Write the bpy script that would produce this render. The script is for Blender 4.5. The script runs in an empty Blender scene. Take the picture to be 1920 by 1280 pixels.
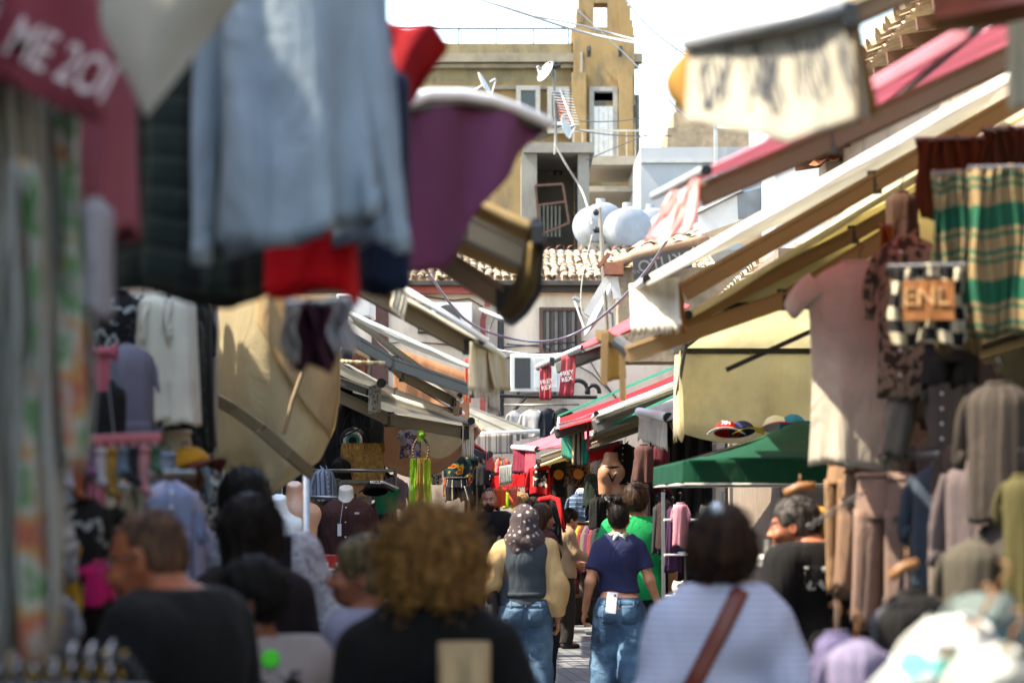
import bpy, bmesh, math, random
import numpy as np
from mathutils import Vector, Matrix, Euler, noise

# ------------------------------------------------------------------ camera, sky, sun, exposure
SC = bpy.context.scene
COL = SC.collection
F = 4533.0                       # focal length in photo pixels (85 mm on a 36 mm sensor)
CAM = Vector((0, 0, 1.65))
PITCH = math.atan(295 / F)
cam_data = bpy.data.cameras.new('camera')
cam = bpy.data.objects.new('camera', cam_data)
COL.objects.link(cam)
cam.location = CAM
cam.rotation_euler = (math.pi / 2 + PITCH, 0, 0)
cam_data.lens = 85
cam_data.sensor_width = 36
cam_data.clip_end = 3000
cam_data.dof.use_dof = True
cam_data.dof.focus_distance = 23.0
cam_data.dof.aperture_fstop = 2.8
SC.camera = cam

SUN_DIR = Vector((-0.62, -0.10, 0.80)).normalized()
world = bpy.data.worlds.new('World')
SC.world = world
world.use_nodes = True
_wn = world.node_tree.nodes
_bg = _wn.get('Background') or _wn.new('ShaderNodeBackground')
_sky = _wn.new('ShaderNodeTexSky')
_sky.sky_type = 'NISHITA'
_sky.sun_disc = False
_sky.sun_elevation = math.asin(SUN_DIR.z)
_sky.sun_rotation = math.atan2(SUN_DIR.x, SUN_DIR.y)
_sky.dust_density = 1.5
_sky.ozone_density = 0.6
_sky.air_density = 1.2
world.node_tree.links.new(_sky.outputs[0], _bg.inputs[0])
_bg.inputs[1].default_value = 0.15
sun_data = bpy.data.lights.new('sun', 'SUN')
sun_data.energy = 2.7
sun_data.angle = math.radians(0.5)
sun_data.color = (1.0, 0.93, 0.83)
sun = bpy.data.objects.new('sun', sun_data)
COL.objects.link(sun)
sun.rotation_euler = SUN_DIR.to_track_quat('Z', 'Y').to_euler()
SC.view_settings.view_transform = 'Standard'
SC.view_settings.look = 'None'
SC.view_settings.gamma = 1
SC.view_settings.exposure = 2.45
SC.view_settings.use_white_balance = True
SC.view_settings.white_balance_temperature = 7150
SC.view_settings.white_balance_tint = 8
SC.render.engine = 'CYCLES'
SC.cycles.use_denoising = True
SC.cycles.use_adaptive_sampling = True
SC.cycles.adaptive_threshold = 0.02
SC.cycles.max_bounces = 7
SC.cycles.diffuse_bounces = 4
SC.cycles.transmission_bounces = 4
SC.cycles.sample_clamp_indirect = 6

_R = Vector((1, 0, 0)); _Fw = Vector((0, math.cos(PITCH), math.sin(PITCH))); _U = Vector((0, -math.sin(PITCH), math.cos(PITCH)))
def P(px, py, d):
    """world point at street depth d (metres along the street) seen at photo pixel px, py"""
    v = _Fw + _R * ((px - 960) / F) + _U * ((640 - py) / F)
    return CAM + v * (d / v.y)
def M(px, d):
    return px / F * d            # pixels to metres at depth d

rnd = random.Random(7)
# ------------------------------------------------------------------ materials
def hexc(h):
    h = h.lstrip('#')
    c = [int(h[i:i + 2], 16) / 255 for i in (0, 2, 4)]
    return tuple(((x + .055) / 1.055) ** 2.4 if x > .04045 else x / 12.92 for x in c)
def col4(c):
    if isinstance(c, str): c = hexc(c)
    return (c[0], c[1], c[2], 1)
_mc = {}
def N(nt, typ, **kw):
    n = nt.nodes.new(typ)
    for k, v in kw.items():
        if k.startswith('i_'):
            n.inputs[int(k[2:]) if k[2:].isdigit() else k[2:].replace('_', ' ')].default_value = v
        else: setattr(n, k, v)
    return n
def new_mat(name):
    m = bpy.data.materials.new(name); m.use_nodes = True
    nt = m.node_tree; b = nt.nodes['Principled BSDF']
    return m, nt, b
def ramp_periodic(nt, src, stops):
    r = nt.nodes.new('ShaderNodeValToRGB'); r.color_ramp.interpolation = 'CONSTANT'
    e = r.color_ramp.elements
    while len(e) > 1: e.remove(e[-1])
    e[0].position = stops[0][0]; e[0].color = col4(stops[0][1])
    for p, c in stops[1:]:
        q = e.new(p); q.color = col4(c)
    nt.links.new(src, r.inputs[0]); return r.outputs[0]
def fract_axis(nt, vec, axis, period):
    s = nt.nodes.new('ShaderNodeSeparateXYZ'); nt.links.new(vec, s.inputs[0])
    d = N(nt, 'ShaderNodeMath', operation='DIVIDE'); nt.links.new(s.outputs[axis], d.inputs[0]); d.inputs[1].default_value = period
    f = N(nt, 'ShaderNodeMath', operation='FRACT'); nt.links.new(d.outputs[0], f.inputs[0]); return f.outputs[0]
def mix(nt, a, b, fac, mode='MIX'):
    m = N(nt, 'ShaderNodeMix', data_type='RGBA', blend_type=mode)
    for k, v in ((0, fac), (6, a), (7, b)):
        if hasattr(v, 'links') or hasattr(v, 'is_linked'): nt.links.new(v, m.inputs[k])
        else: m.inputs[k].default_value = v
    return m.outputs[2]
def fabric(color, trans=0.0, pat=None, rough=.9, var=.13, fold=.5, sheen=0.):
    """woven cloth; pat: ('stripe',axis,period,stops) ('plaid',period,stopsU,stopsV) ('check',size,c2) ('print',scale,[(pos,col)]) """
    key = ('f', str(color), trans, str(pat), rough, var, fold)
    if key in _mc: return _mc[key]
    m, nt, b = new_mat('fabric')
    L = nt.links.new
    uv = N(nt, 'ShaderNodeUVMap').outputs[0]
    obj = N(nt, 'ShaderNodeTexCoord').outputs['Object']
    if pat is None:
        c = N(nt, 'ShaderNodeRGB'); c.outputs[0].default_value = col4(color); c = c.outputs[0]
    elif pat[0] == 'stripe':
        c = ramp_periodic(nt, fract_axis(nt, uv, pat[1], pat[2]), pat[3])
    elif pat[0] == 'plaid':
        a = ramp_periodic(nt, fract_axis(nt, uv, 0, pat[1]), pat[2])
        d = ramp_periodic(nt, fract_axis(nt, uv, 1, pat[1]), pat[3])
        c = mix(nt, a, d, .5)
    elif pat[0] == 'border':
        n = N(nt, 'ShaderNodeTexNoise', i_Scale=pat[4], i_Detail=3.0); L(obj, n.inputs[0])
        fl = ramp_periodic(nt, n.outputs[0], pat[5]); mk = ramp_periodic(nt, fract_axis(nt, uv, 0, pat[1]), [(0, '#000000'), (pat[2], '#ffffff'), (pat[3], '#000000')])
        c = mix(nt, col4(color), fl, mk)
    elif pat[0] == 'dots':
        vo = N(nt, 'ShaderNodeTexVoronoi', i_Scale=pat[1]); L(obj, vo.inputs['Vector'])
        nz = N(nt, 'ShaderNodeTexNoise', i_Scale=pat[1] * 4); L(obj, nz.inputs[0])
        ad = N(nt, 'ShaderNodeMath', operation='MULTIPLY_ADD'); L(nz.outputs[0], ad.inputs[0]); ad.inputs[1].default_value = .5; L(vo.outputs[0], ad.inputs[2])
        c = ramp_periodic(nt, ad.outputs[0], [(0, pat[2]), (pat[3], color)])
    elif pat[0] == 'check':
        k = N(nt, 'ShaderNodeTexChecker', i_Scale=1 / pat[1]); L(uv, k.inputs[0])
        k.inputs[1].default_value = col4(color); k.inputs[2].default_value = col4(pat[2]); c = k.outputs[0]
    else:
        n = N(nt, 'ShaderNodeTexNoise', i_Scale=pat[1], i_Detail=2.0); L(obj, n.inputs[0])
        c = ramp_periodic(nt, n.outputs[0], pat[2])
    n1 = N(nt, 'ShaderNodeTexNoise', i_Scale=3.1, i_Detail=4.0); L(obj, n1.inputs[0])
    mr = N(nt, 'ShaderNodeMapRange'); L(n1.outputs[0], mr.inputs[0])
    mr.inputs[1].default_value = .3; mr.inputs[2].default_value = .7
    mr.inputs[3].default_value = 1 - var * 1.6; mr.inputs[4].default_value = 1 + var * .6
    c = mix(nt, c, mr.outputs[0], 1.0, 'MULTIPLY')
    nd = N(nt, 'ShaderNodeTexNoise', i_Scale=1.3, i_Detail=7.0, i_Roughness=.7); L(obj, nd.inputs[0])
    md = N(nt, 'ShaderNodeMapRange'); L(nd.outputs[0], md.inputs[0]); md.inputs[1].default_value = .5; md.inputs[2].default_value = .75; md.inputs[4].default_value = .35 if trans > .12 else .12
    c = mix(nt, c, col4('#6a6052'), md.outputs[0])
    L(c, b.inputs['Base Color']); b.inputs['Roughness'].default_value = rough
    b.inputs['Specular IOR Level'].default_value = .25
    b.inputs['Sheen Weight'].default_value = sheen
    # soft creases + weave
    mp = N(nt, 'ShaderNodeMapping'); mp.inputs['Scale'].default_value = (7, 7, 2.6); L(obj, mp.inputs[0])
    n2 = N(nt, 'ShaderNodeTexNoise', i_Scale=1.0, i_Detail=5.0, i_Roughness=.55, i_Distortion=.8); L(mp.outputs[0], n2.inputs[0])
    n3 = N(nt, 'ShaderNodeTexNoise', i_Scale=260.0, i_Detail=1.0); L(obj, n3.inputs[0])
    b1 = N(nt, 'ShaderNodeBump', i_Strength=fold, i_Distance=.05); L(n2.outputs[0], b1.inputs['Height'])
    b2 = N(nt, 'ShaderNodeBump', i_Strength=.25, i_Distance=.002); L(n3.outputs[0], b2.inputs['Height']); L(b1.outputs[0], b2.inputs['Normal'])
    L(b2.outputs[0], b.inputs['Normal'])
    if trans > 0:
        t = N(nt, 'ShaderNodeBsdfTranslucent'); L(c, t.inputs[0]); L(b1.outputs[0], t.inputs[1])
        ms = N(nt, 'ShaderNodeMixShader'); ms.inputs[0].default_value = trans
        L(b.outputs[0], ms.inputs[1]); L(t.outputs[0], ms.inputs[2])
        L(ms.outputs[0], nt.nodes['Material Output'].inputs[0])
    _mc[key] = m; return m
def solid(color, rough=.5, metal=0., var=.15, scale=6., bump=.15, spec=.5, name='paint', grime=None):
    """hard surface with wear: colour, roughness and bump vary; grime=(colour, amount) adds stains"""
    key = ('s', str(color), rough, metal, var, scale, bump, spec, str(grime))
    if key in _mc: return _mc[key]
    m, nt, b = new_mat(name); L = nt.links.new
    obj = N(nt, 'ShaderNodeTexCoord').outputs['Object']
    n1 = N(nt, 'ShaderNodeTexNoise', i_Scale=scale, i_Detail=6.0, i_Roughness=.6); L(obj, n1.inputs[0])
    mr = N(nt, 'ShaderNodeMapRange'); L(n1.outputs[0], mr.inputs[0])
    mr.inputs[1].default_value = .3; mr.inputs[2].default_value = .7
    mr.inputs[3].default_value = 1 - var * 1.3; mr.inputs[4].default_value = 1 + var * .7
    rgb = N(nt, 'ShaderNodeRGB'); rgb.outputs[0].default_value = col4(color)
    c = mix(nt, rgb.outputs[0], mr.outputs[0], 1.0, 'MULTIPLY')
    if grime:
        mp = N(nt, 'ShaderNodeMapping'); mp.inputs['Scale'].default_value = (2.2, 2.2, .7); L(obj, mp.inputs[0])
        n4 = N(nt, 'ShaderNodeTexNoise', i_Scale=1.0, i_Detail=8.0, i_Roughness=.68); L(mp.outputs[0], n4.inputs[0])
        g = N(nt, 'ShaderNodeMapRange'); L(n4.outputs[0], g.inputs[0]); g.inputs[1].default_value = .48; g.inputs[2].default_value = .68
        g.inputs[4].default_value = grime[1]
        c = mix(nt, c, col4(grime[0]), g.outputs[0])
    L(c, b.inputs['Base Color'])
    r2 = N(nt, 'ShaderNodeMapRange'); L(n1.outputs[0], r2.inputs[0]); r2.inputs[3].default_value = max(0, rough - .12); r2.inputs[4].default_value = min(1, rough + .15)
    L(r2.outputs[0], b.inputs['Roughness'])
    b.inputs['Metallic'].default_value = metal; b.inputs['Specular IOR Level'].default_value = spec
    bp = N(nt, 'ShaderNodeBump', i_Strength=bump, i_Distance=.01)
    n5 = N(nt, 'ShaderNodeTexNoise', i_Scale=scale * 7, i_Detail=4.0); L(obj, n5.inputs[0])
    L(n5.outputs[0], bp.inputs['Height']); L(bp.outputs[0], b.inputs['Normal'])
    _mc[key] = m; return m
def skin_mat(color):
    key = ('skin', str(color))
    if key in _mc: return _mc[key]
    m, nt, b = new_mat('skin'); L = nt.links.new
    obj = N(nt, 'ShaderNodeTexCoord').outputs['Object']
    n1 = N(nt, 'ShaderNodeTexNoise', i_Scale=18.0, i_Detail=4.0); L(obj, n1.inputs[0])
    c = Vector(col4(color)[:3])
    r = nt.nodes.new('ShaderNodeValToRGB'); L(n1.outputs[0], r.inputs[0])
    r.color_ramp.elements[0].position = .3; r.color_ramp.elements[0].color = (c.x * .9, c.y * .74, c.z * .68, 1)
    r.color_ramp.elements[1].position = .7; r.color_ramp.elements[1].color = (c.x * 1.06, c.y * 1.03, c.z, 1)
    L(r.outputs[0], b.inputs['Base Color']); b.inputs['Roughness'].default_value = .52
    b.inputs['Subsurface Weight'].default_value = .12; b.inputs['Subsurface Scale'].default_value = .012
    b.inputs['Subsurface Radius'].default_value = (1, .35, .2)
    bp = N(nt, 'ShaderNodeBump', i_Strength=.15, i_Distance=.002)
    n5 = N(nt, 'ShaderNodeTexNoise', i_Scale=240.0, i_Detail=2.0); L(obj, n5.inputs[0])
    L(n5.outputs[0], bp.inputs['Height']); L(bp.outputs[0], b.inputs['Normal'])
    _mc[key] = m; return m
def hair_mat(c0, c1):
    key = ('hair', str(c0), str(c1))
    if key in _mc: return _mc[key]
    m, nt, b = new_mat('hair'); L = nt.links.new
    obj = N(nt, 'ShaderNodeTexCoord').outputs['Object']
    mp = N(nt, 'ShaderNodeMapping'); mp.inputs['Scale'].default_value = (60, 60, 9); L(obj, mp.inputs[0])
    n1 = N(nt, 'ShaderNodeTexNoise', i_Scale=1.0, i_Detail=4.0); L(mp.outputs[0], n1.inputs[0])
    r = nt.nodes.new('ShaderNodeValToRGB'); L(n1.outputs[0], r.inputs[0])
    r.color_ramp.elements[0].position = .35; r.color_ramp.elements[0].color = col4(c0)
    r.color_ramp.elements[1].position = .68; r.color_ramp.elements[1].color = col4(c1)
    L(r.outputs[0], b.inputs['Base Color']); b.inputs['Roughness'].default_value = .6
    b.inputs['Specular IOR Level'].default_value = .16
    bp = N(nt, 'ShaderNodeBump', i_Strength=.8, i_Distance=.006)
    L(n1.outputs[0], bp.inputs['Height']); L(bp.outputs[0], b.inputs['Normal'])
    _mc[key] = m; return m

# ------------------------------------------------------------------ objects
def tag(o, label=None, cat=None, group=None, kind=None):
    if label: o['label'] = label
    if cat: o['category'] = cat
    if group: o['group'] = group
    if kind: o['kind'] = kind
    return o
def thing(name, label, cat, loc=(0, 0, 0), group=None, rz=0):
    o = bpy.data.objects.new(name, None); COL.objects.link(o)
    o.empty_display_size = .1
    o.location = loc; o.rotation_euler = (0, 0, rz)
    return tag(o, label, cat, group)
class MB:
    """collects shapes, links them as ONE mesh object"""
    def __init__(s): s.v = []; s.f = []; s.uv = {}; s.mi = {}
    def vert(s, p): s.v.append((p[0], p[1], p[2])); return len(s.v) - 1
    def face(s, ids, uvs=None, mi=0):
        s.f.append(tuple(ids)); k = len(s.f) - 1
        if uvs: s.uv[k] = uvs
        if mi: s.mi[k] = mi
    def quad(s, a, b, c, d, mi=0):
        i = [s.vert(p) for p in (a, b, c, d)]; s.face(i, [(0, 0), (1, 0), (1, 1), (0, 1)], mi)
    def grid(s, fn, nu, nv, closed=False, uvs=(1, 1), mi=0, cap0=False, cap1=False):
        """fn(u,v) with u,v in 0..1; closed wraps u"""
        cols = nu if closed else nu + 1
        base = len(s.v)
        for j in range(nv + 1):
            for i in range(cols): s.vert(fn(i / nu, j / nv))
        for j in range(nv):
            for i in range(nu):
                i2 = (i + 1) % cols
                a = base + j * cols + i; b = base + j * cols + i2; c = base + (j + 1) * cols + i2; d = base + (j + 1) * cols + i
                u0, u1 = i / nu * uvs[0], (i + 1) / nu * uvs[0]; v0, v1 = j / nv * uvs[1], (j + 1) / nv * uvs[1]
                s.face((a, b, c, d), [(u0, v0), (u1, v0), (u1, v1), (u0, v1)], mi)
        if cap0: s.face(tuple(base + i for i in range(cols))[::-1], None, mi)
        if cap1: s.face(tuple(base + nv * cols + i for i in range(cols)), None, mi)
    def box(s, c, size, rot=None, mi=0):
        c = Vector(c); hx, hy, hz = size[0] / 2, size[1] / 2, size[2] / 2
        R = rot if rot is not None else Matrix.Identity(3)
        if isinstance(R, (int, float)): R = Matrix.Rotation(R, 3, 'Z')
        i = [s.vert(c + R @ Vector((x * hx, y * hy, z * hz))) for z in (-1, 1) for y in (-1, 1) for x in (-1, 1)]
        sx, sy, sz = size
        for q, (w, h) in (((0, 2, 3, 1), (sy, sx)), ((4, 5, 7, 6), (sx, sy)), ((0, 1, 5, 4), (sx, sz)), ((2, 6, 7, 3), (sz, sx)), ((0, 4, 6, 2), (sz, sy)), ((1, 3, 7, 5), (sy, sz))):
            s.face([i[k] for k in q], [(0, 0), (w, 0), (w, h), (0, h)], mi)
    def beam(s, p0, p1, w, h, mi=0, up=(0, 0, 1), ext=0):
        p0 = Vector(p0); p1 = Vector(p1); d = p1 - p0; L = d.length
        if L < 1e-6: return
        x = d.normalized(); z = Vector(up); z = (z - x * z.dot(x))
        if z.length < 1e-4: z = Vector((1, 0, 0)) - x * x.x
        z.normalize(); y = z.cross(x)
        R = Matrix((x, y, z)).transposed()
        s.box((p0 + p1) / 2, (L + ext, w, h), R, mi)
    def tube(s, pts, r, n=8, mi=0, caps=True, flat=1.0):
        pts = [Vector(p) for p in pts]; m = len(pts)
        rr = r if isinstance(r, (list, tuple)) else [r] * m
        t = (pts[1] - pts[0]).normalized()
        u = t.orthogonal().normalized(); base = len(s.v)
        for k in range(m):
            tn = (pts[min(k + 1, m - 1)] - pts[max(k - 1, 0)]).normalized()
            u = (u - tn * u.dot(tn))
            u = u.normalized() if u.length > 1e-6 else tn.orthogonal().normalized()
            w = tn.cross(u)
            for i in range(n):
                a = 2 * math.pi * i / n
                s.vert(pts[k] + u * math.cos(a) * rr[k] + w * math.sin(a) * rr[k] * flat)
        for k in range(m - 1):
            for i in range(n):
                a = base + k * n + i; b = base + k * n + (i + 1) % n
                s.face((a, b, b + n, a + n), [(i / n, k / m), ((i + 1) / n, k / m), ((i + 1) / n, (k + 1) / m), (i / n, (k + 1) / m)], mi)
        if caps:
            s.face(tuple(base + i for i in range(n))[::-1], None, mi)
            s.face(tuple(base + (m - 1) * n + i for i in range(n)), None, mi)
    def lathe(s, c, prof, n=24, axis=None, mi=0):
        """prof: list of (r, z)"""
        c = Vector(c); R = axis if axis is not None else Matrix.Identity(3)
        def fn(u, v):
            k = v * (len(prof) - 1); i = int(round(k)); r, z = prof[i]
            return c + R @ Vector((math.cos(2 * math.pi * u) * r, math.sin(2 * math.pi * u) * r, z))
        s.grid(fn, n, len(prof) - 1, closed=True, mi=mi, cap0=prof[0][0] > 1e-3, cap1=prof[-1][0] > 1e-3)
    def ell(s, c, r, R=None, nu=16, nv=10, mi=0):
        c = Vector(c); R = R if R is not None else Matrix.Identity(3)
        def fn(u, v):
            a = 2 * math.pi * u; b = math.pi * min(max(v, .004), .996)
            return c + R @ Vector((r[0] * math.sin(b) * math.cos(a), r[1] * math.sin(b) * math.sin(a), r[2] * math.cos(b)))
        s.grid(fn, nu, nv, closed=True, mi=mi, cap0=True, cap1=True)
    def prism(s, pts, ext, mi=0):
        """planar polygon given in 3D, extruded by the vector ext"""
        n = len(pts); ext = Vector(ext)
        a = [s.vert(p) for p in pts]; b = [s.vert(Vector(p) + ext) for p in pts]
        s.face(a[::-1], None, mi); s.face(b, None, mi)
        for i in range(n):
            j = (i + 1) % n; s.face((a[i], a[j], b[j], b[i]), None, mi)
    def mesh(s, v, f, mi=0):
        base = len(s.v); s.v.extend(map(tuple, v))
        for q in f: s.face(tuple(int(i) + base for i in q), None, mi)
    def build(s, name, mats, parent=None, smooth=False, thick=0, origin=None, bevel=0, sub=0, auto=None, fixn=False):
        if not isinstance(mats, (list, tuple)): mats = [mats]
        if parent is not None: org = Vector((0, 0, 0))
        elif origin is not None: org = Vector(origin)
        else:
            a = np.array(s.v); lo = a.min(0); hi = a.max(0); org = Vector(((lo[0] + hi[0]) / 2, (lo[1] + hi[1]) / 2, lo[2]))
        me = bpy.data.meshes.new(name)
        me.from_pydata([(p[0] - org.x, p[1] - org.y, p[2] - org.z) for p in s.v], [], s.f)
        if s.uv:
            ul = me.uv_layers.new(name='UVMap'); data = np.zeros((len(me.loops), 2)); k = 0
            for i, f in enumerate(s.f):
                u = s.uv.get(i)
                if u: data[k:k + len(f)] = u
                k += len(f)
            ul.data.foreach_set('uv', data.ravel())
        for m in mats: me.materials.append(m)
        if s.mi: me.polygons.foreach_set('material_index', [s.mi.get(i, 0) for i in range(len(s.f))])
        if fixn:
            bm = bmesh.new(); bm.from_mesh(me); bmesh.ops.recalc_face_normals(bm, faces=bm.faces); bm.to_mesh(me); bm.free()
        if smooth: me.polygons.foreach_set('use_smooth', [True] * len(me.polygons))
        me.update()
        o = bpy.data.objects.new(name, me); COL.objects.link(o)
        if parent is not None: o.parent = parent
        else: o.location = org
        if thick:
            md = o.modifiers.new('thickness', 'SOLIDIFY'); md.thickness = thick; md.offset = 0
        if bevel:
            md = o.modifiers.new('bevel', 'BEVEL'); md.width = bevel; md.segments = 2; md.limit_method = 'ANGLE'
        if sub:
            md = o.modifiers.new('sub', 'SUBSURF'); md.levels = sub; md.render_levels = sub
        return o
def lettering(txt, size, mat, parent, M4, name='lettering', ext=.0015, align='CENTER', shear=0, spacing=1.0, sx=1):
    cu = bpy.data.curves.new(name, 'FONT'); cu.body = txt; cu.size = size; cu.extrude = ext
    cu.align_x = align; cu.align_y = 'CENTER'; cu.shear = shear; cu.space_character = spacing
    cu.offset = size * .012
    cu.materials.append(mat)
    t = bpy.data.objects.new('tmp', cu); COL.objects.link(t)
    dg = bpy.context.evaluated_depsgraph_get()
    me = bpy.data.meshes.new_from_object(t.evaluated_get(dg)); me.name = name
    bpy.data.objects.remove(t)
    o = bpy.data.objects.new(name, me); COL.objects.link(o)
    o.matrix_world = M4 @ Matrix.Diagonal((sx, 1, 1, 1))
    if parent is not None:
        o.parent = parent
    return o
def frame4(o, x, y):
    x = Vector(x).normalized(); y = Vector(y); y = (y - x * y.dot(x)).normalized(); z = x.cross(y)
    m = Matrix((x, y, z)).transposed().to_4x4(); m.translation = Vector(o); return m

WHITE = solid('#e8e6e0', .5, var=.06, name='white_paint')
METAL = solid('#8c8c88', .35, .9, name='metal')
DARKMETAL = solid('#1d1d1f', .4, .5, name='dark_metal')
GALV = solid('#a9adaf', .38, .85, scale=20, name='galvanised_steel')
BLACKPL = solid('#0c0c0d', .4, name='black_plastic')
BEIGEMETAL = solid('#8a7a62', .42, .25, scale=3, name='beige_aluminium')
# ------------------------------------------------------------------ smooth bodies: a distance field meshed with surface nets
class Field:
    def __init__(s, lo, hi, vx):
        s.lo = np.array(lo, float); s.vx = vx
        n = np.maximum(4, np.ceil((np.array(hi) - s.lo) / vx).astype(int) + 1)
        s.n = n; s.ax = [s.lo[i] + np.arange(n[i]) * vx for i in range(3)]
        s.f = np.full(n, 1.0, np.float32)
    def win(s, lo, hi, pad):
        a = np.clip(np.floor((np.array(lo) - pad - s.lo) / s.vx).astype(int), 0, s.n)
        b = np.clip(np.ceil((np.array(hi) + pad - s.lo) / s.vx).astype(int) + 1, 0, s.n)
        if (b <= a).any(): return None
        sl = tuple(slice(a[i], b[i]) for i in range(3))
        return sl, s.ax[0][sl[0]][:, None, None], s.ax[1][sl[1]][None, :, None], s.ax[2][sl[2]][None, None, :]
    def put(s, sl, d, k):
        a = s.f[sl]; h = np.maximum(k - np.abs(a - d), 0) / k
        s.f[sl] = np.minimum(a, d) - h * h * k * .25
    def cap(s, p0, p1, r0, r1=None, k=.03, sq=(1, 1, 1), flat=False, flat0=False):
        r1 = r0 if r1 is None else r1
        p0 = np.array(p0, float); p1 = np.array(p1, float); q = np.array(sq, float); R = max(r0, r1)
        w = s.win(np.minimum(p0, p1) - R * q, np.maximum(p0, p1) + R * q, k + .03)
        if w is None: return
        sl, X, Y, Z = w
        a = p0 / q; b = p1 / q; ab = b - a; L2 = (ab ** 2).sum() + 1e-12; L = math.sqrt(L2)
        x = X / q[0] - a[0]; y = Y / q[1] - a[1]; z = Z / q[2] - a[2]
        t = (x * ab[0] + y * ab[1] + z * ab[2]) / L2; tc = np.clip(t, 0, 1)
        d = np.sqrt((x - tc * ab[0]) ** 2 + (y - tc * ab[1]) ** 2 + (z - tc * ab[2]) ** 2) - (r0 + (r1 - r0) * tc)
        if flat: d = np.maximum(d, (t - 1) * L)
        if flat0: d = np.maximum(d, -t * L)
        s.put(sl, (d * min(q)).astype(np.float32), k)
    def ell(s, c, r, R=None, k=.03, sub=False):
        c = np.array(c, float); m = max(r)
        w = s.win(c - m, c + m, k + .03)
        if w is None: return
        sl, X, Y, Z = w; x = X - c[0]; y = Y - c[1]; z = Z - c[2]
        if R is not None:
            R = np.array(R)   # columns = local axes
            x, y, z = (x * R[0, 0] + y * R[1, 0] + z * R[2, 0], x * R[0, 1] + y * R[1, 1] + z * R[2, 1], x * R[0, 2] + y * R[1, 2] + z * R[2, 2])
        k0 = np.sqrt((x / r[0]) ** 2 + (y / r[1]) ** 2 + (z / r[2]) ** 2) + 1e-6
        k1 = np.sqrt((x / r[0] ** 2) ** 2 + (y / r[1] ** 2) ** 2 + (z / r[2] ** 2) ** 2) + 1e-6
        d = (k0 * (k0 - 1) / k1).astype(np.float32)
        if sub:
            a = -s.f[sl]; h = np.maximum(k - np.abs(a - d), 0) / k
            s.f[sl] = -(np.minimum(a, d) - h * h * k * .25)
        else: s.put(sl, d, k)
    def cut(s, p, n):
        """remove the side the normal n points to"""
        n = np.array(n, float); n /= np.linalg.norm(n)
        d = (s.ax[0][:, None, None] - p[0]) * n[0] + (s.ax[1][None, :, None] - p[1]) * n[1] + (s.ax[2][None, None, :] - p[2]) * n[2]
        s.f = np.maximum(s.f, d.astype(np.float32))
    def folds(s, amp, fx=34., fz=9., seed=0, radial=False):
        r = random.Random(seed); X = s.ax[0][:, None, None]; Y = s.ax[1][None, :, None]; Z = s.ax[2][None, None, :]
        g = 0
        for i in range(4):
            a = r.uniform(0, 6.28); sc = r.uniform(.6, 1.5)
            g = g + np.sin((X * math.cos(a) + Y * math.sin(a)) * fx * sc + r.uniform(0, 6) + 1.6 * np.sin(Z * fz * r.uniform(.6, 1.4) + r.uniform(0, 6)) + Z * fz * r.uniform(-1.5, 1.5))
        s.f = (s.f + amp * .5 * g).astype(np.float32)
    def mesh(s):
        f = s.f; n = s.n; ins = f < 0
        cd = n - 1; acc = np.zeros((*cd, 3), np.float32); cnt = np.zeros(cd, np.float32)
        faces = []; crosses = []
        for a in range(3):
            o1, o2 = [i for i in range(3) if i != a]
            s0 = [slice(None)] * 3; s1 = [slice(None)] * 3; s0[a] = slice(0, -1); s1[a] = slice(1, None)
            f0 = f[tuple(s0)]; f1 = f[tuple(s1)]; m = ins[tuple(s0)] != ins[tuple(s1)]
            I = np.argwhere(m); 
            if not len(I): continue
            v0 = f0[m]; v1 = f1[m]; t = v0 / (v0 - v1)
            p = I.astype(np.float32); p[:, a] += t
            crosses.append((a, I, v0 < 0))
            for d1 in (0, 1):
                for d2 in (0, 1):
                    J = I.copy(); J[:, o1] -= d1; J[:, o2] -= d2
                    ok = ((J >= 0) & (J < cd)).all(1)
                    Jk = J[ok]
                    np.add.at(acc, (Jk[:, 0], Jk[:, 1], Jk[:, 2]), p[ok]); np.add.at(cnt, (Jk[:, 0], Jk[:, 1], Jk[:, 2]), 1)
        idx = np.full(cd, -1, np.int64); on = cnt > 0; idx[on] = np.arange(on.sum())
        V = acc[on] / cnt[on][:, None] * s.vx + s.lo
        for a, I, neg in crosses:
            o1, o2 = [i for i in range(3) if i != a]
            ok = (I[:, o1] >= 1) & (I[:, o2] >= 1) & (I[:, o1] < cd[o1]) & (I[:, o2] < cd[o2])
            I = I[ok]; neg = neg[ok]
            q = []
            for d1, d2 in ((1, 1), (0, 1), (0, 0), (1, 0)):
                J = I.copy(); J[:, o1] -= d1; J[:, o2] -= d2; q.append(idx[J[:, 0], J[:, 1], J[:, 2]])
            q = np.stack(q, 1)
            flip = neg if a != 1 else ~neg
            q[~flip] = q[~flip][:, ::-1]
            faces.append(q)
        Fc = np.concatenate(faces) if faces else np.zeros((0, 4), int)
        return V, Fc
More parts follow.
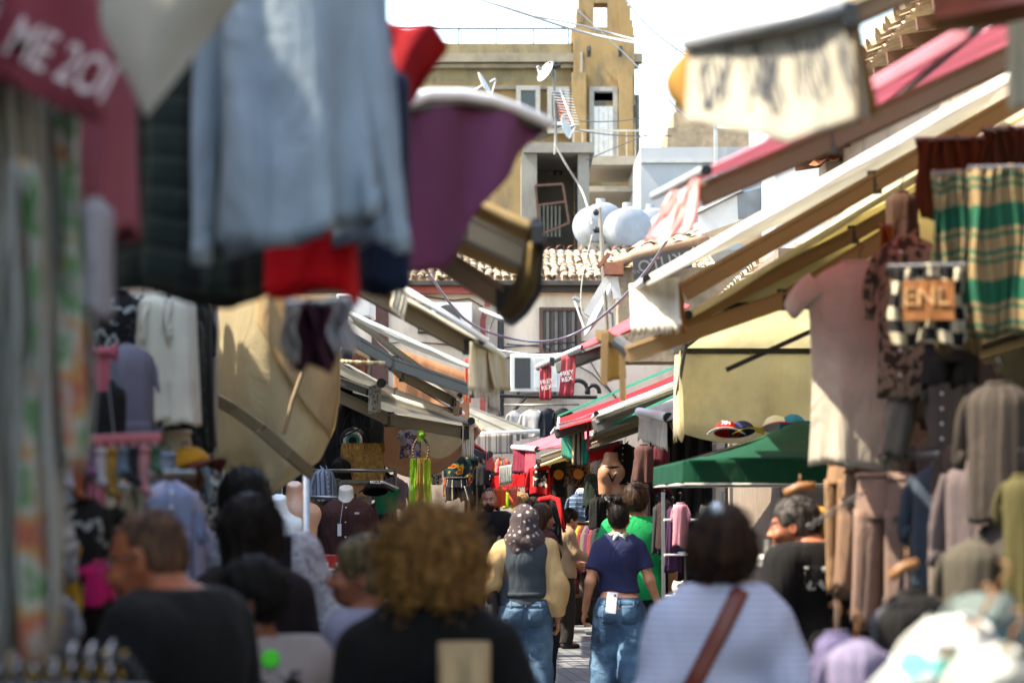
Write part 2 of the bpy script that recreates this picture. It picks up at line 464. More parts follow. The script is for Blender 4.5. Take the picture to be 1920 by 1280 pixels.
def mesh_obj(name, parts, mats, parent, smooth=True, mi=None, relax=0):
    """parts: list of (V, F); ONE mesh"""
    V = np.concatenate([p[0] for p in parts]); off = 0; Fs = []
    for v, f in parts: Fs.append(f + off); off += len(v)
    Fc = np.concatenate(Fs)
    me = bpy.data.meshes.new(name)
    me.vertices.add(len(V)); me.vertices.foreach_set('co', V.astype(np.float32).ravel())
    me.loops.add(len(Fc) * 4); me.loops.foreach_set('vertex_index', Fc.astype(np.int32).ravel())
    me.polygons.add(len(Fc)); me.polygons.foreach_set('loop_start', np.arange(len(Fc), dtype=np.int32) * 4)
    me.polygons.foreach_set('loop_total', np.full(len(Fc), 4, np.int32))
    for m in (mats if isinstance(mats, (list, tuple)) else [mats]): me.materials.append(m)
    if mi is not None: me.polygons.foreach_set('material_index', mi.astype(np.int32))
    me.update(calc_edges=True); me.validate()
    me.polygons.foreach_set('use_smooth', [True] * len(me.polygons))
    # uv: metres round the body and up, for stripes
    o = bpy.data.objects.new(name, me); COL.objects.link(o); o.parent = parent
    ul = me.uv_layers.new(name='UVMap'); li = np.zeros(len(me.loops), np.int32); me.loops.foreach_get('vertex_index', li)
    co = np.zeros(len(me.vertices) * 3, np.float32); me.vertices.foreach_get('co', co); co = co.reshape(-1, 3)[li]
    ul.data.foreach_set('uv', np.stack([co[:, 0] + co[:, 1] * .5, co[:, 2]], 1).astype(np.float32).ravel())
    return o
from mathutils.bvhtree import BVHTree
def bvh_of(o):
    me = o.data
    return BVHTree.FromPolygons([v.co[:] for v in me.vertices], [tuple(p.vertices) for p in me.polygons])
def drape(bvhs, name, mat, parent, org, direction, nu=14, nv=14, off=.003, thick=.002, uvs=(1, 1)):
    """a thin piece laid on a surface: org(u,v) gives start points, cast along direction"""
    mb = MB(); dr = Vector(direction).normalized(); last = [None]
    def fn(u, v):
        o = Vector(org(u, v)); best = None
        for b in bvhs:
            h = b.ray_cast(o, dr, 1.5)
            if h[0] is not None and (best is None or h[3] < best[3]): best = h
        if best is None: p = last[0] if last[0] else o + dr * .2
        else: p = best[0] - dr * off; last[0] = p
        return p
    mb.grid(fn, nu, nv, uvs=uvs)
    return mb.build(name, mat, parent, smooth=True, thick=thick)

EYE_W = solid('#8f867e', .2, var=.02, name='eye_white'); EYE_I = solid('#20140c', .15, var=.02, name='iris')
LIPS = {}
def person(label, x, y, height=1.7, yaw=0, z=0, sex='m', skin='#b07a58', hair=None, top=None, bottom=None, shoe='#222222',
           head=(0, 0), pose=None, vox=.011, group=None, beard=None, build=1.0, arms=('hang', 'hang'), lean=0):
    """local frame: feet at z=0, facing +Y, metres for a 1.70 m figure and scaled"""
    s = height / 1.70; g = build
    T = thing('person', label, 'person', (x, y, z), group)
    T.rotation_euler = (0, 0, math.radians(yaw))
    f = sex == 'f'; shw = (.150 if f else .172) * (1 + (g - 1) * .5); hipw = .083
    J = {}
    for sd, n in ((-1, 'L'), (1, 'R')):
        J['sh' + n] = [sd * shw, -.01, 1.37]; J['el' + n] = [sd * (shw + .055), -.035, 1.115]; J['wr' + n] = [sd * (shw + .07), .03, .875]
        J['hp' + n] = [sd * hipw, 0, .90]; J['kn' + n] = [sd * .095, .02, .49]; J['an' + n] = [sd * .10, -.02, .085]
    J['hd'] = [0, 0, 0]
    for k, v in (pose or {}).items(): J[k] = list(v)
    J = {k: Vector(v) for k, v in J.items()}
    hy, hp = math.radians(head[0]), math.radians(head[1])
    HR = Matrix.Rotation(hy, 3, 'Z') @ Matrix.Rotation(hp, 3, 'X')
    piv = Vector((0, -.012, 1.475))
    def H(p): return HR @ (Vector(p) - piv) + piv + J['hd']
    hs = .98 if f else 1.02
    S = lambda p: (Vector(p) * s)
    vx = vox
    def torso(Fd, off=0, lo=.80, hips=True, shoulders=True):
        o = off
        Fd.cap(S((0, 0, 1.27)), S((0, .005, 1.12)), (.150 * g + o) * s, (.128 * g * (.9 if f else 1) + o) * s, .06 * s, sq=(1, .68, 1))
        if shoulders:
            Fd.cap(S(J['shL'] + Vector((.035, 0, -.01))), S(J['shR'] + Vector((-.035, 0, -.01))), (.055 + o) * s, k=.07 * s)
            Fd.cap(S((-.06, -.012, 1.425)), S((.06, -.012, 1.425)), (.045 + o) * s, k=.08 * s)
            Fd.ell(S((0, -.035, 1.30)), ((.13 * g + o) * s, (.075 + o) * s, (.12 + o) * s), k=.06 * s)
            if f:
                for sd in (-1, 1): Fd.ell(S((sd * .065, .075, 1.235)), ((.06 + o) * s,) * 3, k=.04 * s)
        if hips:
            Fd.cap(S((0, 0, 1.10)), S((0, 0, .96)), (.125 * g * (.92 if f else 1) + o) * s, ((.165 if f else .15) * g + o) * s, .06 * s, sq=(1, .72, 1))
            for sd in (-1, 1): Fd.ell(S((sd * .072, -.055, .915)), ((.088 * g + o) * s, (.085 * g + o) * s, (.10 + o) * s), k=.05 * s)
    def arm(Fd, n, o0, o1, t1=1.0, fl=False, k=.03):
        a, b, c = J['sh' + n], J['el' + n], J['wr' + n]
        gg = .92 if f else 1.0
        if t1 <= .5:
            e = a.lerp(b, t1 * 2); Fd.cap(S(a), S(e), (.053 * gg * g + o0) * s, (.053 - .012 * t1 * 2 + o1) * s, k * s, flat=fl)
        else:
            Fd.cap(S(a), S(b), (.053 * gg * g + o0) * s, (.040 * gg + (o0 + o1) / 2) * s, k * s)
            e = b.lerp(c, t1 * 2 - 1); Fd.cap(S(b), S(e), (.041 * gg + (o0 + o1) / 2) * s, (.027 * gg + o1) * s, k * s, flat=fl)
    # body ------------------------------------------------------------
    sk = skin_mat(skin)
    pts = [v for v in J.values()]
    X0 = min(-.32, min(p.x for p in pts) - .15); X1 = max(.32, max(p.x for p in pts) + .15)
    Y0 = min(-.25, min(p.y for p in pts) - .15); Y1 = max(.28, max(p.y for p in pts) + .15)
    lo = Vector((X0, Y0, -.02)) * s; hi = Vector((X1, Y1, 1.80)) * s
    B = Field(lo, hi, vx)
    torso(B)
    for n in 'LR':
        arm(B, n, 0, 0)
        B.cap(S(J['hp' + n]), S(J['kn' + n]), .088 * g * s, .055 * s, .03 * s); B.cap(S(J['kn' + n]), S(J['an' + n]), .055 * s, .036 * s, .03 * s)
        B.cap(S(J['an' + n]), S(J['an' + n] + Vector((0, .12, -.045))), .036 * s, .03 * s, .03 * s)
    B.cap(S((0, -.018, 1.40)), S(H((0, -.014, 1.55))), (.050 if f else .058) * s, (.047 if f else .056) * s, .03 * s)
    pb = [B.mesh()]
    # head, finer
    hc = H((0, 0, 1.59)) * s
    hv = min(vx, .006)
    Hd = Field(hc - Vector((.17, .17, .2)), hc + Vector((.17, .17, .16)), hv)
    def he(c, r, k=.02, sub=False): Hd.ell(H(c) * s, tuple(q * s * hs for q in r), R=np.array(HR), k=k * s, sub=sub)
    he((0, -.012, 1.612), (.074, .092, .087), .02); he((0, .022, 1.56), (.060, .070, .078), .03); he((0, .05, 1.505), (.036, .042, .028), .03)
    he((0, .083, 1.60), (.035, .014, .012), .02)
    for sd in (-1, 1):
        he((sd * .032, .096, 1.583), (.017, .010, .012), .012, True)
        he((sd * .040, .070, 1.548), (.022, .022, .022), .025)
        he((sd * .077, -.006, 1.573), (.008, .019, .031), .008); he((sd * .084, -.002, 1.575), (.005, .011, .02), .006, True)
        he((sd * .012, .098, 1.549), (.009, .010, .008), .01)
    Hd.cap(H((0, .088, 1.592)) * s, H((0, .112, 1.553)) * s, .007 * s, .012 * s, .012 * s)
    he((0, .092, 1.526), (.024, .010, .006), .006); he((0, .090, 1.516), (.020, .010, .006), .006)
    Hd.cap(S((0, -.018, 1.42)), S(H((0, -.014, 1.55))), (.050 if f else .058) * s, (.047 if f else .056) * s, .02 * s)
    hv_, hf_ = Hd.mesh(); pb.append((hv_, hf_)); nb = len(pb[0][1])
    # hands, finer still
    for n in 'LR':
        sd = -1 if n == 'L' else 1
        w = J['wr' + n]; d = (w - J['el' + n]).normalized()
        mode = arms[0 if n == 'L' else 1]
        nrm = Vector((-sd, 0, 0)); nrm = (nrm - d * nrm.dot(d)).normalized()
        if mode == 'hold': nrm = (nrm + Vector((0, .5, 0))); nrm = (nrm - d * nrm.dot(d)).normalized()
        wd = d.cross(nrm).normalized()
        if wd.y < 0 and abs(d.z) > .5: wd = -wd
        if abs(d.z) <= .5 and wd.z < 0: wd = -wd
        Rm = np.array(Matrix((nrm, wd, d)).transposed())
        c0 = w * s
        Hn = Field(c0 - Vector((.15, .15, .15)) + d * .07, c0 + Vector((.15, .15, .15)) + d * .07, max(.0042, min(.0055, vx * .5)))
        Hn.cap(c0 - d * .09 * s, c0, .030 * s, .026 * s, .02)
        Hn.ell(c0 + d * .052 * s, (.016 * s, .040 * s, .054 * s), R=Rm, k=.015)
        curl = (30, 62) if mode == 'hang' else ((75, 95) if mode == 'hold' else (12, 18))
        for i, (wo, ln) in enumerate(((.029, .072), (.0105, .080), (-.009, .074), (-.027, .058))):
            a0 = math.radians(curl[0] + i * 3); a1 = math.radians(curl[1] + i * 5)
            b = c0 + (d * .092 + wd * wo) * s
            d0 = (d * math.cos(a0) + nrm * math.sin(a0) + wd * wo * 1.5).normalized(); d1 = (d * math.cos(a0 + a1) + nrm * math.sin(a0 + a1)).normalized()
            m = b + d0 * ln * .52 * s; e = m + d1 * ln * .48 * s
            Hn.cap(b - d * .015 * s, m, .0092 * s, .0084 * s, .004); Hn.cap(m, e, .0083 * s, .007 * s, .003)
        b = c0 + (d * .028 + wd * .032) * s; dt = (d * .72 + wd * .55 + nrm * .42).normalized()
        m = b + dt * .038 * s; dt2 = (d * .9 + nrm * .5 + wd * .1).normalized()
        Hn.cap(b - dt * .02 * s, m, .0125 * s, .010 * s, .008); Hn.cap(m, m + dt2 * .03 * s, .0098 * s, .0078 * s, .003)
        pb.append(Hn.mesh())
    # lips / brows by place on the face
    tot = sum(len(p[1]) for p in pb); mi = np.zeros(tot, np.int32)
    cen = hv_[hf_].mean(1) / s - np.array(piv + J['hd']); cen = cen @ np.array(HR) + np.array(piv)
    lip = (np.abs(cen[:, 0]) < .025) & (np.abs(cen[:, 2] - 1.521) < .0085) & (cen[:, 1] > .085)
    ax_ = np.abs(cen[:, 0]); brow = (ax_ > .014) & (ax_ < .05) & (np.abs(cen[:, 2] - (1.606 - (ax_ - .03) ** 2 * 6)) < .005) & (cen[:, 1] > .05)
    mi[nb:nb + len(hf_)] = np.where(lip, 1, np.where(brow, 2, 0))
    hc0, hc1 = (hair or {}).get('col', ('#0c0907', '#2a1d14'))
    hm = hair_mat(hc0, hc1)
    lipm = solid('#8a4a42' if skin > '#7' else '#6a3a32', .4, name='lips')
    mesh_obj('body', pb, [sk, lipm, hm], T, mi=mi)
    for sd in (-1, 1):
        ey = MB(); c = H((sd * .031, .078, 1.584)) * s; ey.ell(c, (.0125 * s,) * 3, nu=12, nv=8)
        ey.ell(H((sd * .031, .0845, 1.584)) * s, (.007 * s,) * 3, nu=10, nv=6, mi=1)
        ey.build('eye', [EYE_W, EYE_I], T, smooth=True)
    out = {'T': T, 's': s, 'H': H, 'HR': HR, 'J': J, 'S': S}
    # trousers / skirt ---------------------------------------------------
    if bottom:
        lz = bottom.get('loose', .018); Bt = Field(Vector((lo.x, lo.y, 0)), Vector((hi.x, hi.y, 1.15 * s)), vx)
        torso(Bt, .008, shoulders=False)
        ank = bottom.get('end', 1.0)
        for n in 'LR':
            Bt.cap(S(J['hp' + n] + Vector((0, 0, -.02))), S(J['kn' + n]), (.094 * g + lz * .6) * s, (.062 + lz * 1.3) * s, .03 * s)
            e = J['kn' + n].lerp(J['an' + n] + Vector((0, 0, -.03)), ank)
            Bt.cap(S(J['kn' + n]), S(e), (.062 + lz * 1.3) * s, (.050 + lz * 1.7) * s, .03 * s, flat=True)
        Bt.folds(.0045 * s, 26, 16, seed=int(x * 100) & 255)
        wz = bottom.get('waist', 1.04); Bt.cut((0, 0, wz * s), (0, 0, 1))
        o = mesh_obj('trousers', [Bt.mesh()], bottom['mat'], T); out['trousers'] = o
    # shoes
    for n in 'LR':
        Sh = Field(S(J['an' + n] + Vector((-.09, -.12, -.12))), S(J['an' + n] + Vector((.09, .24, .06))), .008)
        a = J['an' + n]; Sh.cap(S(a + Vector((0, -.03, -.045))), S(a + Vector((0, .15, -.06))), .046 * s, .036 * s, .03); Sh.cap(S(a), S(a + Vector((0, 0, -.03))), .043 * s, .046 * s, .03)
        Sh.cut(S((0, 0, max(0.002, a.z - .083))), (0, 0, -1)) 
        mesh_obj('shoe', [Sh.mesh()], solid(shoe, .5, name='shoe_leather'), T)
    # top ------------------------------------------------------------------
    if top:
        of = top.get('loose', .016); hem = top.get('hem', .90)
        Tp = Field(Vector((lo.x, lo.y, (hem - .05 if not top.get('puff') else .6) * s)), hi, vx)
        torso(Tp, of, hips=True)
        if hem < .85:
            Tp.cap(S((0, 0, 1.0)), S((0, -.01, hem - .03)), (.17 * g + of) * s, (.185 * g + of) * s, .04 * s, sq=(1, .75, 1))
        Tp.cut((0, 0, hem * s), (0, 0, -1))
        sl = top.get('sleeve', .36); pf = top.get('puff', 0)
        if sl:
            for n in 'LR':
                arm(Tp, n, of + pf * .3, of + .008 + pf, sl, fl=True, k=.035)
                if pf:
                    c = J['el' + n].lerp(J['wr' + n], .45); Tp.cap(S(J['el' + n]), S(c), (.045 + pf) * s, (.05 + pf * 1.1) * s, .05 * s)
        if top.get('hood'):
            hc = Vector((0, -.11, 1.42)); Tp.ell(S(hc), (.12 * s, .06 * s, .08 * s), k=.05)
        Tp.folds(top.get('fold', .0045) * s, 22, 12, seed=int(x * 77 + 5) & 255)
        # neckline
        nr = top.get('neck', .078)
        Tp.cap(S((0, .0, 1.60)), S((0, .0, 1.60)), .01, k=.001)
        Tp.ell(S((0, -.005 if nr < .09 else -.012, 1.478)), (nr * s, nr * .95 * s, .05 * s), k=.008, sub=True)
        Tp.cut((0, 0, 1.475 * s), (0, 0, 1))
        o = mesh_obj(top.get('name', 'shirt'), [Tp.mesh()], top['mat'], T); out['top'] = o
        if nr < .09:
            cr = MB(); cr.tube([S((math.cos(a) * nr * .82, -.010 + math.sin(a) * nr * .86, 1.452 - .018 * math.sin(a) - .008 * abs(math.cos(a)))) for a in np.linspace(0, 2 * math.pi, 25)], .008 * s, 6)
            cr.build('collar', top['mat'], T, smooth=True)
    # hair --------------------------------------------------------------------
    if hair:
        kind = hair['kind']
        Hh = Field(hc - Vector((.3, .3, .62 if kind == 'long' else .34)), hc + Vector((.3, .3, .26)), max(hv, .0075) if kind != 'curly' else .012)
        def e2(c, r, k=.03, sub=False): Hh.ell(H(c) * s, tuple(q * s * hs for q in r), R=np.array(HR), k=k * s, sub=sub)
        rg = random.Random(hair.get('seed', 3))
        if kind in ('short', 'bun', 'long', 'bob', 'buzz'):
            t = {'buzz': -.003, 'bun': .006}.get(kind, hair.get('t', .012))
            e2((0, -.018, 1.620), (.077 + t, .094 + t, .088 + t))
            e2((0, -.045, 1.572), (.068 + t * .8, .062 + t, .07), .03)
            if kind == 'bob':
                e2((0, -.035, 1.57), (.108, .10, .10), .03); 
                for sd in (-1, 1): e2((sd * .07, .0, 1.55), (.03, .055, .07), .03)
            if kind == 'long':
                ln = hair.get('len', 1.25)
                Hh.cap(H((0, -.06, 1.58)) * s, (H((0, -.06, 1.50)) + Vector((0, -.045, ln - 1.5))) * s, .095 * s, .075 * s, .04, sq=(1, .55, 1))
                for sd in (-1, 1): Hh.cap(H((sd * .07, -.02, 1.60)) * s, (H((sd * .06, -.05, 1.45)) + Vector((0, -.02, ln - 1.42))) * s, .035 * s, .03 * s, .04)
            # open the face
            e2((0, .125, 1.545), (.10, .085, .105 if kind != 'buzz' else .10), .015, True)
            if kind in ('short', 'bun', 'buzz'):
                for sd in (-1, 1): e2((sd * .105, .035, 1.54), (.045, .06, .05), .012, True); e2((sd * .09, -.004, 1.565), (.016, .024, .034), .006, True)
                e2((0, -.09, 1.455), (.1, .075, .05), .02, True)
            if kind == 'bun':
                e2((0, -.055, 1.725), (.040, .042, .034), .012)
        elif kind == 'curly':
            q = hair.get('vol', .155)
            e2((0, -.03, 1.605), (q * .95, q * .9, q * .86), .05); e2((0, -.05, 1.535), (q * .94, q * .7, q * .56), .06)
            e2((0, .15, 1.54), (.085, .10, .11), .02, True)
        if kind == 'curly': Hh.folds(.012, 55, 40, 3)
        else: Hh.folds(.002, 160, 30, 3)
        o = mesh_obj('hair', [Hh.mesh()], hm, T)
        bv = bvh_of(o); out['hair'] = o; st = MB()
        ns = hair.get('strands', 160)
        ctr = H((0, -.03, 1.60)) * s
        for i in range(ns):
            dr = Vector((rg.gauss(0, 1), rg.gauss(-.35, 1), rg.gauss(.35 if kind != 'curly' else .1, .9))).normalized(); dr = HR @ dr
            h = bv.ray_cast(ctr + dr * .5, -dr, .6)
            if h[0] is None: continue
            p = h[0]; nrm = h[1]
            if kind == 'curly':
                ax = (dr + Vector((rg.uniform(-.6, .6), rg.uniform(-.6, .6), rg.uniform(-.9, .2)))).normalized(); u = ax.orthogonal().normalized(); w2 = ax.cross(u)
                loose = i % 9 == 0; ra = rg.uniform(.006, .014); ln = rg.uniform(.03, .065) * (1.7 if loose else 1); ax = (dr * 1.5 + ax).normalized() if loose else ax; ph = rg.uniform(0, 6); tn = rg.uniform(1.5, 3.0)
                st.tube([p - ax * .018 + ax * ln * t_ + (u * math.cos(ph + tn * 6.28 * t_) + w2 * math.sin(ph + tn * 6.28 * t_)) * ra for t_ in np.linspace(0, 1, 12)], [.0040 * (.5 if loose else 1) * (1.1 - t_ * .6) for t_ in np.linspace(0, 1, 12)], 4)
            else:
                dn = {'bun': (HR @ Vector((0, -.3, 1))), 'short': HR @ Vector((rg.uniform(-.7, .7), .4, rg.uniform(-.2, .3))), 'buzz': HR @ Vector((0, -.2, -.3))}.get(kind, Vector((rg.uniform(-.15, .15), -.1, -1)))
                tg = (dn - nrm * dn.dot(nrm)); tg = tg.normalized() if tg.length > .01 else nrm.orthogonal()
                ln = rg.uniform(.02, .05) * (2 if kind in ('long', 'bob') else 1) * (.4 if kind == 'buzz' else 1)
                lift = rg.uniform(.0, .006) + (rg.random() < .2) * .018
                st.tube([p + tg * ln * t_ + nrm * (lift * math.sin(t_ * 2.2) - .3 * ln * t_ * t_) for t_ in (0, .3, .6, 1)], [.0016, .0014, .001, .0005], 4, caps=False)
        if st.v: st.build('hair_locks', hm, T if False else o, smooth=True)
    if beard:
        Bd = Field(hc - Vector((.15, .15, .22)), hc + Vector((.15, .18, .05)), .006)
        Bd.ell(H((0, .045, 1.515)) * s, (.060 * s, .058 * s, .055 * s), R=np.array(HR), k=.02); Bd.ell(H((0, .05, 1.47)) * s, (.035, .035, .04), R=np.array(HR), k=.03)
        Bd.ell(H((0, .098, 1.575)) * s, (.05 * s, .06 * s, .036 * s), R=np.array(HR), k=.006, sub=True)
        Bd.folds(.002, 140, 60, 2)
        mesh_obj('beard', [Bd.mesh()], hair_mat(*beard), T)
    return out
# ------------------------------------------------------------------ setting
def paving():
    m, nt, b = new_mat('stone_paving'); L = nt.links.new
    obj = N(nt, 'ShaderNodeTexCoord').outputs['Object']
    mp = N(nt, 'ShaderNodeMapping'); mp.inputs['Rotation'].default_value = (0, 0, math.radians(84)); L(obj, mp.inputs[0])
    br = nt.nodes.new('ShaderNodeTexBrick'); L(mp.outputs[0], br.inputs[0]); br.offset = 0
    for k, v in (('Color1', col4('#77797c')), ('Color2', col4('#5c5f63')), ('Mortar', col4('#26262a')), ('Scale', 1.0), ('Mortar Size', .006), ('Brick Width', .5), ('Row Height', .13), ('Mortar Smooth', .2)): br.inputs[k].default_value = v
    wv = fract_axis(nt, mp.outputs[0], 0, 3.1)
    st = ramp_periodic(nt, wv, [(0, '#b9b6ae'), (.10, '#ffffff')]); inv = ramp_periodic(nt, wv, [(0, '#ffffff'), (.07, '#000000')])
    c = mix(nt, br.outputs[0], col4('#a3a199'), inv)
    n = N(nt, 'ShaderNodeTexNoise', i_Scale=1.7, i_Detail=7.0, i_Roughness=.65); L(obj, n.inputs[0])
    mr = N(nt, 'ShaderNodeMapRange'); L(n.outputs[0], mr.inputs[0]); mr.inputs[1].default_value = .3; mr.inputs[2].default_value = .7; mr.inputs[3].default_value = .65; mr.inputs[4].default_value = 1.12
    c = mix(nt, c, mr.outputs[0], 1.0, 'MULTIPLY'); L(c, b.inputs['Base Color']); b.inputs['Roughness'].default_value = .62
    bp = N(nt, 'ShaderNodeBump', i_Strength=.5, i_Distance=.01); L(br.outputs['Fac'], bp.inputs['Height']); bp.invert = True; L(bp.outputs[0], b.inputs['Normal'])
    return m
mb = MB(); mb.quad((-400, -60, 0), (400, -60, 0), (400, 900, 0), (-400, 900, 0)); tag(mb.build('ground', paving(), origin=(0, 0, 0)), kind='structure')
mb = MB(); mb.grid(lambda u, v: (-1.35 + u * 1.0 + .25 * v, 8 + v * 30, .004), 1, 12); tag(mb.build('pavement_strip', solid('#a8a69e', .7, var=.25, scale=2., name='pale_paving'), origin=(0, 8, .004)), kind='structure')

PLASTER = solid('#d6c2ae', .9, var=.10, scale=1.2, bump=.3, name='plaster', grime=('#8a7a6c', .55))
OCHRE = solid('#8a7148', .9, var=.22, scale=.5, bump=.5, name='ochre_plaster', grime=('#4f4a40', .75))
CONC = solid('#77746c', .9, var=.2, scale=1.5, bump=.4, name='concrete', grime=('#4b4a46', .5))
WHITEW = solid('#96989a', .85, var=.08, scale=1.0, name='white_wall', grime=('#9a9c9a', .4))
STONE = solid('#8a7a64', .95, var=.3, scale=3., bump=.8, name='rubble_stone', grime=('#4c4336', .6))
DARKW = solid('#4a4038', .9, var=.3, scale=1.2, name='dark_wall')
RUSTY = solid('#7a3f2a', .8, .2, var=.3, scale=9., name='rusty_iron')
GLASS = solid('#20242a', .12, .0, var=.1, name='window_glass')
def tile_mat():
    m, nt, b = new_mat('roof_tile'); L = nt.links.new
    obj = N(nt, 'ShaderNodeTexCoord').outputs['Object']
    n = N(nt, 'ShaderNodeTexNoise', i_Scale=2.6, i_Detail=8.0, i_Roughness=.75); L(obj, n.inputs[0])
    r = nt.nodes.new('ShaderNodeValToRGB'); L(n.outputs[0], r.inputs[0]); e = r.color_ramp.elements
    e[0].position = .34; e[0].color = col4('#6b4a38'); e[1].position = .62; e[1].color = col4('#bba88e'); q = e.new(.44); q.color = col4('#a08a70')
    L(r.outputs[0], b.inputs['Base Color']); b.inputs['Roughness'].default_value = .9
    bp = N(nt, 'ShaderNodeBump', i_Strength=.6, i_Distance=.02); n2 = N(nt, 'ShaderNodeTexNoise', i_Scale=30.0, i_Detail=4.0); L(obj, n2.inputs[0]); L(n2.outputs[0], bp.inputs['Height']); L(bp.outputs[0], b.inputs['Normal'])
    return m
TILE = tile_mat()
def tiles(mb, eaveL, eaveR, up, nrow, w=.17, jit=.02, seed=1, mi=0):
    """barrel tiles: cover tiles laid up a slope from the eave line; up = vector eave to ridge"""
    r = random.Random(seed); eL = Vector(eaveL); eR = Vector(eaveR); up = Vector(up); U = (eR - eL); n = int(U.length / w); x = U.normalized()
    sl = up.normalized(); nz = x.cross(sl); nz = nz if nz.z > 0 else -nz
    for i in range(n):
        for j in range(nrow):
            if r.random() < .02: continue
            a = r.uniform(-jit, jit); p = eL + x * ((i + .5) * w + a) + up * (j / nrow) + nz * (.018 + r.uniform(0, .02)) - sl * r.uniform(0, .05)
            q = p + up * (1.18 / nrow) + nz * -.012 + x * r.uniform(-jit, jit); rr = w * .44
            def fn(u, v, p=p, q=q):
                t = math.pi * (u * 1.0); c = p.lerp(q, v); k = rr * (1 - .14 * v)
                return c + x * (math.cos(t) * k) + nz * (math.sin(t) * k * .8)
            mb.grid(fn, 6, 1, mi=mi)
    for i in range(n + 1):      # channel between
        p = eL + x * (i * w); mb.grid(lambda u, v, p=p: p + x * ((u - .5) * w * .9) + up * v * 1.02 - nz * (math.sin(math.pi * u) * .03), 3, 2, mi=mi)

# --- ochre tower house far behind
def ochre_house():
    D = 72.0; T = thing('corner_house', 'ochre plastered old house with a ruined bell wall on its roof corner, behind everything', 'building')
    zt = P(900, 80, D).z; x0 = P(640, 0, D).x; x1 = P(1075, 0, D).x; x2 = P(1188, 0, D).x
    b = MB(); b.box(((x0 + x2) / 2, D + 5, zt / 2 - .6), (x2 - x0, 10, zt - 1.2)); b.box(((x1 + x2) / 2, D + 1.4, zt / 2 + .1), (x2 - x1 + .02, 3.6, zt + .1))
    b.build('wall', OCHRE, T)
    b = MB(); b.box(((x0 + x1) / 2 - .02, D + 5.0, zt - .62), (x1 - x0 - .05, 9.9, 1.2)); b.build('parapet', solid('#7b6e50', .9, var=.2, scale=1., grime=('#4a463c', .7), name='weathered_parapet'), T)
    zc = P(900, 112, D).z
    b = MB(); b.box(((x0 + x2) / 2, D - .12, zc), (x2 - x0 + .5, .5, .26)); b.box(((x0 + x2) / 2, D - .05, zc - .22), (x2 - x0 + .3, .3, .12)); b.box(((x0 + x2) / 2, D - .03, P(0, 165, D).z), (x2 - x0 + .05, .2, .12))
    b.build('cornice', solid('#7d7360', .9, var=.25, scale=2., name='cornice_stone'), T)
    for px in (1078, 1165):
        b = MB(); x = P(px, 0, D).x; b.box((x + .1, D - .48, P(0, 225, D).z), (.42, .35, P(0, 135, D).z - P(0, 300, D).z)); b.build('pilaster', OCHRE, T)
    # bell wall with an open window
    z1 = zt + .05; b = MB()
    def bx(a, c, y0, y1, dep=.8, dy=0):
        xa, xb = P(a, 0, D).x, P(c, 0, D).x; zb, zc_ = P(0, y1, D).z, P(0, y0, D).z; b.box(((xa + xb) / 2, D + .7 + dy, (zb + zc_) / 2), (xb - xa, dep, zc_ - zb))
    bx(1071, 1188, 52, 82, 1.6); bx(1085, 1114, -60, 52); bx(1140, 1178, -60, 52); bx(1114, 1140, -60, 2, .78); bx(1081, 1094, 14, 40, .9); bx(1162, 1183, 8, 50, 1.0); bx(1178, 1187, 36, 52, 1.1)
    b.build('bell_wall', OCHRE, T)
    def window(px0, px1, py0, py1, louv):
        xa, xb = P(px0, 0, D).x, P(px1, 0, D).x; zb, za = P(0, py1, D).z, P(0, py0, D).z; m = MB(); t = .14; yy = D - .42
        for (c, sz) in ((((xa + xb) / 2, yy, za), (xb - xa + t, .12, t)), (((xa + xb) / 2, yy, zb), (xb - xa + t, .12, t)), ((xa, yy, (za + zb) / 2), (t, .12, za - zb - t)), ((xb, yy, (za + zb) / 2), (t, .12, za - zb - t))): m.box(c, sz)
        fr = m.build('window', solid('#8b8880', .8, name='weathered_frame'), T)
        m = MB(); m.box(((xa + xb) / 2, yy + .05, (za + zb) / 2), (xb - xa - t, .04, za - zb - t)); m.build('pane', GLASS, fr)
        m = MB()
        if louv:
            zm = P(0, 200, D).z
            for i in range(14): m.box(((xa + xb) / 2, yy - .02, za - .12 - i * (za - zm - .2) / 14), (xb - xa - t, .03, .05))
            m.build('louvre', solid('#6d6c69', .7, name='louvre_grey'), fr)
            m = MB()
            for k in range(4): x = xa + t + (xb - xa - 2 * t) * k / 3; m.box((x, yy - .03, (zm + zb) / 2), (.13, .05, zm - zb - t))
            for k in range(4): m.box(((xa + xb) / 2, yy - .03, zb + .2 + (zm - zb - .4) * k / 3), (xb - xa - t - .3, .045, .1))
            m.build('door_leaf', solid('#b9b9b6', .7, name='old_white_paint'), fr)
        else:
            m.box(((xa + xb) / 2, yy - .02, (za + zb) / 2 - .4), (xb - xa - t, .03, .1)); m.build('mullion', solid('#b9b9b6', .7, name='old_white_paint'), fr)
    window(1108, 1152, 172, 305, True); window(972, 1008, 170, 240, False); window(1030, 1062, 172, 250, False); window(860, 890, 172, 250, False)
    b = MB(); z = zt + .05
    b.tube([(x0, D + .1, P(0, 53, D).z), (x1, D + .1, P(0, 53, D).z)], .03, 6)
    for px in (720, 790, 860, 930, 1000, 1066): x = P(px, 0, D).x; b.tube([(x, D + .1, z - .4), (x, D + .1, P(0, 53, D).z)], .025, 6)
    b.build('roof_railing', DARKMETAL, T)
    b = MB(); b.tube([(x0 + 8.9, D - .12, zt - 1.6), (x0 + 8.9, D - .12, 4)], .07, 8); b.tube([(x1 + .25, D - .5, zt - .4), (x1 + .25, D - .5, 5)], .06, 8); b.build('downpipe', solid('#6d675c', .6, var=.3), T)
    r0 = random.Random(8)
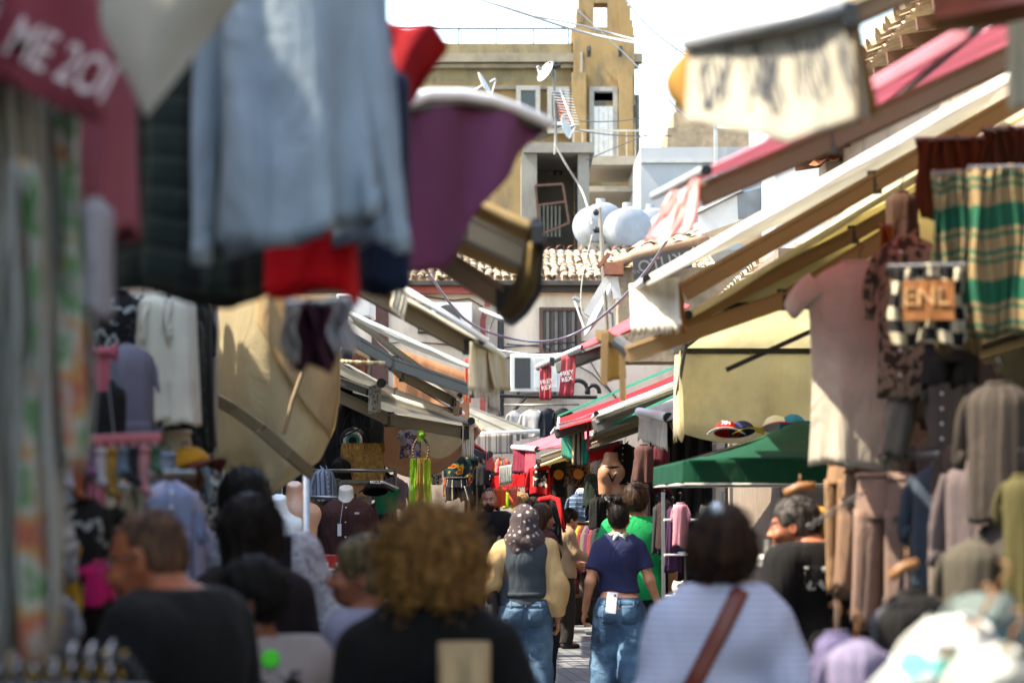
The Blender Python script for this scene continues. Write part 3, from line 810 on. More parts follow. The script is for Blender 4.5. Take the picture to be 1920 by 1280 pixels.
    for k in range(14):
        cx = r0.uniform(x0 + 5, x2 - .4); cz = r0.uniform(zt - 7, zt - 1.9); n_ = 9; b = MB(); yy = D - .004 if cx < x1 else D - .41; ww = r0.uniform(.25, .8)
        b.prism([(cx + math.cos(-a) * ww * r0.uniform(.6, 1), yy, cz + math.sin(-a) * ww * r0.uniform(.3, .8)) for a in np.linspace(0, 6.28, n_)[:-1]], (0, -.008, 0)); b.build('plaster_patch', solid(r0.choice(['#6a6252', '#877a62', '#5c564a']), .95, var=.2, scale=2.), T)
    b = MB(); xr = P(1110, 0, D).x; zz = P(0, 305, D).z
    b.box((xr + .4, D - .9, zz - .1), (2.2, 1.1, .15)); 
    for k in range(9): b.box((xr - .6 + k * .26, D - 1.4, zz + .35), (.03, .03, .8))
    b.box((xr + .4, D - 1.4, zz + .75), (2.2, .05, .05)); b.build('balcony', solid('#a9a59a', .8, name='balcony_stone'), T)
    for px in (1104, 1163): m = MB(); c = P(px, 88, D - .52); m.tube([c, c + Vector((0, -.1, -.15)), c + Vector((0, -.08, -.32))], .06, 6); m.build('hook', DARKMETAL, T)
ochre_house()
# --- concrete roof shed
def shed():
    D = 52.0; T = thing('concrete_shed', 'unfinished grey concrete roof shed with an open front below the ochre house', 'building')
    xa, xb, xc = P(985, 0, D).x, P(1001, 0, D).x, P(1104, 0, D).x; zt = P(0, 268, D).z; zb = 5.5
    b = MB(); b.box(((xa + xc) / 2 + .03, D + 1.5, zt - .12), (xc - xa + .15, 3.3, .22)); b.build('roof_slab', CONC, T)
    b = MB(); b.box((xa + .08, D + 1.5, (zt + zb) / 2 - .12), (.34, 3, zt - zb - .22)); b.box((xc - .12, D + 1.5, (zt + zb) / 2 - .12), (.24, 3, zt - zb - .22)); b.box(((xa + xc) / 2, D + 2.9, (zt + zb) / 2 - .12), (xc - xa - .5, .2, zt - zb - .22)); b.build('wall', CONC, T)
    b = MB(); c = P(1046, 320, D + 2.75)
    for dx in (-.07, .07): b.box(c + Vector((dx, 0, 0)), (.07, .04, .22))
    b.box(c, (.1, .04, .05)); b.build('vent_opening', BLACKPL, T)
    b = MB(); c = P(1012, 415, D + 2.4)
    for k in range(6): b.box(c + Vector((k * .09, 0, 0)), (.04, .04, .7))
    b.build('white_slats', WHITE, T)
    F2 = MB()
    p = [P(1004, 348, D - .2), P(1055, 345, D - .2), P(1067, 418, D - .2), P(1012, 440, D - .2)]
    for i in range(4): F2.beam(p[i], p[(i + 1) % 4], .05, .05)
    F2.beam(P(1008, 385, D - .2), P(1060, 378, D - .2), .05, .05)
    tag(F2.build('rusty_frame', solid('#4e352a', .8, .2, var=.3, scale=9., name='old_rust')), 'rusty iron frame leaning at the mouth of the concrete roof shed', 'frame')
shed()
# --- white block behind the tanks
b = MB(); D = 56.0; xa, xb = P(1200, 0, D).x, P(1640, 0, D).x; b.box(((xa + xb) / 2, D + 3, P(0, 276, D).z / 2), (xb - xa, 6, P(0, 276, D).z))
W_ = b.build('white_house', WHITEW, origin=((xa + xb) / 2, D + 3, 0)); tag(W_, 'plain white rendered block behind the water tanks', 'building')
b = MB(); D2 = D - .05; b.box((0, -3.04, P(0, 300, D).z - .05), (xb - xa, .07, .05)); b.box((-1.0, -3.1, 8.9), (.08, .1, 4.5)); b.build('coping', solid('#9fa09d', .8), W_)
D = 60.0; b = MB(); xa, xb = P(1098, 0, D).x, P(1204, 0, D).x
for k, (y0, y1, dd) in enumerate(((300, 316, 0), (352, 362, .4))): b.box(((xa + xb) / 2, D + dd + 1, P(0, (y0 + y1) / 2, D).z), (xb - xa, 3.4, P(0, y0, D).z - P(0, y1, D).z))
for x in (xa + .1, (xa + xb) / 2, xb - .1): b.box((x, D + 1, P(0, 460, D).z / 2 + 2), (.25, 2.6, P(0, 316, D).z - 5))
b.box(((xa + xb) / 2, D + 3.4, 5), (xb - xa, .3, 8))
tag(b.build('balcony_house', solid('#8b8272', .9, name='balcony_plaster')), 'shadowy balcony storeys between the concrete shed and the white block', 'building')
D = 66.0; b = MB(); c = P(1320, 262, D); b.box(c + Vector((0, 0, -4)), (2.2, 3, 8.2)); b.box(c + Vector((-.3, 0, .35)), (1.2, 2, .5)); b.box(c + Vector((-.55, -.1, .75)), (.5, 1.2, .4))
tag(b.build('distant_house', STONE), 'small brown stepped roof top far off behind the lettered flap', 'building')
# --- pink facade house closing the street
def pink_house():
    D = 40.0; T = thing('pink_house', 'weathered pale pink house with a low tiled roof closing the street', 'building')
    ze = P(0, 527, D).z; x0, x1 = -4.6, P(1285, 0, D).x + .6
    b = MB(); b.box(((x0 + x1) / 2, D + 3, (ze - .05) / 2), (x1 - x0, 6, ze - .05)); b.build('wall', PLASTER, T)
    b = MB(); tiles(b, (x0 - .2, D - .35, ze), (x1, D - .35, ze), (0, 3.6, .80), 11, .14, .016, 4); b.build('roof', TILE, T)
    b = MB(); tiles(b, (x0 - .2, D + 3.4, ze + .80), (x1, D + 3.4, ze + .85), (0, .8, .12), 2, .2, .02, 5); b.build('ridge', solid('#8d4a38', .85, var=.2, name='red_ridge_tile'), T)
    b = MB(); b.box(((x0 + x1) / 2, D - .3, ze - .06), (x1 - x0, .14, .07)); b.box(((x0 + x1) / 2, D - .12, ze - .14), (x1 - x0, .2, .10)); b.build('eaves_board', solid('#3b3531', .8, name='old_dark_wood'), T)
    g = MB(); xg0, xg1 = P(770, 0, D).x, P(912, 0, D).x; zg = P(0, 545, D).z
    g.box(((xg0 + xg1) / 2, D - .16, zg), (xg1 - xg0, .13, .12)); g.box((xg1 + .02, D - .12, (P(0, 545, D).z + P(0, 580, D).z) / 2), (.09, .09, P(0, 553, D).z - P(0, 580, D).z))
    g.beam(P(912, 580, D - .12), P(906, 596, D - .12), .09, .09); g.box((P(906, 0, D).x, D - .12, P(0, 690, D).z), (.09, .09, P(0, 596, D).z - P(0, 780, D).z)); g.build('gutter_pipe', solid('#8c3a30', .6, var=.25, name='red_gutter_paint'), T)
    g = MB(); g.tube([P(939, 575, D - .12), P(939, 780, D - .12)], .055, 10); g.build('black_pipe', solid('#202226', .4, name='black_pipe'), T)
    # barred window
    xa, xb = P(1014, 0, D).x, P(1085, 0, D).x; za, zb = P(0, 580, D).z, P(0, 662, D).z
    m = MB(); t = .06
    for c, sz in ((((xa + xb) / 2, D - .03, za), (xb - xa + t, .1, t)), (((xa + xb) / 2, D - .03, zb), (xb - xa + t, .1, t)), ((xa, D - .03, (za + zb) / 2), (t, .1, za - zb - t)), ((xb, D - .03, (za + zb) / 2), (t, .1, za - zb - t))): m.box(c, sz)
    fr = m.build('window', solid('#5b4238', .8, name='brown_frame'), T)
    m = MB(); m.box(((xa + xb) / 2, D - .012, (za + zb) / 2), (xb - xa - t, .02, za - zb - t)); m.build('pane', solid('#4e4741', .4, name='dusty_pane'), fr)
    m = MB()
    for k in range(1, 9): m.tube([(xa + (xb - xa) * k / 9, D - .08, za), (xa + (xb - xa) * k / 9, D - .08, zb)], .009, 5)
    m.build('window_bars', DARKMETAL, fr)
    m = MB()
    for k in range(4): m.box((xa + .1 + k * .14, D - .05, (za + zb) / 2), (.085, .015, za - zb - .08))
    m.build('curtain', fabric('#877b72', fold=1.0), fr)
    xa, xb = P(785, 0, D).x, P(812, 0, D).x
    m = MB(); m.box(((xa + xb) / 2, D - .02, P(0, 597, D).z), (xb - xa, .06, .5)); w2 = m.build('window', solid('#3a342f', .7), T)
    m = MB()
    for k in range(5): m.box(((xa + xb) / 2, D - .07, P(0, 575, D).z - k * .1), (xb - xa - .04, .03, .02))
    m.build('shutter_slats', solid('#9a958c', .7), w2)
    m = MB(); m.box((P(715, 0, D).x, D - .03, P(0, 640, D).z), (.28, .08, 1.6)); m.build('door_frame', solid('#54322a', .7, var=.3, name='red_brown_wood'), T)
    for (px, py, w, h) in ((690, 640, .34, 1.3), (838, 640, .9, .06)):
        pass
    g = MB()
    for pts in (((775, 560), (800, 556), (850, 563), (880, 560), (905, 575)), ((640, 655), (760, 640), (930, 652), (1100, 640), (1260, 600)), ((940, 672), (1060, 655), (1130, 640), (1250, 628)), ((1085, 640), (1120, 700), (1165, 760)), ((950, 645), (1020, 650), (1110, 700), (1170, 760))):
        g.tube([P(a, c, D - .06) for a, c in pts], .012, 5)
    g.build('wall_cables', solid('#3b3636', .6), T)
pink_house()
def ac_unit(label, cx, cy, D, w, h, fan, rz=0):
    T = thing('air_conditioner', label, 'air conditioner', group='air conditioners on the walls'); c = P(cx, cy, D); b = MB(); dp = .32
    b.box(c, (w, dp, h)); b.build('housing', solid('#c4c2bc', .5, var=.08, name='ac_paint', grime=('#8d877c', .35)), T, bevel=.012)
    b = MB()
    if fan:
        r = h * .42; cc = c + Vector((-w * .12, -dp / 2 - .012, 0))
        for k in range(7): rr = r * (k + 1) / 7; b.tube([cc + Vector((math.cos(a) * rr, 0, math.sin(a) * rr)) for a in np.linspace(0, 6.2832, 25)], .006, 4)
        for k in range(8): a = k * math.pi / 4; b.tube([cc, cc + Vector((math.cos(a) * r, 0, math.sin(a) * r))], .005, 4)
        b.build('fan_grille', solid('#55534f', .5), T); b = MB(); b.lathe(cc + Vector((0, .010, 0)), [(r * .98, -.004), (r * .98, .004)], 28, Matrix.Rotation(math.pi / 2, 3, 'X')); b.build('fan_shade_disc', solid('#3c3b39', .6), T)  # dark disc puts the shade behind the grille into colour
    else:
        b.box(c + Vector((-w * .27, -dp / 2 - .004, 0)), (w * .3, .012, h * .8)); b.build('dark_grille', solid('#2b2d2e', .6), T)
        b = MB(); b.box(c + Vector((w * .18, -dp / 2 - .004, 0)), (w * .42, .012, h * .78)); b.build('front_panel', solid('#b6b5b2', .5), T)
    b = MB()
    for sx in (-.35, .35): b.box(c + Vector((sx * w, .05, -h / 2 - .02)), (.04, dp + .15, .035))
    b.build('bracket', DARKMETAL, T)
    return T
ac_unit('white air conditioner with a round fan grille below the red gutter', 848, 597, 39.7, .66, .50, True)
ac_unit('white air conditioner with a dark side grille left of the hanging red flags', 1006, 700, 39.7, .86, .62, False)
ac_unit('small louvred air conditioner high on the left beside the white cloth', 668, 576, 22.0, .34, .22, False)
# pole, cable, dishes
D = 34.0; b = MB(); b.tube([P(1124, 390, D), P(1131, 500, D), P(1139, 640, D)], .03, 8); T = thing('metal_pole', 'leaning thin metal pole with insulators in front of the tiled roof', 'pole'); b.build('post', solid('#7b756c', .5, .4), T)
for y in (398, 431):
    b = MB(); b.tube([P(1127, y, D), P(1112, y, D)], .018, 6); b.ell(P(1117, y, D), (.035, .03, .05), nu=8, nv=6); b.ell(P(1121, y, D), (.025, .03, .045), nu=8, nv=6); b.build('insulator', DARKMETAL, T, smooth=True)
def wire(label, pts, r, m=None, name='cable', n=22, sagmode=False):
    P3 = [P(*p) for p in pts]; out = []
    for i in range(len(P3) - 1):
        p0 = P3[max(i - 1, 0)]; p1 = P3[i]; p2 = P3[i + 1]; p3 = P3[min(i + 2, len(P3) - 1)]
        for t in np.linspace(0, 1, n // (len(P3) - 1) + 2)[:-1 if i < len(P3) - 2 else None]:
            t = float(t); out.append(.5 * ((2 * p1) + (p2 - p0) * t + (2 * p0 - 5 * p1 + 4 * p2 - p3) * t * t + (3 * p1 - p0 - 3 * p2 + p3) * t ** 3))
    b = MB(); b.tube(out, r, 6); return tag(b.build(name, m or solid('#3a3d42', .5), smooth=True), label, 'cable')
wire('thick grey blue cable sagging across the street in front of the pink house', [(790, 490, 20), (812, 525, 21), (870, 597, 22), (940, 630, 23), (1020, 640, 23), (1085, 622, 23), (1150, 575, 22), (1210, 510, 21), (1250, 452, 20)], .0125, solid('#565a68', .4, .1, name='blue_grey_cable'), n=40)
wire('thin black wire crossing the sky from the bell wall to the lettered flap', [(1040, -20, 60), (1170, 100, 50), (1235, 170, 40), (1300, 230, 30)], .012)
wire('black wire falling from the upper sky towards the lettered flap', [(1165, -10, 40), (1215, 50, 38), (1290, 108, 30)], .014)
wire('pale bundle of wires rising to the top left of the ochre house', [(880, -8, 50), (980, 25, 50), (1090, 60, 52), (1200, 82, 50), (1320, 100, 40)], .03, solid('#8b8f90', .5))
wire('paler wire just under the bundle over the ochre house', [(1000, 30, 50), (1080, 46, 50), (1180, 72, 50), (1290, 98, 42)], .022, solid('#8b8f90', .5))
for k, (a, c) in enumerate((((1030, 235), (1260, 255)), ((1040, 225), (1250, 215)))):
    wire(('lower' if k else 'upper') + ' dark wire strung before the ochre house window', [(a[0], a[1], 55), ((a[0] + c[0]) / 2, (a[1] + c[1]) / 2 + 8, 55), (c[0], c[1], 55)], .012)
wire('thin wire slanting up from the shed roof to the white block', [(1100, 300, 50), (1170, 270, 50), (1245, 240, 50)], .011)
wire('pale cable from the antenna mast down to the balcony storeys', [(1040, 270, 50), (1062, 310, 50), (1092, 360, 50), (1110, 420, 45)], .022, solid('#8f8a82', .6))
wire('very thin wire hanging from the roof edge to the satellite dish arm', [(1110, 440, 38), (1092, 520, 38), (1090, 580, 38), (1105, 600, 38)], .007, solid('#b8b2a6', .6))
wire('white clothesline between the fringed awning and the grey window frame', [(930, 655, 30), (1000, 665, 30), (1060, 662, 30)], .008, WHITE, name='clothesline')
def dish(label, cx, cy, D, r, nrm, arm=None, group=None):
    T = thing('satellite_dish', label, 'satellite dish'); c = P(cx, cy, D); n = Vector(nrm).normalized(); q = n.to_track_quat('Z', 'Y').to_matrix()
    b = MB(); b.grid(lambda u, v: c + q @ Vector((math.cos(6.2832 * u) * r * v, math.sin(6.2832 * u) * r * 1.08 * v, (v * v - 1) * r * .22)), 28, 6, closed=True); b.build('reflector', solid('#a9aaa8', .45, var=.1, name='dish_paint'), T, smooth=True, thick=.012)
    b = MB(); f = c + n * r * .9 - q @ Vector((0, r * .1, 0)); b.tube([c - q @ Vector((0, r, 0)), f], .014, 6); b.build('feed_arm', WHITE, T); b = MB(); b.tube([f, f - n * .12], .035, 8); b.build('receiver', solid('#77787a', .5), T)
    b = MB(); b.tube([c - n * .05, c - n * .25, c - n * .28 - Vector((0, 0, .5))], .022, 6); b.build('mount', METAL, T)
    return T
dish('round white satellite dish at the top of the antenna mast', 1022, 134, 50, .23, (-.55, -.35, .35))
dish('oval white satellite dish lower on the antenna mast', 1062, 238, 50, .24, (.8, -.35, .2))
dish('white dish edge sticking up above the curved white awning', 910, 158, 45, .24, (.9, -.2, .5))
dish('large pale satellite dish seen edge on below the tiled roof with a long arm', 1122, 575, 37.5, .46, (-.9, -.1, .43))
dish('small pale satellite dish beside the red drainpipe', 928, 590, 38.6, .26, (.35, -.15, .85))
T = thing('antenna_mast', 'thin roof mast with a comb shaped television antenna on the shed', 'antenna'); D = 50.0
b = MB(); b.tube([P(1038, 112, D), P(1040, 200, D), P(1043, 268, D)], .028, 8); b.build('mast', solid('#66645f', .5, .5), T)
b = MB(); b.tube([P(1028, 118, D), P(1055, 120, D)], .02, 6); b.tube([P(1036, 128, D), P(1050, 122, D)], .05, 8); b.build('top_bracket', DARKMETAL, T)
b = MB(); b.tube([P(1050, 168, D), P(1074, 232, D - .6)], .018, 6)
for k in range(13):
    t = k / 12; c = P(1050 + 24 * t, 168 + 64 * t, D - .6 * t); b.tube([c - Vector((.22 - .08 * t, 0, -.02)), c + Vector((.22 - .08 * t, 0, -.02))], .009, 5)
b.build('comb_antenna', solid('#b8b6b2', .4, .4), T)
b = MB(); 
for k in range(6): c = P(1053 + k, 188 + k * 7, D + .1); b.tube([c - Vector((.1, 0, 0)), c + Vector((.1, 0, 0))], .03, 6)
b.build('orange_dipole', solid('#b0613f', .6), T)
# water tanks
for k, (cx, cy, dd, L) in enumerate(((1136, 412, 46, .8), (1186, 420, 45.5, .8), (1230, 422, 46.5, .8), (1268, 425, 46, .8))):
    T = thing('water_tank', ('first', 'second', 'third', 'last')[k] + ' white barrel water tank from the left on the roof behind the leaning pole', 'water tank', group='water tanks'); ax = Vector((-.30, .95, 0)).normalized()
    q = ax.to_track_quat('Z', 'Y').to_matrix(); r = .40; c = P(cx, cy + 6, dd)
    b = MB(); prof = [(0.001, -.05), (r * .5, -.045), (r * .85, -.02), (r, .03), (r, L * .33), (r * 1.015, L * .34), (r, L * .35), (r, L), (r * .7, L + .08), (0.001, L + .1)]
    b.lathe(c, prof, 32, q); b.build('barrel', solid('#868c94', .4, var=.12, name='tank_plastic', grime=('#6a6a66', .35)), T, smooth=True)
    b = MB(); b.box(c + ax * L * .5 - Vector((0, 0, r + .06)), (.7, .9, .14)); b.build('cradle', CONC, T)
    b = MB(); b.tube([c + ax * .3 + Vector((0, 0, r - .02)), c + ax * .3 + Vector((0, 0, r + .1))], .09, 12); b.build('filler_cap', solid('#8c9094', .5), T)
# roof below tanks
b = MB(); b.box((P(1190, 0, 47).x, 47.3, 3.3), (4.2, 4.5, 6.0)); tag(b.build('tank_house', CONC), 'grey flat roofed building carrying the water tanks', 'building')
# --- left and right shop rows
def shop_row(side, x, y0, y1, h, label, roofed=True):
    T = thing('shop_house', label, 'building', (0, 0, 0)); b = MB(); s = side; th = 5.0
    b.box((x + s * th / 2, (y0 + y1) / 2, h / 2), (th, y1 - y0, h)); b.build('wall', solid('#8d7c6b', .9, var=.15, scale=1.0, grime=('#4f463c', .6), name='shop_plaster'), T)
    n = max(1, int((y1 - y0) / 3.4)); w = (y1 - y0) / n
    for k in range(n):
        yc = y0 + (k + .5) * w; b = MB(); b.box((x - s * .02, yc, 1.25), (.05, w - .7, 2.5)); b.build('opening_shade_panel', solid('#14110f', .9, name='painted_interior_shade'), T)  # flat dark panel on the wall, painted as the unlit shop interior
        b = MB(); b.box((x - s * .03, yc, 2.75), (.10, w - .3, .35)); b.build('shop_fascia', solid(rnd.choice(['#5a4030', '#39424a', '#6a5a48', '#4a2f2a']), .6), T)
    if roofed:
        b = MB(); up = Vector((s * 2.2, 0, .85))
        tiles(b, (x - s * .35, y0, h + .02), (x - s * .35, y1, h + .02), up, 5, .2, .025, int(y0 * 3) & 63); b.build('roof', TILE, T)
        for k in range(int((y1 - y0) / .6)): b = MB(); b.beam((x - s * .33, y0 + .2 + k * .6, h - .09), (x + s * .1, y0 + .2 + k * .6, h - .03), .06, .08); b.build('rafter', solid('#5d3a22', .8, name='old_wood'), T)
    return T
shop_row(-1, -3.1, -6, 10, 5.3, 'left shop house nearest the camera behind the hanging white clothes')
shop_row(-1, -3.3, 10.2, 38, 4.3, 'left row of shops behind the beige sheet and the grass skirt')
shop_row(1, 2.9, -6, 22.5, 4.75, 'right shop house with a ragged tile eave above the beige clothes')
shop_row(1, 3.2, 27.5, 39.5, 4.3, 'far right shop behind the red awnings with a low tile eave')
b = MB(); b.box((-15, 34, 2.5), (11, 12, 5)); tag(b.build('side_house', PLASTER), 'plain house body beyond the left shops', 'building')
b = MB(); b.box((13, 34, 2.2), (10, 12, 4.4)); tag(b.build('side_house', WHITEW), 'plain house body beyond the right shops', 'building')
# gap on the right: ragged roof edge, dark sign, boxes
D = 31.0; T = thing('sheet_metal_box', 'white sheet metal duct box with a grey side above the right awnings', 'duct'); b = MB()
pp = [P(1308, 404, D), P(1382, 366, D), P(1384, 415, D), P(1312, 440, D)]; b.prism(pp, (.9, 1.6, 0)); b.build('duct_body', solid('#b9bab8', .5, .1, var=.1), T)
b = MB(); b.prism([P(1382, 364, D), P(1455, 345, D), P(1462, 395, D), P(1384, 410, D)], (0, 1.2, 0)); b.build('duct_side', solid('#6d7276', .4, .5), T)
b = MB(); b.prism([P(1305, 400, D - .1), P(1390, 358, D - .1), P(1388, 350, D), P(1302, 394, D)], (.9, 1.7, 0)); b.build('duct_lid', solid('#8f9190', .4, .5), T)
D = 29.0; b = MB(); b.box(P(1505, 340, D) + Vector((0, 1, -.3)), (.62, 1.6, 1.1)); tag(b.build('cabinet', solid('#a8aaab', .5, var=.1)), 'pale grey metal cabinet above the long white canopy edge', 'cabinet')
ac_unit('louvred air conditioner behind the brown beams on the right', 1562, 378, 24.5, .42, .30, False)
b = MB(); b.box((3.6, 25, 2.0), (2.2, 4.8, 4.0)); tag(b.build('low_shop', solid('#77695a', .9, var=.2)), 'low flat roofed shop between the two right houses', 'building')
D = 33.0; T = thing('roof_edge', 'crooked line of old barrel tiles beside the dark sign', 'roof'); b = MB(); tiles(b, P(1150, 505, D), P(1330, 445, D), (.4, 2.2, .5), 3, .22, .04, 9); b.build('tiles', TILE, T)
b = MB(); b.tube([P(1150, 492, D), P(1185, 482, D), P(1240, 466, D), P(1300, 452, D), P(1330, 446, D)], .07, 8); b.build('ridge_tiles', solid('#9d8068', .9, var=.3, scale=4), T, smooth=True)
b = MB(); b.box((P(1240, 0, D).x + .25, D + .6, P(0, 560, D).z - .2), (1.7, .9, 1.3)); b.build('rubble_wall', STONE, T)
D = 32.6; T = thing('shop_sign', 'dark weathered sign board with faint mirrored lettering under the crooked tiles', 'sign'); b = MB()
b.prism([P(1186, 486, D), P(1298, 462, D), P(1298, 500, D), P(1188, 524, D)], (0, .05, 0)); b.build('board', solid('#2b2a2b', .6, var=.3), T)
M4 = frame4(P(1250, 491, D - .02), P(1298, 481, D) - P(1200, 502, D), Vector((0, 0, 1)))
lettering('OKUTO', .22, solid('#6d6a68', .7, name='faint_letter'), T, M4 @ Matrix.Diagonal((-1, 1, 1, 1)), sx=1)
M4 = frame4(P(1193, 510, D - .02), (1, 0, 0), (0, 0, 1)); lettering('<<', .1, solid('#6d6a68', .7, name='faint_letter'), T, M4)
b = MB(); D = 30; c = P(1150, 505, D); b.box(c, (.24, .3, .15)); b.box(c + Vector((-.12, 0, .11)), (.2, .3, .05), Matrix.Rotation(-.9, 3, 'Y')); T = thing('brick_pier', 'small orange brick stub with a white cap by the leaning pole', 'brick pier'); b.build('bricks', solid('#84523a', .9, var=.3, scale=14, grime=('#6a5a4c', .6)), T)
b = MB(); b.beam(P(1144, 516, D), P(1100, 590, D), .06, .1); b.beam(P(1150, 520, D), P(1158, 560, D), .07, .1); b.build('support', solid('#b4b2ac', .6), T)
D = 21.0; T = thing('tile_corner', 'jagged corner of terracotta eave tiles above the white canopy edge', 'roof'); b = MB(); tiles(b, P(1532, 305, D), P(1600, 285, D), (.35, .8, .35), 2, .17, .02, 3); b.build('tiles', solid('#a9643e', .85, var=.25, name='terracotta'), T)
b = MB(); b.box(P(1548, 322, D) + Vector((.1, .3, -.05)), (.18, .5, .3)); b.box(P(1610, 300, D) + Vector((.3, .8, 0)), (.9, 1.4, .25)); b.build('stub_wall', STONE, T)

# ------------------------------------------------------------------ awnings
for (lb, x0, x1, d, zt, col) in (('added brown sheet for shade behind the red and black tops far down the right', 990, 1215, 31.5, 2.15, '#1f1814'), ('added dark sheet for shade behind the bearded man', 872, 938, 33.0, 2.2, '#241c18'), ('added dark grey sheet for shade behind the shoe rack', 1215, 1330, 20.5, 2.5, '#1c1a19'), ('added dark sheet for shade behind the crates and the grass skirt', 560, 700, 24.5, 3.0, '#1c1917')):
    xa, xb = P(x0, 0, d).x, P(x1, 0, d).x; m = MB(); m.grid(lambda u, v: (xa + (xb - xa) * u, d + .05 * math.sin(u * 30), zt * (1 - v) + .02), 40, 8, uvs=(1, 1)); tag(m.build('shade_backdrop', fabric(col, fold=.8), smooth=True, thick=.006), lb, 'cloth')  # dark sheets added in place of the deep shade under the awnings
def vpt(p): return P(*p) if not isinstance(p, Vector) else p
def flap(parent, a, b_, ln, mat, style='plain', name='valance', nf=5, amp=.02, taper=0., nu=28, swing=(0, 0), bar=None, uvs=None, skew=0):
    """cloth hanging from the line a-b; style: plain, fringe, teeth, scallop"""
    a = vpt(a); b_ = vpt(b_); x = (b_ - a); W = x.length; xn = x.normalized(); n = xn.cross(Vector((0, 0, 1))).normalized(); m = MB(); r = random.Random(int(W * 1000) + int(ln * 777))
    ph = r.uniform(0, 6)
    def fn(u, v):
        k = .5 + (u - .5) * (1 - taper * v); q = a + x * k
        L = ln * v
        if v > .99:
            if style == 'teeth': L += ln * .09 * (1 if int(u * nu) % 2 else -1)
            if style == 'scallop': L += .08 * abs(math.sin(u * math.pi * 3.5)) * (1 if ln > .3 else .4)
        L += skew * v * u
        return q + Vector((swing[0] * v * v, swing[1] * v * v, 0)) - Vector((0, 0, L)) + n * (amp * v ** .6 * (math.sin(u * nf * 6.28 + ph + v) + .4 * math.sin(u * nf * 14.1 + 2 * ph)))
    m.grid(fn, nu, 8, uvs=uvs or (W, ln))
    o = m.build(name, mat, parent, smooth=True, thick=.004)
    if style == 'fringe':
        m = MB()
        for i in range(int(nu * 1.6)):
            u = (i + .5) / (nu * 1.6); p = fn(u, .97); l2 = ln * r.uniform(.10, .2)
            m.tube([p, p - Vector((r.uniform(-.008, .008), r.uniform(-.008, .008), l2))], .003, 3)
        m.build('fringe', mat, o)
    return o
def awning(label, nb, nf, ff, fb, mat, group=None, arms=(), armw=.07, armmat=None, bar=.035, barmat=None, flaps=(), stripes=None, thick=.006, sag=.05, rim=.028, cassette=None, kind='awning', nlen=12):
    """nb nf ff fb: near-back, near-front, far-front, far-back corners, each (px, py, d)"""
    T = thing('awning', label, kind, group=group); q = [vpt(c) for c in (nb, nf, ff, fb)]; armmat = armmat or BEIGEMETAL
    m = MB()
    def fn(u, v):      # u back->front, v near->far
        p = q[0].lerp(q[1], u).lerp(q[3].lerp(q[2], u), v); return p - Vector((0, 0, sag * math.sin(math.pi * u) * (.6 + .4 * math.sin(v * 9)) + .006 * math.sin(v * 40)))
    m.grid(fn, nlen, 16, uvs=((q[1] - q[0]).length, (q[3] - q[0]).length)); m.build('canopy', mat, T, smooth=True, thick=thick)
    if rim:
        m = MB(); e_ = Vector((0, -.75 * rim, -.66 * rim)); m.grid(lambda u, v: q[0].lerp(q[1], u) + Vector((0, -.006, rim * .15 - .004 * math.sin(u * 23) * v)) + e_ * v, 24, 2, uvs=((q[1] - q[0]).length, rim)); m.build('side_rim', mat, T, smooth=True, thick=.008)
    if bar:
        m = MB(); d = (q[2] - q[1]).normalized(); m.tube([q[1] - d * .03, q[2]], bar, 10); o = m.build('front_bar', barmat or WHITE, T, smooth=True)
        m = MB(); m.tube([q[1] - d * .05, q[1] - d * .03], bar * 1.15, 10); m.build('end_cap', BLACKPL, o)
    for arm in arms:
        pts = [vpt(p) for p in arm]
        for i in range(len(pts) - 1):
            m = MB(); m.beam(pts[i], pts[i + 1], armw * .8, armw); m.beam(pts[i] + Vector((0, 0, armw * .33)), pts[i + 1] + Vector((0, 0, armw * .33)), armw * .95, armw * .12); o = m.build('arm', armmat, T, bevel=.004)
            if i > 0:
                m = MB(); m.tube([pts[i] + Vector((0, 0, armw * .62)), pts[i] - Vector((0, 0, armw * .62))], armw * .42, 12); m.build('elbow_joint', solid('#4d473d', .5, .4), o)
        m = MB(); m.box(pts[-1], (armw * .7, armw * .9, armw * 1.1)); m.build('arm_bracket', BLACKPL, T, bevel=.004)
    for f in flaps:
        flap(T, f['a'], f['b'], f['ln'], f['mat'], **{k: v for k, v in f.items() if k not in ('a', 'b', 'ln', 'mat')})
    return T
CWHITE = fabric('#dedbd2', trans=.4, fold=.25, var=.08); CCREAM = fabric('#cfc6ae', trans=.3, fold=.3); CGREYW = fabric('#d2d2cc', trans=.4, fold=.2, var=.08)
CPINK = fabric('#c8565f', trans=.3, fold=.35); CRED = fabric('#b3151d', trans=.3, fold=.35); CPINK2 = fabric('#b9526a', trans=.35, fold=.3); CTEAL = fabric('#2f8f78', trans=.3, fold=.3)
CPURP = fabric('#7c4462', trans=.45, fold=.4, var=.10); CYEL = fabric('#ece5c8', trans=.62, fold=.45, var=.08); CTAN = fabric('#9c8458', trans=.3, fold=.3); CFR = fabric('#e4dcc8', trans=.4, fold=.9)
STR = fabric('#ccc8bc', trans=.2, fold=.25, pat=('stripe', 1, .17, [(0, '#77756c'), (.40, '#4a4842'), (.6, '#7c7a70')]))
STRV = fabric('#ccc8bc', trans=.1, fold=.25, pat=('stripe', 0, .16, [(0, '#a89d92'), (.45, '#5d544d'), (.55, '#a89d92'), (.7, '#7d736a')]))
TANM = solid('#94764a', .5, .1, var=.1, scale=3, name='tan_aluminium'); BRNM = solid('#7a5a38', .5, .1, var=.15, scale=3, name='brown_aluminium'); GRYM = solid('#5f5e5a', .4, .4, var=.12, scale=3, name='grey_aluminium')
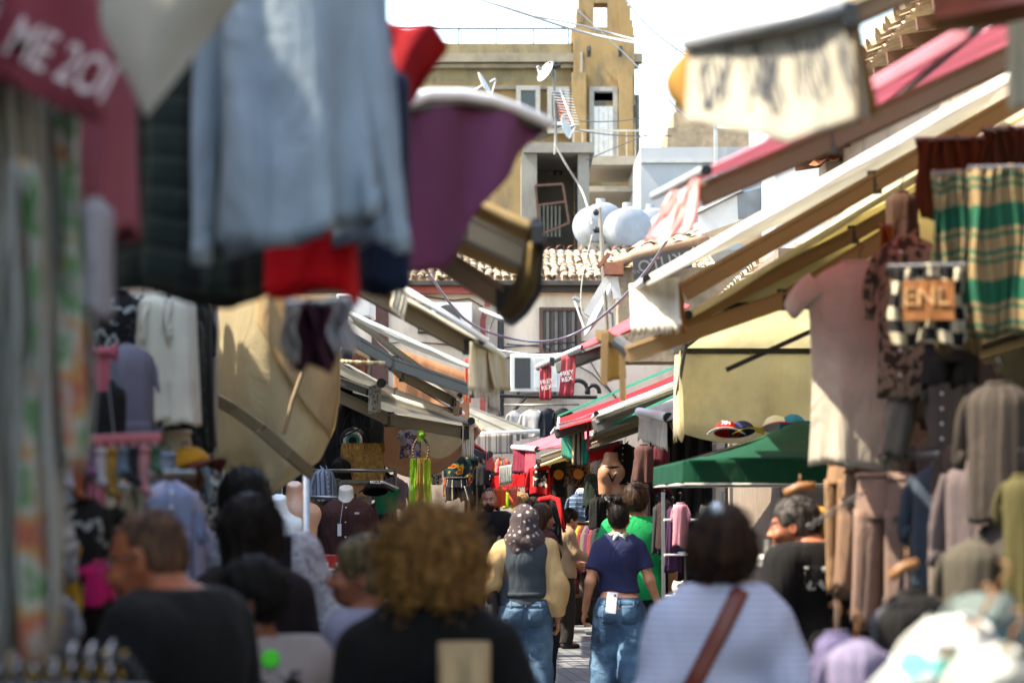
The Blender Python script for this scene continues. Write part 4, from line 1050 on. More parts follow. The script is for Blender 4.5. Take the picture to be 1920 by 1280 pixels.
# left side, near to far ------------------------------------------------
T = thing('awning', 'curved white awning top with a long purple cloth hanging off its end', 'awning')
top = [(728, 225, 6.0), (760, 192, 6.1), (800, 178, 6.2), (860, 178, 6.35), (920, 188, 6.5), (975, 207, 6.65), (1030, 232, 6.8)]
def curve(pts, t):
    k = t * (len(pts) - 1); i = min(int(k), len(pts) - 2); f_ = k - i; a, b_ = pts[i], pts[i + 1]; return tuple(a[j] + (b_[j] - a[j]) * f_ for j in range(3))
m = MB(); m.tube([P(*curve(top, t)) for t in np.linspace(0, 1, 30)], .016, 10, flat=1.0); m.build('front_bar', WHITE, T, smooth=True)
m = MB(); m.grid(lambda u, v: P(*curve(top, u)) + Vector((-.95 * v, .5 * v, .10 * v + .02 * math.sin(3.1 * v))), 24, 8); m.build('canopy', CWHITE, T, smooth=True, thick=.006)
bot = [(752, 505, 6.0), (790, 516, 6.1), (825, 506, 6.15), (885, 422, 6.3), (935, 348, 6.45), (978, 288, 6.6), (1014, 244, 6.8)]
def pv(u, v):
    a = Vector(curve([(738, 232, 6.05)] + [(p[0] - 4, p[1] + 10, p[2]) for p in top[1:-1]] + [(1014, 238, 6.8)], u)); b_ = Vector(curve(bot, u)); c = a.lerp(b_, v); q = P(*c); return q + Vector((.012 * math.sin(u * 19 + v), .035 * math.sin(u * 14 + 2 * v) * v ** .5, 0))
m = MB(); m.grid(pv, 36, 16, uvs=(.5, .6)); m.build('valance', CPURP, T, smooth=True, thick=.003)
m = MB(); m.tube([P(*curve([(738, 226, 6.05), (760, 206, 6.1), (860, 192, 6.35), (920, 202, 6.5), (1014, 242, 6.8)], t)) for t in np.linspace(0, 1, 24)], .012, 8); m.build('dark_channel', solid('#3c3833', .5), T, smooth=True)
awning('tan awning end with a broad arm and hooked cloth end under the purple cloth', (560, 230, 7.9), (1005, 425, 8.0), (985, 520, 9.6), (600, 330, 9.6), CTAN, arms=(((600, 300, 8.0), (870, 425, 8.0), (990, 482, 8.05)), ((700, 400, 8.9), (945, 562, 8.9))), armw=.085, bar=.02, barmat=TANM, rim=.05)
T2 = bpy.context.scene.objects[-1]
T = thing('hanging_cloth', 'tan cloth end panel hooked below the broad arm', 'cloth'); m = MB()
hp_ = [(1016, 440, 7.9), (1008, 548, 7.95), (985, 585, 8.1), (958, 608, 8.3), (944, 600, 8.4)]; hq = [(985, 460, 7.95), (975, 500, 8.0), (960, 540, 8.2), (948, 570, 8.35), (938, 585, 8.45)]
m.grid(lambda u, v: P(*Vector(curve(hp_, v)).lerp(Vector(curve(hq, v)), u)) + Vector((0, .02 * math.sin(9 * u), 0)), 8, 16); m.build('panel', fabric('#8a7448', trans=.4, fold=.4), T, smooth=True, thick=.004)
m = MB(); m.tube([P(*curve(hp_, t)) + Vector((.004, -.01, 0)) for t in np.linspace(0, 1, 16)], .010, 6); m.build('black_edging', BLACKPL, T, smooth=True)
m = MB(); m.box((0, 0, 0), (.04, .05, .07)); o = m.build('hook', BLACKPL, T, bevel=.006); o.location = P(1008, 440, 7.88)
awning('beige awning with a white roller and a cream fringe over the left stalls', (470, 395, 12.4), (905, 640, 12.5), (944, 668, 14.2), (600, 500, 14.2), CCREAM, arms=(((430, 408, 12.6), (668, 535, 12.6), (878, 648, 12.7)),), armw=.085, bar=.018, rim=.03, sag=.0,
       flaps=(dict(a=(882, 640, 12.4), b=(934, 655, 13.6), ln=.25, mat=CFR, style='fringe', nf=5, amp=.015), dict(a=(915, 660, 13.0), b=(946, 668, 14.2), ln=.2, mat=fabric('#dcc5a2', trans=.4), nf=2, amp=.02, swing=(.02, 0)), dict(a=(738, 520, 12.3), b=(764, 548, 12.3), ln=.13, mat=CFR, style='fringe', nf=4, amp=.01, swing=(-.02, 0))))
m = MB(); m.tube([P(738, 528, 12.3), P(915, 640, 12.35)], .016, 10); tag(m.build('roller_tube', WHITE, smooth=True), 'white roller tube lying over the beige awning arm', 'roller tube')
awning('white edged awning with a grey arm bent at an elbow, third on the left', (600, 560, 17.0), (885, 688, 17.0), (915, 700, 20.5), (700, 610, 20.5), CGREYW, arms=(((560, 575, 17.1), (738, 681, 17.1), (888, 733, 17.1)),), armw=.085, armmat=GRYM, rim=.045, bar=.02,
       flaps=(dict(a=(914, 700, 20.0), b=(936, 712, 21.0), ln=.28, mat=fabric('#8f8b82', fold=.9), style='fringe', nf=6, amp=.01),))
awning('broad pale blue white awning strip with a drooping black tipped end on the left', (655, 590, 18.6), (862, 742, 18.8), (865, 752, 22.0), (720, 650, 22.0), CWHITE, arms=(((700, 655, 18.8), (755, 705, 18.8), (850, 752, 18.9)), ((600, 590, 19.4), (640, 640, 19.4), (700, 668, 19.4))), armw=.07, armmat=BEIGEMETAL, rim=.08, bar=.02,
       flaps=(dict(a=(852, 750, 18.8), b=(863, 752, 19.4), ln=.12, mat=fabric('#8a7a60', trans=.3), nf=1, amp=.01),))
awning('short awning with a grey underside and a small printed flap close to the beige sheet', (600, 655, 19.2), (715, 718, 19.3), (700, 724, 21.5), (590, 670, 21.5), CGREYW, arms=(((600, 700, 19.6), (690, 735, 19.6)),), armw=.05, armmat=GRYM, rim=.03,
       flaps=(dict(a=(692, 724, 19.3), b=(715, 720, 19.5), ln=.22, mat=fabric('#b8b6b0', pat=('print', 40., [(0, '#b8b6b0'), (.55, '#77746c')])), nf=3, amp=.01),))
awning('long low awning with ribbed white edge and bent arm above the grass skirt', (590, 694, 20.0), (884, 789, 20.0), (890, 800, 23.5), (650, 745, 23.5), CWHITE, arms=(((590, 722, 20.1), (730, 786, 20.1), (872, 811, 20.1)),), armw=.10, armmat=BEIGEMETAL, rim=.055, bar=.028,
       flaps=(dict(a=(867, 792, 19.95), b=(887, 797, 20.6), ln=.28, mat=fabric('#a8a49a', pat=('stripe', 0, .05, [(0, '#c5c2b8'), (.6, '#77746a')])), nf=2, amp=.01),))
awning('pink awning seen in a sliver behind the low ribbed one', (690, 715, 25.0), (800, 790, 25.0), (850, 802, 29.0), (740, 740, 29.0), CPINK2, arms=(((700, 712, 24.6), (790, 768, 24.6), (862, 770, 24.6)),), armw=.07, armmat=GRYM, rim=.02)
awning('dark armed awning with a coral red tag at its end before the tropical shirt', (820, 780, 26.5), (918, 852, 26.5), (925, 862, 29.0), (860, 800, 29.0), fabric('#b0353a', trans=.3), arms=(((810, 800, 26.4), (865, 838, 26.4), (912, 856, 26.4)),), armw=.07, armmat=solid('#2d2a28', .5), rim=.02,
       flaps=(dict(a=(912, 846, 26.3), b=(925, 850, 27.0), ln=.2, mat=CPINK, nf=2, amp=.01),))
m = MB(); m.tube([P(640, 677, 15.5), P(660, 679, 15.5), P(722, 681, 15.6)], .013, 8); tag(m.build('rope', fabric('#b9a67c', pat=('stripe', 1, .12, [(0, '#c8b68c'), (.5, '#8d7a52')])), smooth=True), 'short stretched length of twisted yellow rope at the left awnings', 'rope')
for k, x in enumerate((872, 879)):
    T = thing('ribbon', ('left' if k == 0 else 'right') + ' strip of coral tape hanging behind the cream fringe', 'ribbon'); flap(T, (x, 672, 23), (x + 5, 672, 23), .42, fabric('#d8503c', trans=.3), nf=1, amp=.01, nu=4, taper=.3, name='tape')
awning('wide pale ribbed awning on the end wall with a striped brown valance', (700, 752, 38.6), (700, 822, 36.2), (1012, 808, 36.2), (858, 752, 38.6), STR, bar=.03, rim=.02, sag=.0,
       flaps=(dict(a=(700, 822, 36.15), b=(962, 812, 36.15), ln=.30, mat=STRV, nf=2, amp=.01),))
awning('pale striped awning high in the gap behind the broad blue white strip', (660, 640, 24.0), (850, 762, 24.0), (868, 775, 28.0), (740, 690, 28.0), STR, arms=(((640, 690, 24.1), (740, 735, 24.1), (845, 775, 24.1)),), armw=.07, rim=.06, bar=.025)
# swagged sheets
def swag(label, a, b_, a1, b1, s0, s1, dep, mat):
    a = P(*a); b_ = P(*b_); a1 = P(*a1); b1 = P(*b1); m = MB()
    m.grid(lambda u, v: a.lerp(b_, u).lerp(a1.lerp(b1, u), v) + Vector((0, dep * math.sin(math.pi * v) + .02 * math.sin(v * 9 + u * 5), -(s0 + (s1 - s0) * v) * (1 - (2 * u - 1) ** 2))), 30, 12)
    return tag(m.build('draped_sheet', mat, smooth=True, thick=.004), label, 'cloth')
swag('peach sheet swagged low under the ribbed awning', (752, 786, 22.6), (892, 788, 22.8), (648, 786, 22.2), (908, 800, 22.2), .36, .50, .1, fabric('#c8a084', trans=.45, fold=.5))
swag('pale cream sheet swagged behind the peach one', (735, 790, 23.4), (900, 785, 23.4), (748, 790, 23.0), (894, 788, 23.0), .02, .40, .15, fabric('#d4cbb8', trans=.5, fold=.4))
T = thing('hanging_cloth', 'orange tan sheet stretched behind the left awning arms', 'cloth'); flap(T, (738, 650, 30), (880, 700, 30), .75, fabric('#b9865e', trans=.3, fold=.5), nf=2, amp=.02, name='sheet')
# right side, near to far --------------------------------------------------
T = thing('awning', 'cream awning flap with worn dark lettering hanging near the top right', 'awning'); D = 5.0
m = MB(); m.tube([P(1288, 84, D + .5), P(1590, 12, D)], .017, 12); m.build('front_bar', solid('#8e9296', .4, .3), T, smooth=True)
topl = [(1292, 92, 5.5), (1400, 68, 5.35), (1500, 43, 5.2), (1598, 20, 5.0)]; botl = [(1284, 228, 5.5), (1370, 245, 5.35), (1480, 268, 5.2), (1560, 240, 5.1), (1628, 222, 5.0)]
def lf(u, v):
    v = min(v, 1); p = P(*Vector(curve(topl, u)).lerp(Vector(curve(botl, u)), v)); return p + Vector((0, .012 * math.sin(u * 25 + 2 * v) * v, 0))
LC = fabric('#b3ad9c', trans=.18, fold=.5, var=.06); m = MB(); m.grid(lf, 40, 16); fl = m.build('valance', LC, T, smooth=True, thick=.003)
r_ = random.Random(5); m = MB()
for (u0, u1, n_) in ((.07, .24, 6), (.32, .50, 8), (.58, .80, 8), (.86, .97, 5)):
    for k in range(n_):
        u = u0 + (u1 - u0) * (k + .5) / n_; w = (u1 - u0) / n_ * r_.uniform(.35, .8); va = r_.uniform(.06, .25); vb = r_.uniform(.6, .84)
        m.grid(lambda a, c, u=u, w=w, va=va, vb=vb: lf(u + (a - .5) * w + .012 * math.sin(6 * c + u * 30), va + (vb - va) * c) - Vector((0, .004, 0)), 2, 8)
m.build('worn_lettering', fabric('#3a3e4a', pat=('print', 22., [(0, '#30343f'), (.5, '#6a6a66'), (.6, '#3a3e4a')])), fl, thick=.001)
m = MB(); m.grid(lambda u, v: P(1290 - 42 * math.sin(math.pi * v) * u, 95 + 125 * v, 5.55 + .25 * u), 6, 10); m.build('side_fold', fabric('#a8803a', trans=.4), T, smooth=True, thick=.004)
m = MB(); m.grid(lambda u, v: P(1600 + 8 * v + (8 + 30 * v) * u, 45 + 185 * v - 20 * u, 4.98 + .25 * u), 6, 10); m.build('side_fold', fabric('#8a6a3a', trans=.4), T, smooth=True, thick=.004)
m = MB(); m.beam(P(1585, 32, 5.05), P(1960, -130, 5.0), .05, .058); m.build('arm', BRNM, T, bevel=.004); m = MB(); m.box(P(1592, 30, 5.0), (.03, .06, .05)); m.build('arm_bracket', BLACKPL, T)
m = MB(); m.grid(lambda u, v: P(1590 + 370 * v, 8 - 150 * v, D).lerp(P(1288 + 600 * v, 80 - 220 * v, 5.5 + v), u), 8, 8); m.build('canopy', CCREAM, T, smooth=True, thick=.005)
awning('pink awning with a grey roller and drooping pink flap left of the long white edge', Vector((2.6, 7.8, 3.7)), (1322, 320, 8.0), (1226, 368, 10.2), Vector((2.6, 10.2, 3.7)), fabric('#dca2ae', trans=.5, fold=.3), arms=(((1310, 368, 8.1), (1560, 262, 8.1), (1960, 78, 8.0)),), armw=.078, armmat=BRNM, bar=.018, barmat=solid('#a4a6a8', .4, .3), rim=.012, sag=0)
T = thing('hanging_cloth', 'faded pink and white cloth end drooping from the grey roller', 'cloth'); m = MB()
m.grid(lambda u, v: P(*Vector(curve([(1312, 335, 7.95), (1308, 400, 7.95), (1298, 430, 8.0), (1280, 438, 8.1)], v)).lerp(Vector(curve([(1252, 368, 9.0), (1232, 410, 8.9), (1215, 445, 8.7), (1208, 458, 8.6)], v)), u)) + Vector((0, 0, .01 * math.sin(9 * u))), 12, 12)
m.build('panel', fabric('#d88a84', trans=.45, pat=('print', 5., [(0, '#e6dcd6'), (.47, '#d87a78'), (.56, '#c8404a'), (.62, '#d98a84')]), fold=.5), T, smooth=True, thick=.004)
T = thing('awning', 'broad pink canopy at the top right corner of the street', 'awning'); m = MB()
m.grid(lambda u, v: P(1760 + 240 * u - 10 * v, -60 - 40 * u + 95 * v - 5 * v * u, 5.5 + .8 * (1 - v)), 10, 10); m.build('canopy', fabric('#d99a9e', trans=.5, fold=.3), T, smooth=True, thick=.005)
m = MB(); m.grid(lambda u, v: P(1616 + 200 * v, 158 - 118 * v + u * (28 + 8 * v), 6.9 - .6 * v), 4, 10); m.build('canopy_strip', fabric('#d994a2', trans=.5, fold=.2), T, smooth=True, thick=.005)
m = MB(); m.beam(P(1760, 40, 5.9), P(1960, 20, 5.7), .04, .05); m.build('arm', BRNM, T)
T = thing('hanging_cloth', 'cream cloth tail hanging at the right picture edge above the green striped sheet', 'cloth'); flap(T, (1888, 45, 5.2), (1960, 30, 5.2), .19, CCREAM, nf=2, amp=.012, name='panel')
awning('awning with a very long bright white edge and brown beams across the right', (1925, 120, 10.6), (1212, 524, 11.0), (1190, 540, 13.0), Vector((2.26, 13.0, 3.5)), CWHITE, arms=(((1280, 548, 11.2), (1640, 342, 11.1), (1980, 150, 11.0)), ((1176, 665, 11.9), (1470, 562, 11.9), (1700, 420, 11.9))), armw=.085, armmat=TANM, rim=.075, sag=0, bar=.02,
       flaps=(dict(a=(1180, 532, 12.7), b=(1272, 520, 10.95), ln=.255, mat=fabric('#e2ddd0', trans=.35, fold=.5), style='teeth', nf=3, amp=.012, skew=-.02), dict(a=(1272, 528, 10.95), b=(1282, 560, 11.3), ln=.17, mat=fabric('#a8772e', trans=.4), nf=1, amp=.005)))
awning('brown beamed awning just below the long bright white edge', (1960, 185, 11.4), (1290, 590, 11.8), (1275, 600, 14.0), Vector((2.4, 14.0, 3.5)), fabric('#e0d6b0', trans=.6, fold=.3), arms=(((1270, 610, 12.0), (1600, 440, 12.0), (1980, 225, 12.0)),), armw=.07, armmat=TANM, rim=.05, sag=.0, bar=.02, barmat=TANM)
T = thing('awning_bracket', 'tan metal bracket with a grey joint and a drop post right of the red flags', 'bracket')
m = MB(); m.beam(P(1128, 628, 12), P(1146, 640, 12.3), .06, .05); m.beam(P(1134, 625, 12), P(1132, 720, 12), .02, .035); m.build('frame', TANM, T); m = MB(); m.tube([P(1152, 635, 12), P(1180, 658, 12)], .035, 10); m.build('joint', solid('#8a8c90', .4, .5), T)
m = MB(); m.beam(P(1166, 655, 12), P(1168, 752, 12), .022, .03); m.build('post', TANM, T); flap(T, (1136, 645, 12.1), (1172, 640, 12.6), .19, fabric('#b29a62', trans=.4), nf=2, amp=.01, name='end_cloth')
# yellow gazebo
def gazebo():
    T = thing('gazebo', 'yellow canvas gazebo with black frame seen from below, right of the street', 'gazebo'); xa, xb, ya, yb, z0 = 1.10, 3.9, 12.4, 16.2, 2.66; ap = Vector((2.5, 14.3, 3.75))
    c = [Vector((xa, ya, z0)), Vector((xb, ya, z0)), Vector((xb, yb, z0)), Vector((xa, yb, z0))]
    m = MB()
    for i in range(4): a, b_ = c[i], c[(i + 1) % 4]; m.grid(lambda u, v, a=a, b_=b_: a.lerp(b_, u).lerp(ap, v) - Vector((0, 0, .05 * math.sin(math.pi * v) * math.sin(math.pi * u))), 8, 8)
    m.build('canopy', CYEL, T, smooth=True, thick=.004)
    flap(T, (c[3].x, yb, z0) if False else Vector((xa, yb, z0)), Vector((xb, yb, z0)), .56, CYEL, style='scallop', nf=5, amp=.02, nu=60)
    flap(T, Vector((xb, ya, z0)), Vector((xb, yb, z0)), .5, CYEL, style='scallop', nf=4, amp=.02, nu=40)
    flap(T, Vector((xa, yb - .5, z0)), Vector((xa, yb, z0)), .56, CYEL, style='scallop', nf=1, amp=.02, nu=12)
    m = MB()
    for i in range(4): m.beam(c[i] - Vector((0, 0, .02)), c[(i + 1) % 4] - Vector((0, 0, .02)), .03, .035); m.beam(c[i] - Vector((0, 0, .03)), ap - Vector((0, 0, .06)), .03, .035)
    for i in range(4): mid = (c[i] + c[(i + 1) % 4]) / 2; m.beam(mid - Vector((0, 0, .03)), ap - Vector((0, 0, .3)), .025, .03); m.beam(c[i] - Vector((0, 0, .35)), (c[i] + mid) / 2 - Vector((0, 0, .03)), .02, .025)
    m.build('frame', BLACKPL, T)
    for q in (c[1], c[2]): m = MB(); m.box((q.x, q.y, z0 / 2), (.04, .04, z0 - .04)); m.build('leg', BLACKPL, T)
gazebo()
def parasol():
    T = thing('parasol', 'green canvas parasol with a pale piped edge, low over the right stall', 'parasol'); cx, cy, hx, hy, z0, zt = 1.66, 14.0, .76, 1.35, 1.85, 2.10
    GR = fabric('#12503a', trans=.4, fold=.3, var=.08); c = [(cx - hx, cy - hy), (cx + hx, cy - hy), (cx + hx, cy + hy), (cx - hx, cy + hy)]; ap = Vector((cx, cy, zt)); m = MB()
    for i in range(4): a = Vector((*c[i], z0)); b_ = Vector((*c[(i + 1) % 4], z0)); m.grid(lambda u, v, a=a, b_=b_: a.lerp(b_, u).lerp(ap, v) - Vector((0, 0, .03 * math.sin(math.pi * v))), 6, 6)
    m.build('canopy', GR, T, smooth=True, thick=.003)
    for i in range(4): a = Vector((*c[i], z0)); b_ = Vector((*c[(i + 1) % 4], z0)); flap(T, a, b_, .12, GR, nf=2, amp=.004, nu=16); m = MB(); m.tube([a - Vector((0, 0, .122)), b_ - Vector((0, 0, .122))], .005, 5); m.build('piping', WHITE, T)
    m = MB()
    for i in range(4): m.beam(Vector((*c[i], z0 - .015)), ap - Vector((0, 0, .04)), .012, .018)
    m.build('ribs', DARKMETAL, T); m = MB(); m.tube([(cx, cy, 0.02), (cx, cy, zt)], .022, 10); m.build('pole', METAL, T); m = MB(); m.box((cx, cy, .03), (.5, .5, .06)); m.build('base', CONC, T)
parasol()
RX = dict(armmat=GRYM)
def red_awning():
    T = awning('salmon red awning with a silver side bar carrying two lettered flags', (1292, 572, 16.6), (1088, 652, 17.4), (1010, 683, 18.4), (1245, 556, 19.0), CPINK, bar=.01, rim=.03, sag=.03)
    m = MB(); m.tube([P(1008, 689, 17.8), P(1090, 652, 17.4)], .024, 10); m.build('side_bar', solid('#a9abad', .35, .5), T, smooth=True)
    for px, py in ((1035, 678), (1082, 655)): m = MB(); m.box(P(px, py, 17.5), (.035, .06, .06)); m.build('bar_clip', BLACKPL, T)
    m = MB(); m.beam(P(1046, 690, 17.9), P(1175, 642, 17.4), .05, .085); m.build('gutter', GRYM, T, bevel=.01)
    for (x0, x1, y0, ln, tx) in ((1012, 1034, 690, .235, 0), (1052, 1080, 668, .29, 0)):
        D = 17.75 if x0 < 1040 else 17.5
        fl = flap(T, (x0, y0, D), (x1, y0 - 8, D), ln, CPINK, nf=2, amp=.008, name='flag', swing=(-.02 if x0 > 1040 else .0, 0), skew=.03)
        for k, t in enumerate(('FREY', 'REX')):
            M4 = frame4(P((x0 + x1) / 2 - (3 if x0 > 1040 else -2), y0 + ln / D * F * .42 + k * 11, D - .03), (1, 0, .25), (0, 0, 1)); lettering(t, .045, WHITE, fl, M4, ext=.0008)
red_awning()
awning('red awning trimmed with a teal edge and dark brown underside on the right', (1400, 688, 20.6), (1046, 806, 22.0), (1048, 784, 24.4), (1400, 640, 22.6), CRED, arms=(((1100, 800, 22.3), (1200, 765, 22.3), (1330, 700, 22.3)),), armw=.09, armmat=solid('#3a2622', .6), rim=0, bar=.015)
m = MB(); m.beam(P(1400, 630, 20.9), P(1046, 780, 21.9), .015, .018); tag(m.build('awning_edge', CTEAL), 'teal cloth edging along the upper red awning', 'awning edge')
awning('white canopy strip between the red awning and the grey gutters', (1380, 672, 19.5), (1118, 775, 20.0), (1110, 785, 23.0), (1290, 720, 23.0), CWHITE, arms=(((1120, 800, 20.2), (1205, 768, 20.1), (1350, 712, 20.0)),), armw=.09, armmat=GRYM, rim=.06, bar=.02)
awning('pink red sloping awning with a dark grey gutter, above the teal flag', (1300, 700, 22.4), (1045, 800, 22.8), (1035, 812, 26.0), (1200, 760, 26.0), CPINK2, arms=(((1048, 806, 22.7), (1112, 790, 22.7)),), armw=.12, armmat=GRYM, rim=.03, bar=.02)
awning('lower teal edged awning with a tan underside on the right', (1330, 715, 19.0), (1115, 812, 20.5), (1105, 822, 24.0), (1220, 790, 24.0), fabric('#8d8255', trans=.3), rim=.0, bar=.015, arms=(((1110, 835, 21.0), (1210, 800, 20.9), (1300, 765, 20.8)),), armw=.05)
m = MB(); m.beam(P(1330, 712, 18.9), P(1112, 812, 20.4), .015, .016); tag(m.build('awning_edge', CTEAL), 'teal cloth edging along the lower tan awning', 'awning edge')
awning('faded pink awning reaching furthest into the street with two coloured flaps', (1150, 815, 25.6), (1006, 842, 27.0), (962, 838, 28.5), (1120, 774, 28.0), fabric('#c86a76', trans=.35, fold=.3), bar=.03, rim=.02,
       flaps=(dict(a=(962, 842, 28.4), b=(985, 843, 27.9), ln=.27, mat=fabric('#8d2c46', trans=.3, fold=.6), style='teeth', nf=4, amp=.012), dict(a=(985, 843, 27.8), b=(1004, 842, 27.1), ln=.28, mat=fabric('#cc5f70', trans=.35, fold=.5), style='teeth', nf=3, amp=.01)))
awning('cream underside awning below the faded pink one', (1200, 800, 24.5), (1010, 872, 26.0), (1000, 880, 28.0), (1100, 850, 28.0), fabric('#c9bb8e', trans=.4), bar=.02, rim=.03, arms=(((1015, 860, 25.5), (1090, 835, 25.4), (1180, 805, 25.3)),), armw=.07)
for (lb, a, b_, w) in (('dark grey gutter trough over the teal cloth corner', (1040, 812, 22.2), (1113, 793, 22.2), .11), ('long dark grey gutter trough under the white strip on the right', (1116, 800, 20.4), (1300, 733, 19.8), .13)):
    T = thing('gutter', lb, 'gutter'); m = MB(); m.beam(P(*a), P(*b_), w * .8, w); m.build('trough', solid('#57544f', .45, .3, var=.15), T, bevel=.02); m = MB(); m.beam(P(*a) + Vector((0, -.06, w * .42)), P(*b_) + Vector((0, -.06, w * .42)), .02, .02); m.build('lip', GALV, T); m = MB(); m.box(P(*b_) + Vector((0, -.02, 0)), (.05, w, w * 1.1)); m.build('bracket', solid('#9a9894', .4, .4), T)
T = thing('hanging_cloth', 'teal green cloth corner hanging off the grey gutter', 'cloth'); flap(T, (1052, 808, 22.6), (1078, 812, 22.4), .23, CTEAL, style='teeth', nf=1, amp=.01, name='panel', skew=.02)
T = thing('hanging_cloth', 'beige and brown striped cloth bunched beside the teal corner', 'cloth'); flap(T, (1074, 806, 22.3), (1096, 806, 22.3), .32, fabric('#b0a080', pat=('stripe', 0, .04, [(0, '#c2b294'), (.55, '#4a3a32')])), nf=4, amp=.015, name='panel', taper=-.2)
T = thing('hanging_cloth', 'narrow teal cloth strip to the right of the striped cloth', 'cloth'); flap(T, (1090, 826, 22.2), (1104, 820, 22.2), .23, CTEAL, nf=2, amp=.01, name='panel')
T = thing('ribbon', 'thin crimson ribbon hanging from the corner of the grey gutter', 'ribbon'); flap(T, (1100, 785, 22.1), (1105, 785, 22.1), .3, CPINK, nf=1, amp=.005, nu=4, name='tape')
awning('white rolled awning end with a gathered white flap above the green parasol', (1330, 735, 17.5), (1250, 782, 17.7), (1198, 772, 18.4), (1290, 735, 19.5), CWHITE, bar=.035, rim=.06, sag=.0, arms=(((1258, 800, 17.9), (1330, 770, 17.9)),), armw=.08, armmat=GRYM,
       flaps=(dict(a=(1197, 778, 18.3), b=(1250, 790, 17.7), ln=.18, mat=fabric('#d4cfc2', trans=.3, fold=1.0), style='teeth', nf=6, amp=.02, taper=.1, skew=.03),))
T = thing('awning', 'short bright red toothed valance low behind the striped cloth', 'awning'); m = MB(); m.beam(P(1100, 846, 24.5), P(1165, 828, 24.0), .03, .03); m.build('front_bar', GRYM, T); flap(T, (1100, 848, 24.5), (1165, 830, 24.0), .11, fabric('#c81a16', trans=.3), style='teeth', nf=2, amp=.01)
awning('far red awning with zigzag valance and grey fringe near the bearded man', (1000, 850, 30.5), (925, 888, 30.0), (922, 892, 33), (1000, 868, 33), CRED, bar=.03, rim=.02,
       flaps=(dict(a=(920, 893, 30.0), b=(985, 886, 29.6), ln=.17, mat=fabric('#c4141c', trans=.3), style='teeth', nf=3, amp=.01), dict(a=(936, 874, 29.5), b=(960, 870, 29.4), ln=.22, mat=fabric('#8b8b84', fold=1.), style='fringe', nf=6, amp=.01)))
# beige umbrella sheet on the left with its pole
def big_sheet():
    T = thing('folded_canopy', 'large beige canvas canopy folded down on its side over the left stall', 'canopy'); D = 12.0
    L_ = [(384, 540), (384, 640), (390, 760), (400, 860), (440, 900), (505, 922)]; R_ = [(640, 560), (639, 640), (637, 740), (628, 800), (600, 862), (510, 925)]
    def fn(u, v):
        a = curve([(p[0], p[1], 0) for p in L_], v); b_ = curve([(p[0], p[1], 0) for p in R_], v); x = a[0] + (b_[0] - a[0]) * u; y = a[1] + (b_[1] - a[1]) * u
        return P(x, y, 12.6 - .55 * math.sin(math.pi * u) * (1 - .4 * v)) + Vector((0, .022 * math.sin(9 * u + 5 * v) + .012 * math.sin(23 * u - 4 * v), 0))
    m = MB(); m.grid(fn, 40, 36); m.build('canvas', fabric('#cbbd9c', trans=.6, fold=.55, var=.08), T, smooth=True, thick=.004)
    m = MB(); m.grid(lambda u, v: fn(min(1, .50 * (1 - v) + .50 * (1 - v) * u + u * v * 1.0) if False else .38 + .62 * u, v * (.12 + .55 * u)) + Vector((0, -.05, .0)), 20, 16); m.build('overlap_panel', fabric('#c4ac84', trans=.5, fold=.5), T, smooth=True, thick=.004)
    m = MB(); pts = [P(*p) for p in ((386, 738, 11.9), (440, 768, 11.75), (490, 805, 11.7), (540, 850, 11.75), (582, 886, 11.9))]
    for i in range(4): m.beam(pts[i], pts[i + 1], .02, .062, ext=.02)
    m.build('edge_rail', solid('#5a4c30', .6), T, bevel=.004)
    m = MB(); m.tube([P(566, 700, 11.85), P(548, 750, 11.8), P(532, 812, 11.75)], .011, 8); m.build('tie_rod', solid('#6a5230', .6), T)
    m = MB(); m.tube([P(574, 884, 12.0), Vector((P(574, 884, 12.0).x, 12.0, 0))], .019, 12); m.build('pole', GALV, T, smooth=True)
    m = MB(); m.tube([P(396, 545, 11.3), P(394, 620, 11.3), P(398, 690, 11.4)], .012, 8); m.build('hanging_strap', fabric('#8a7448'), T)
big_sheet()
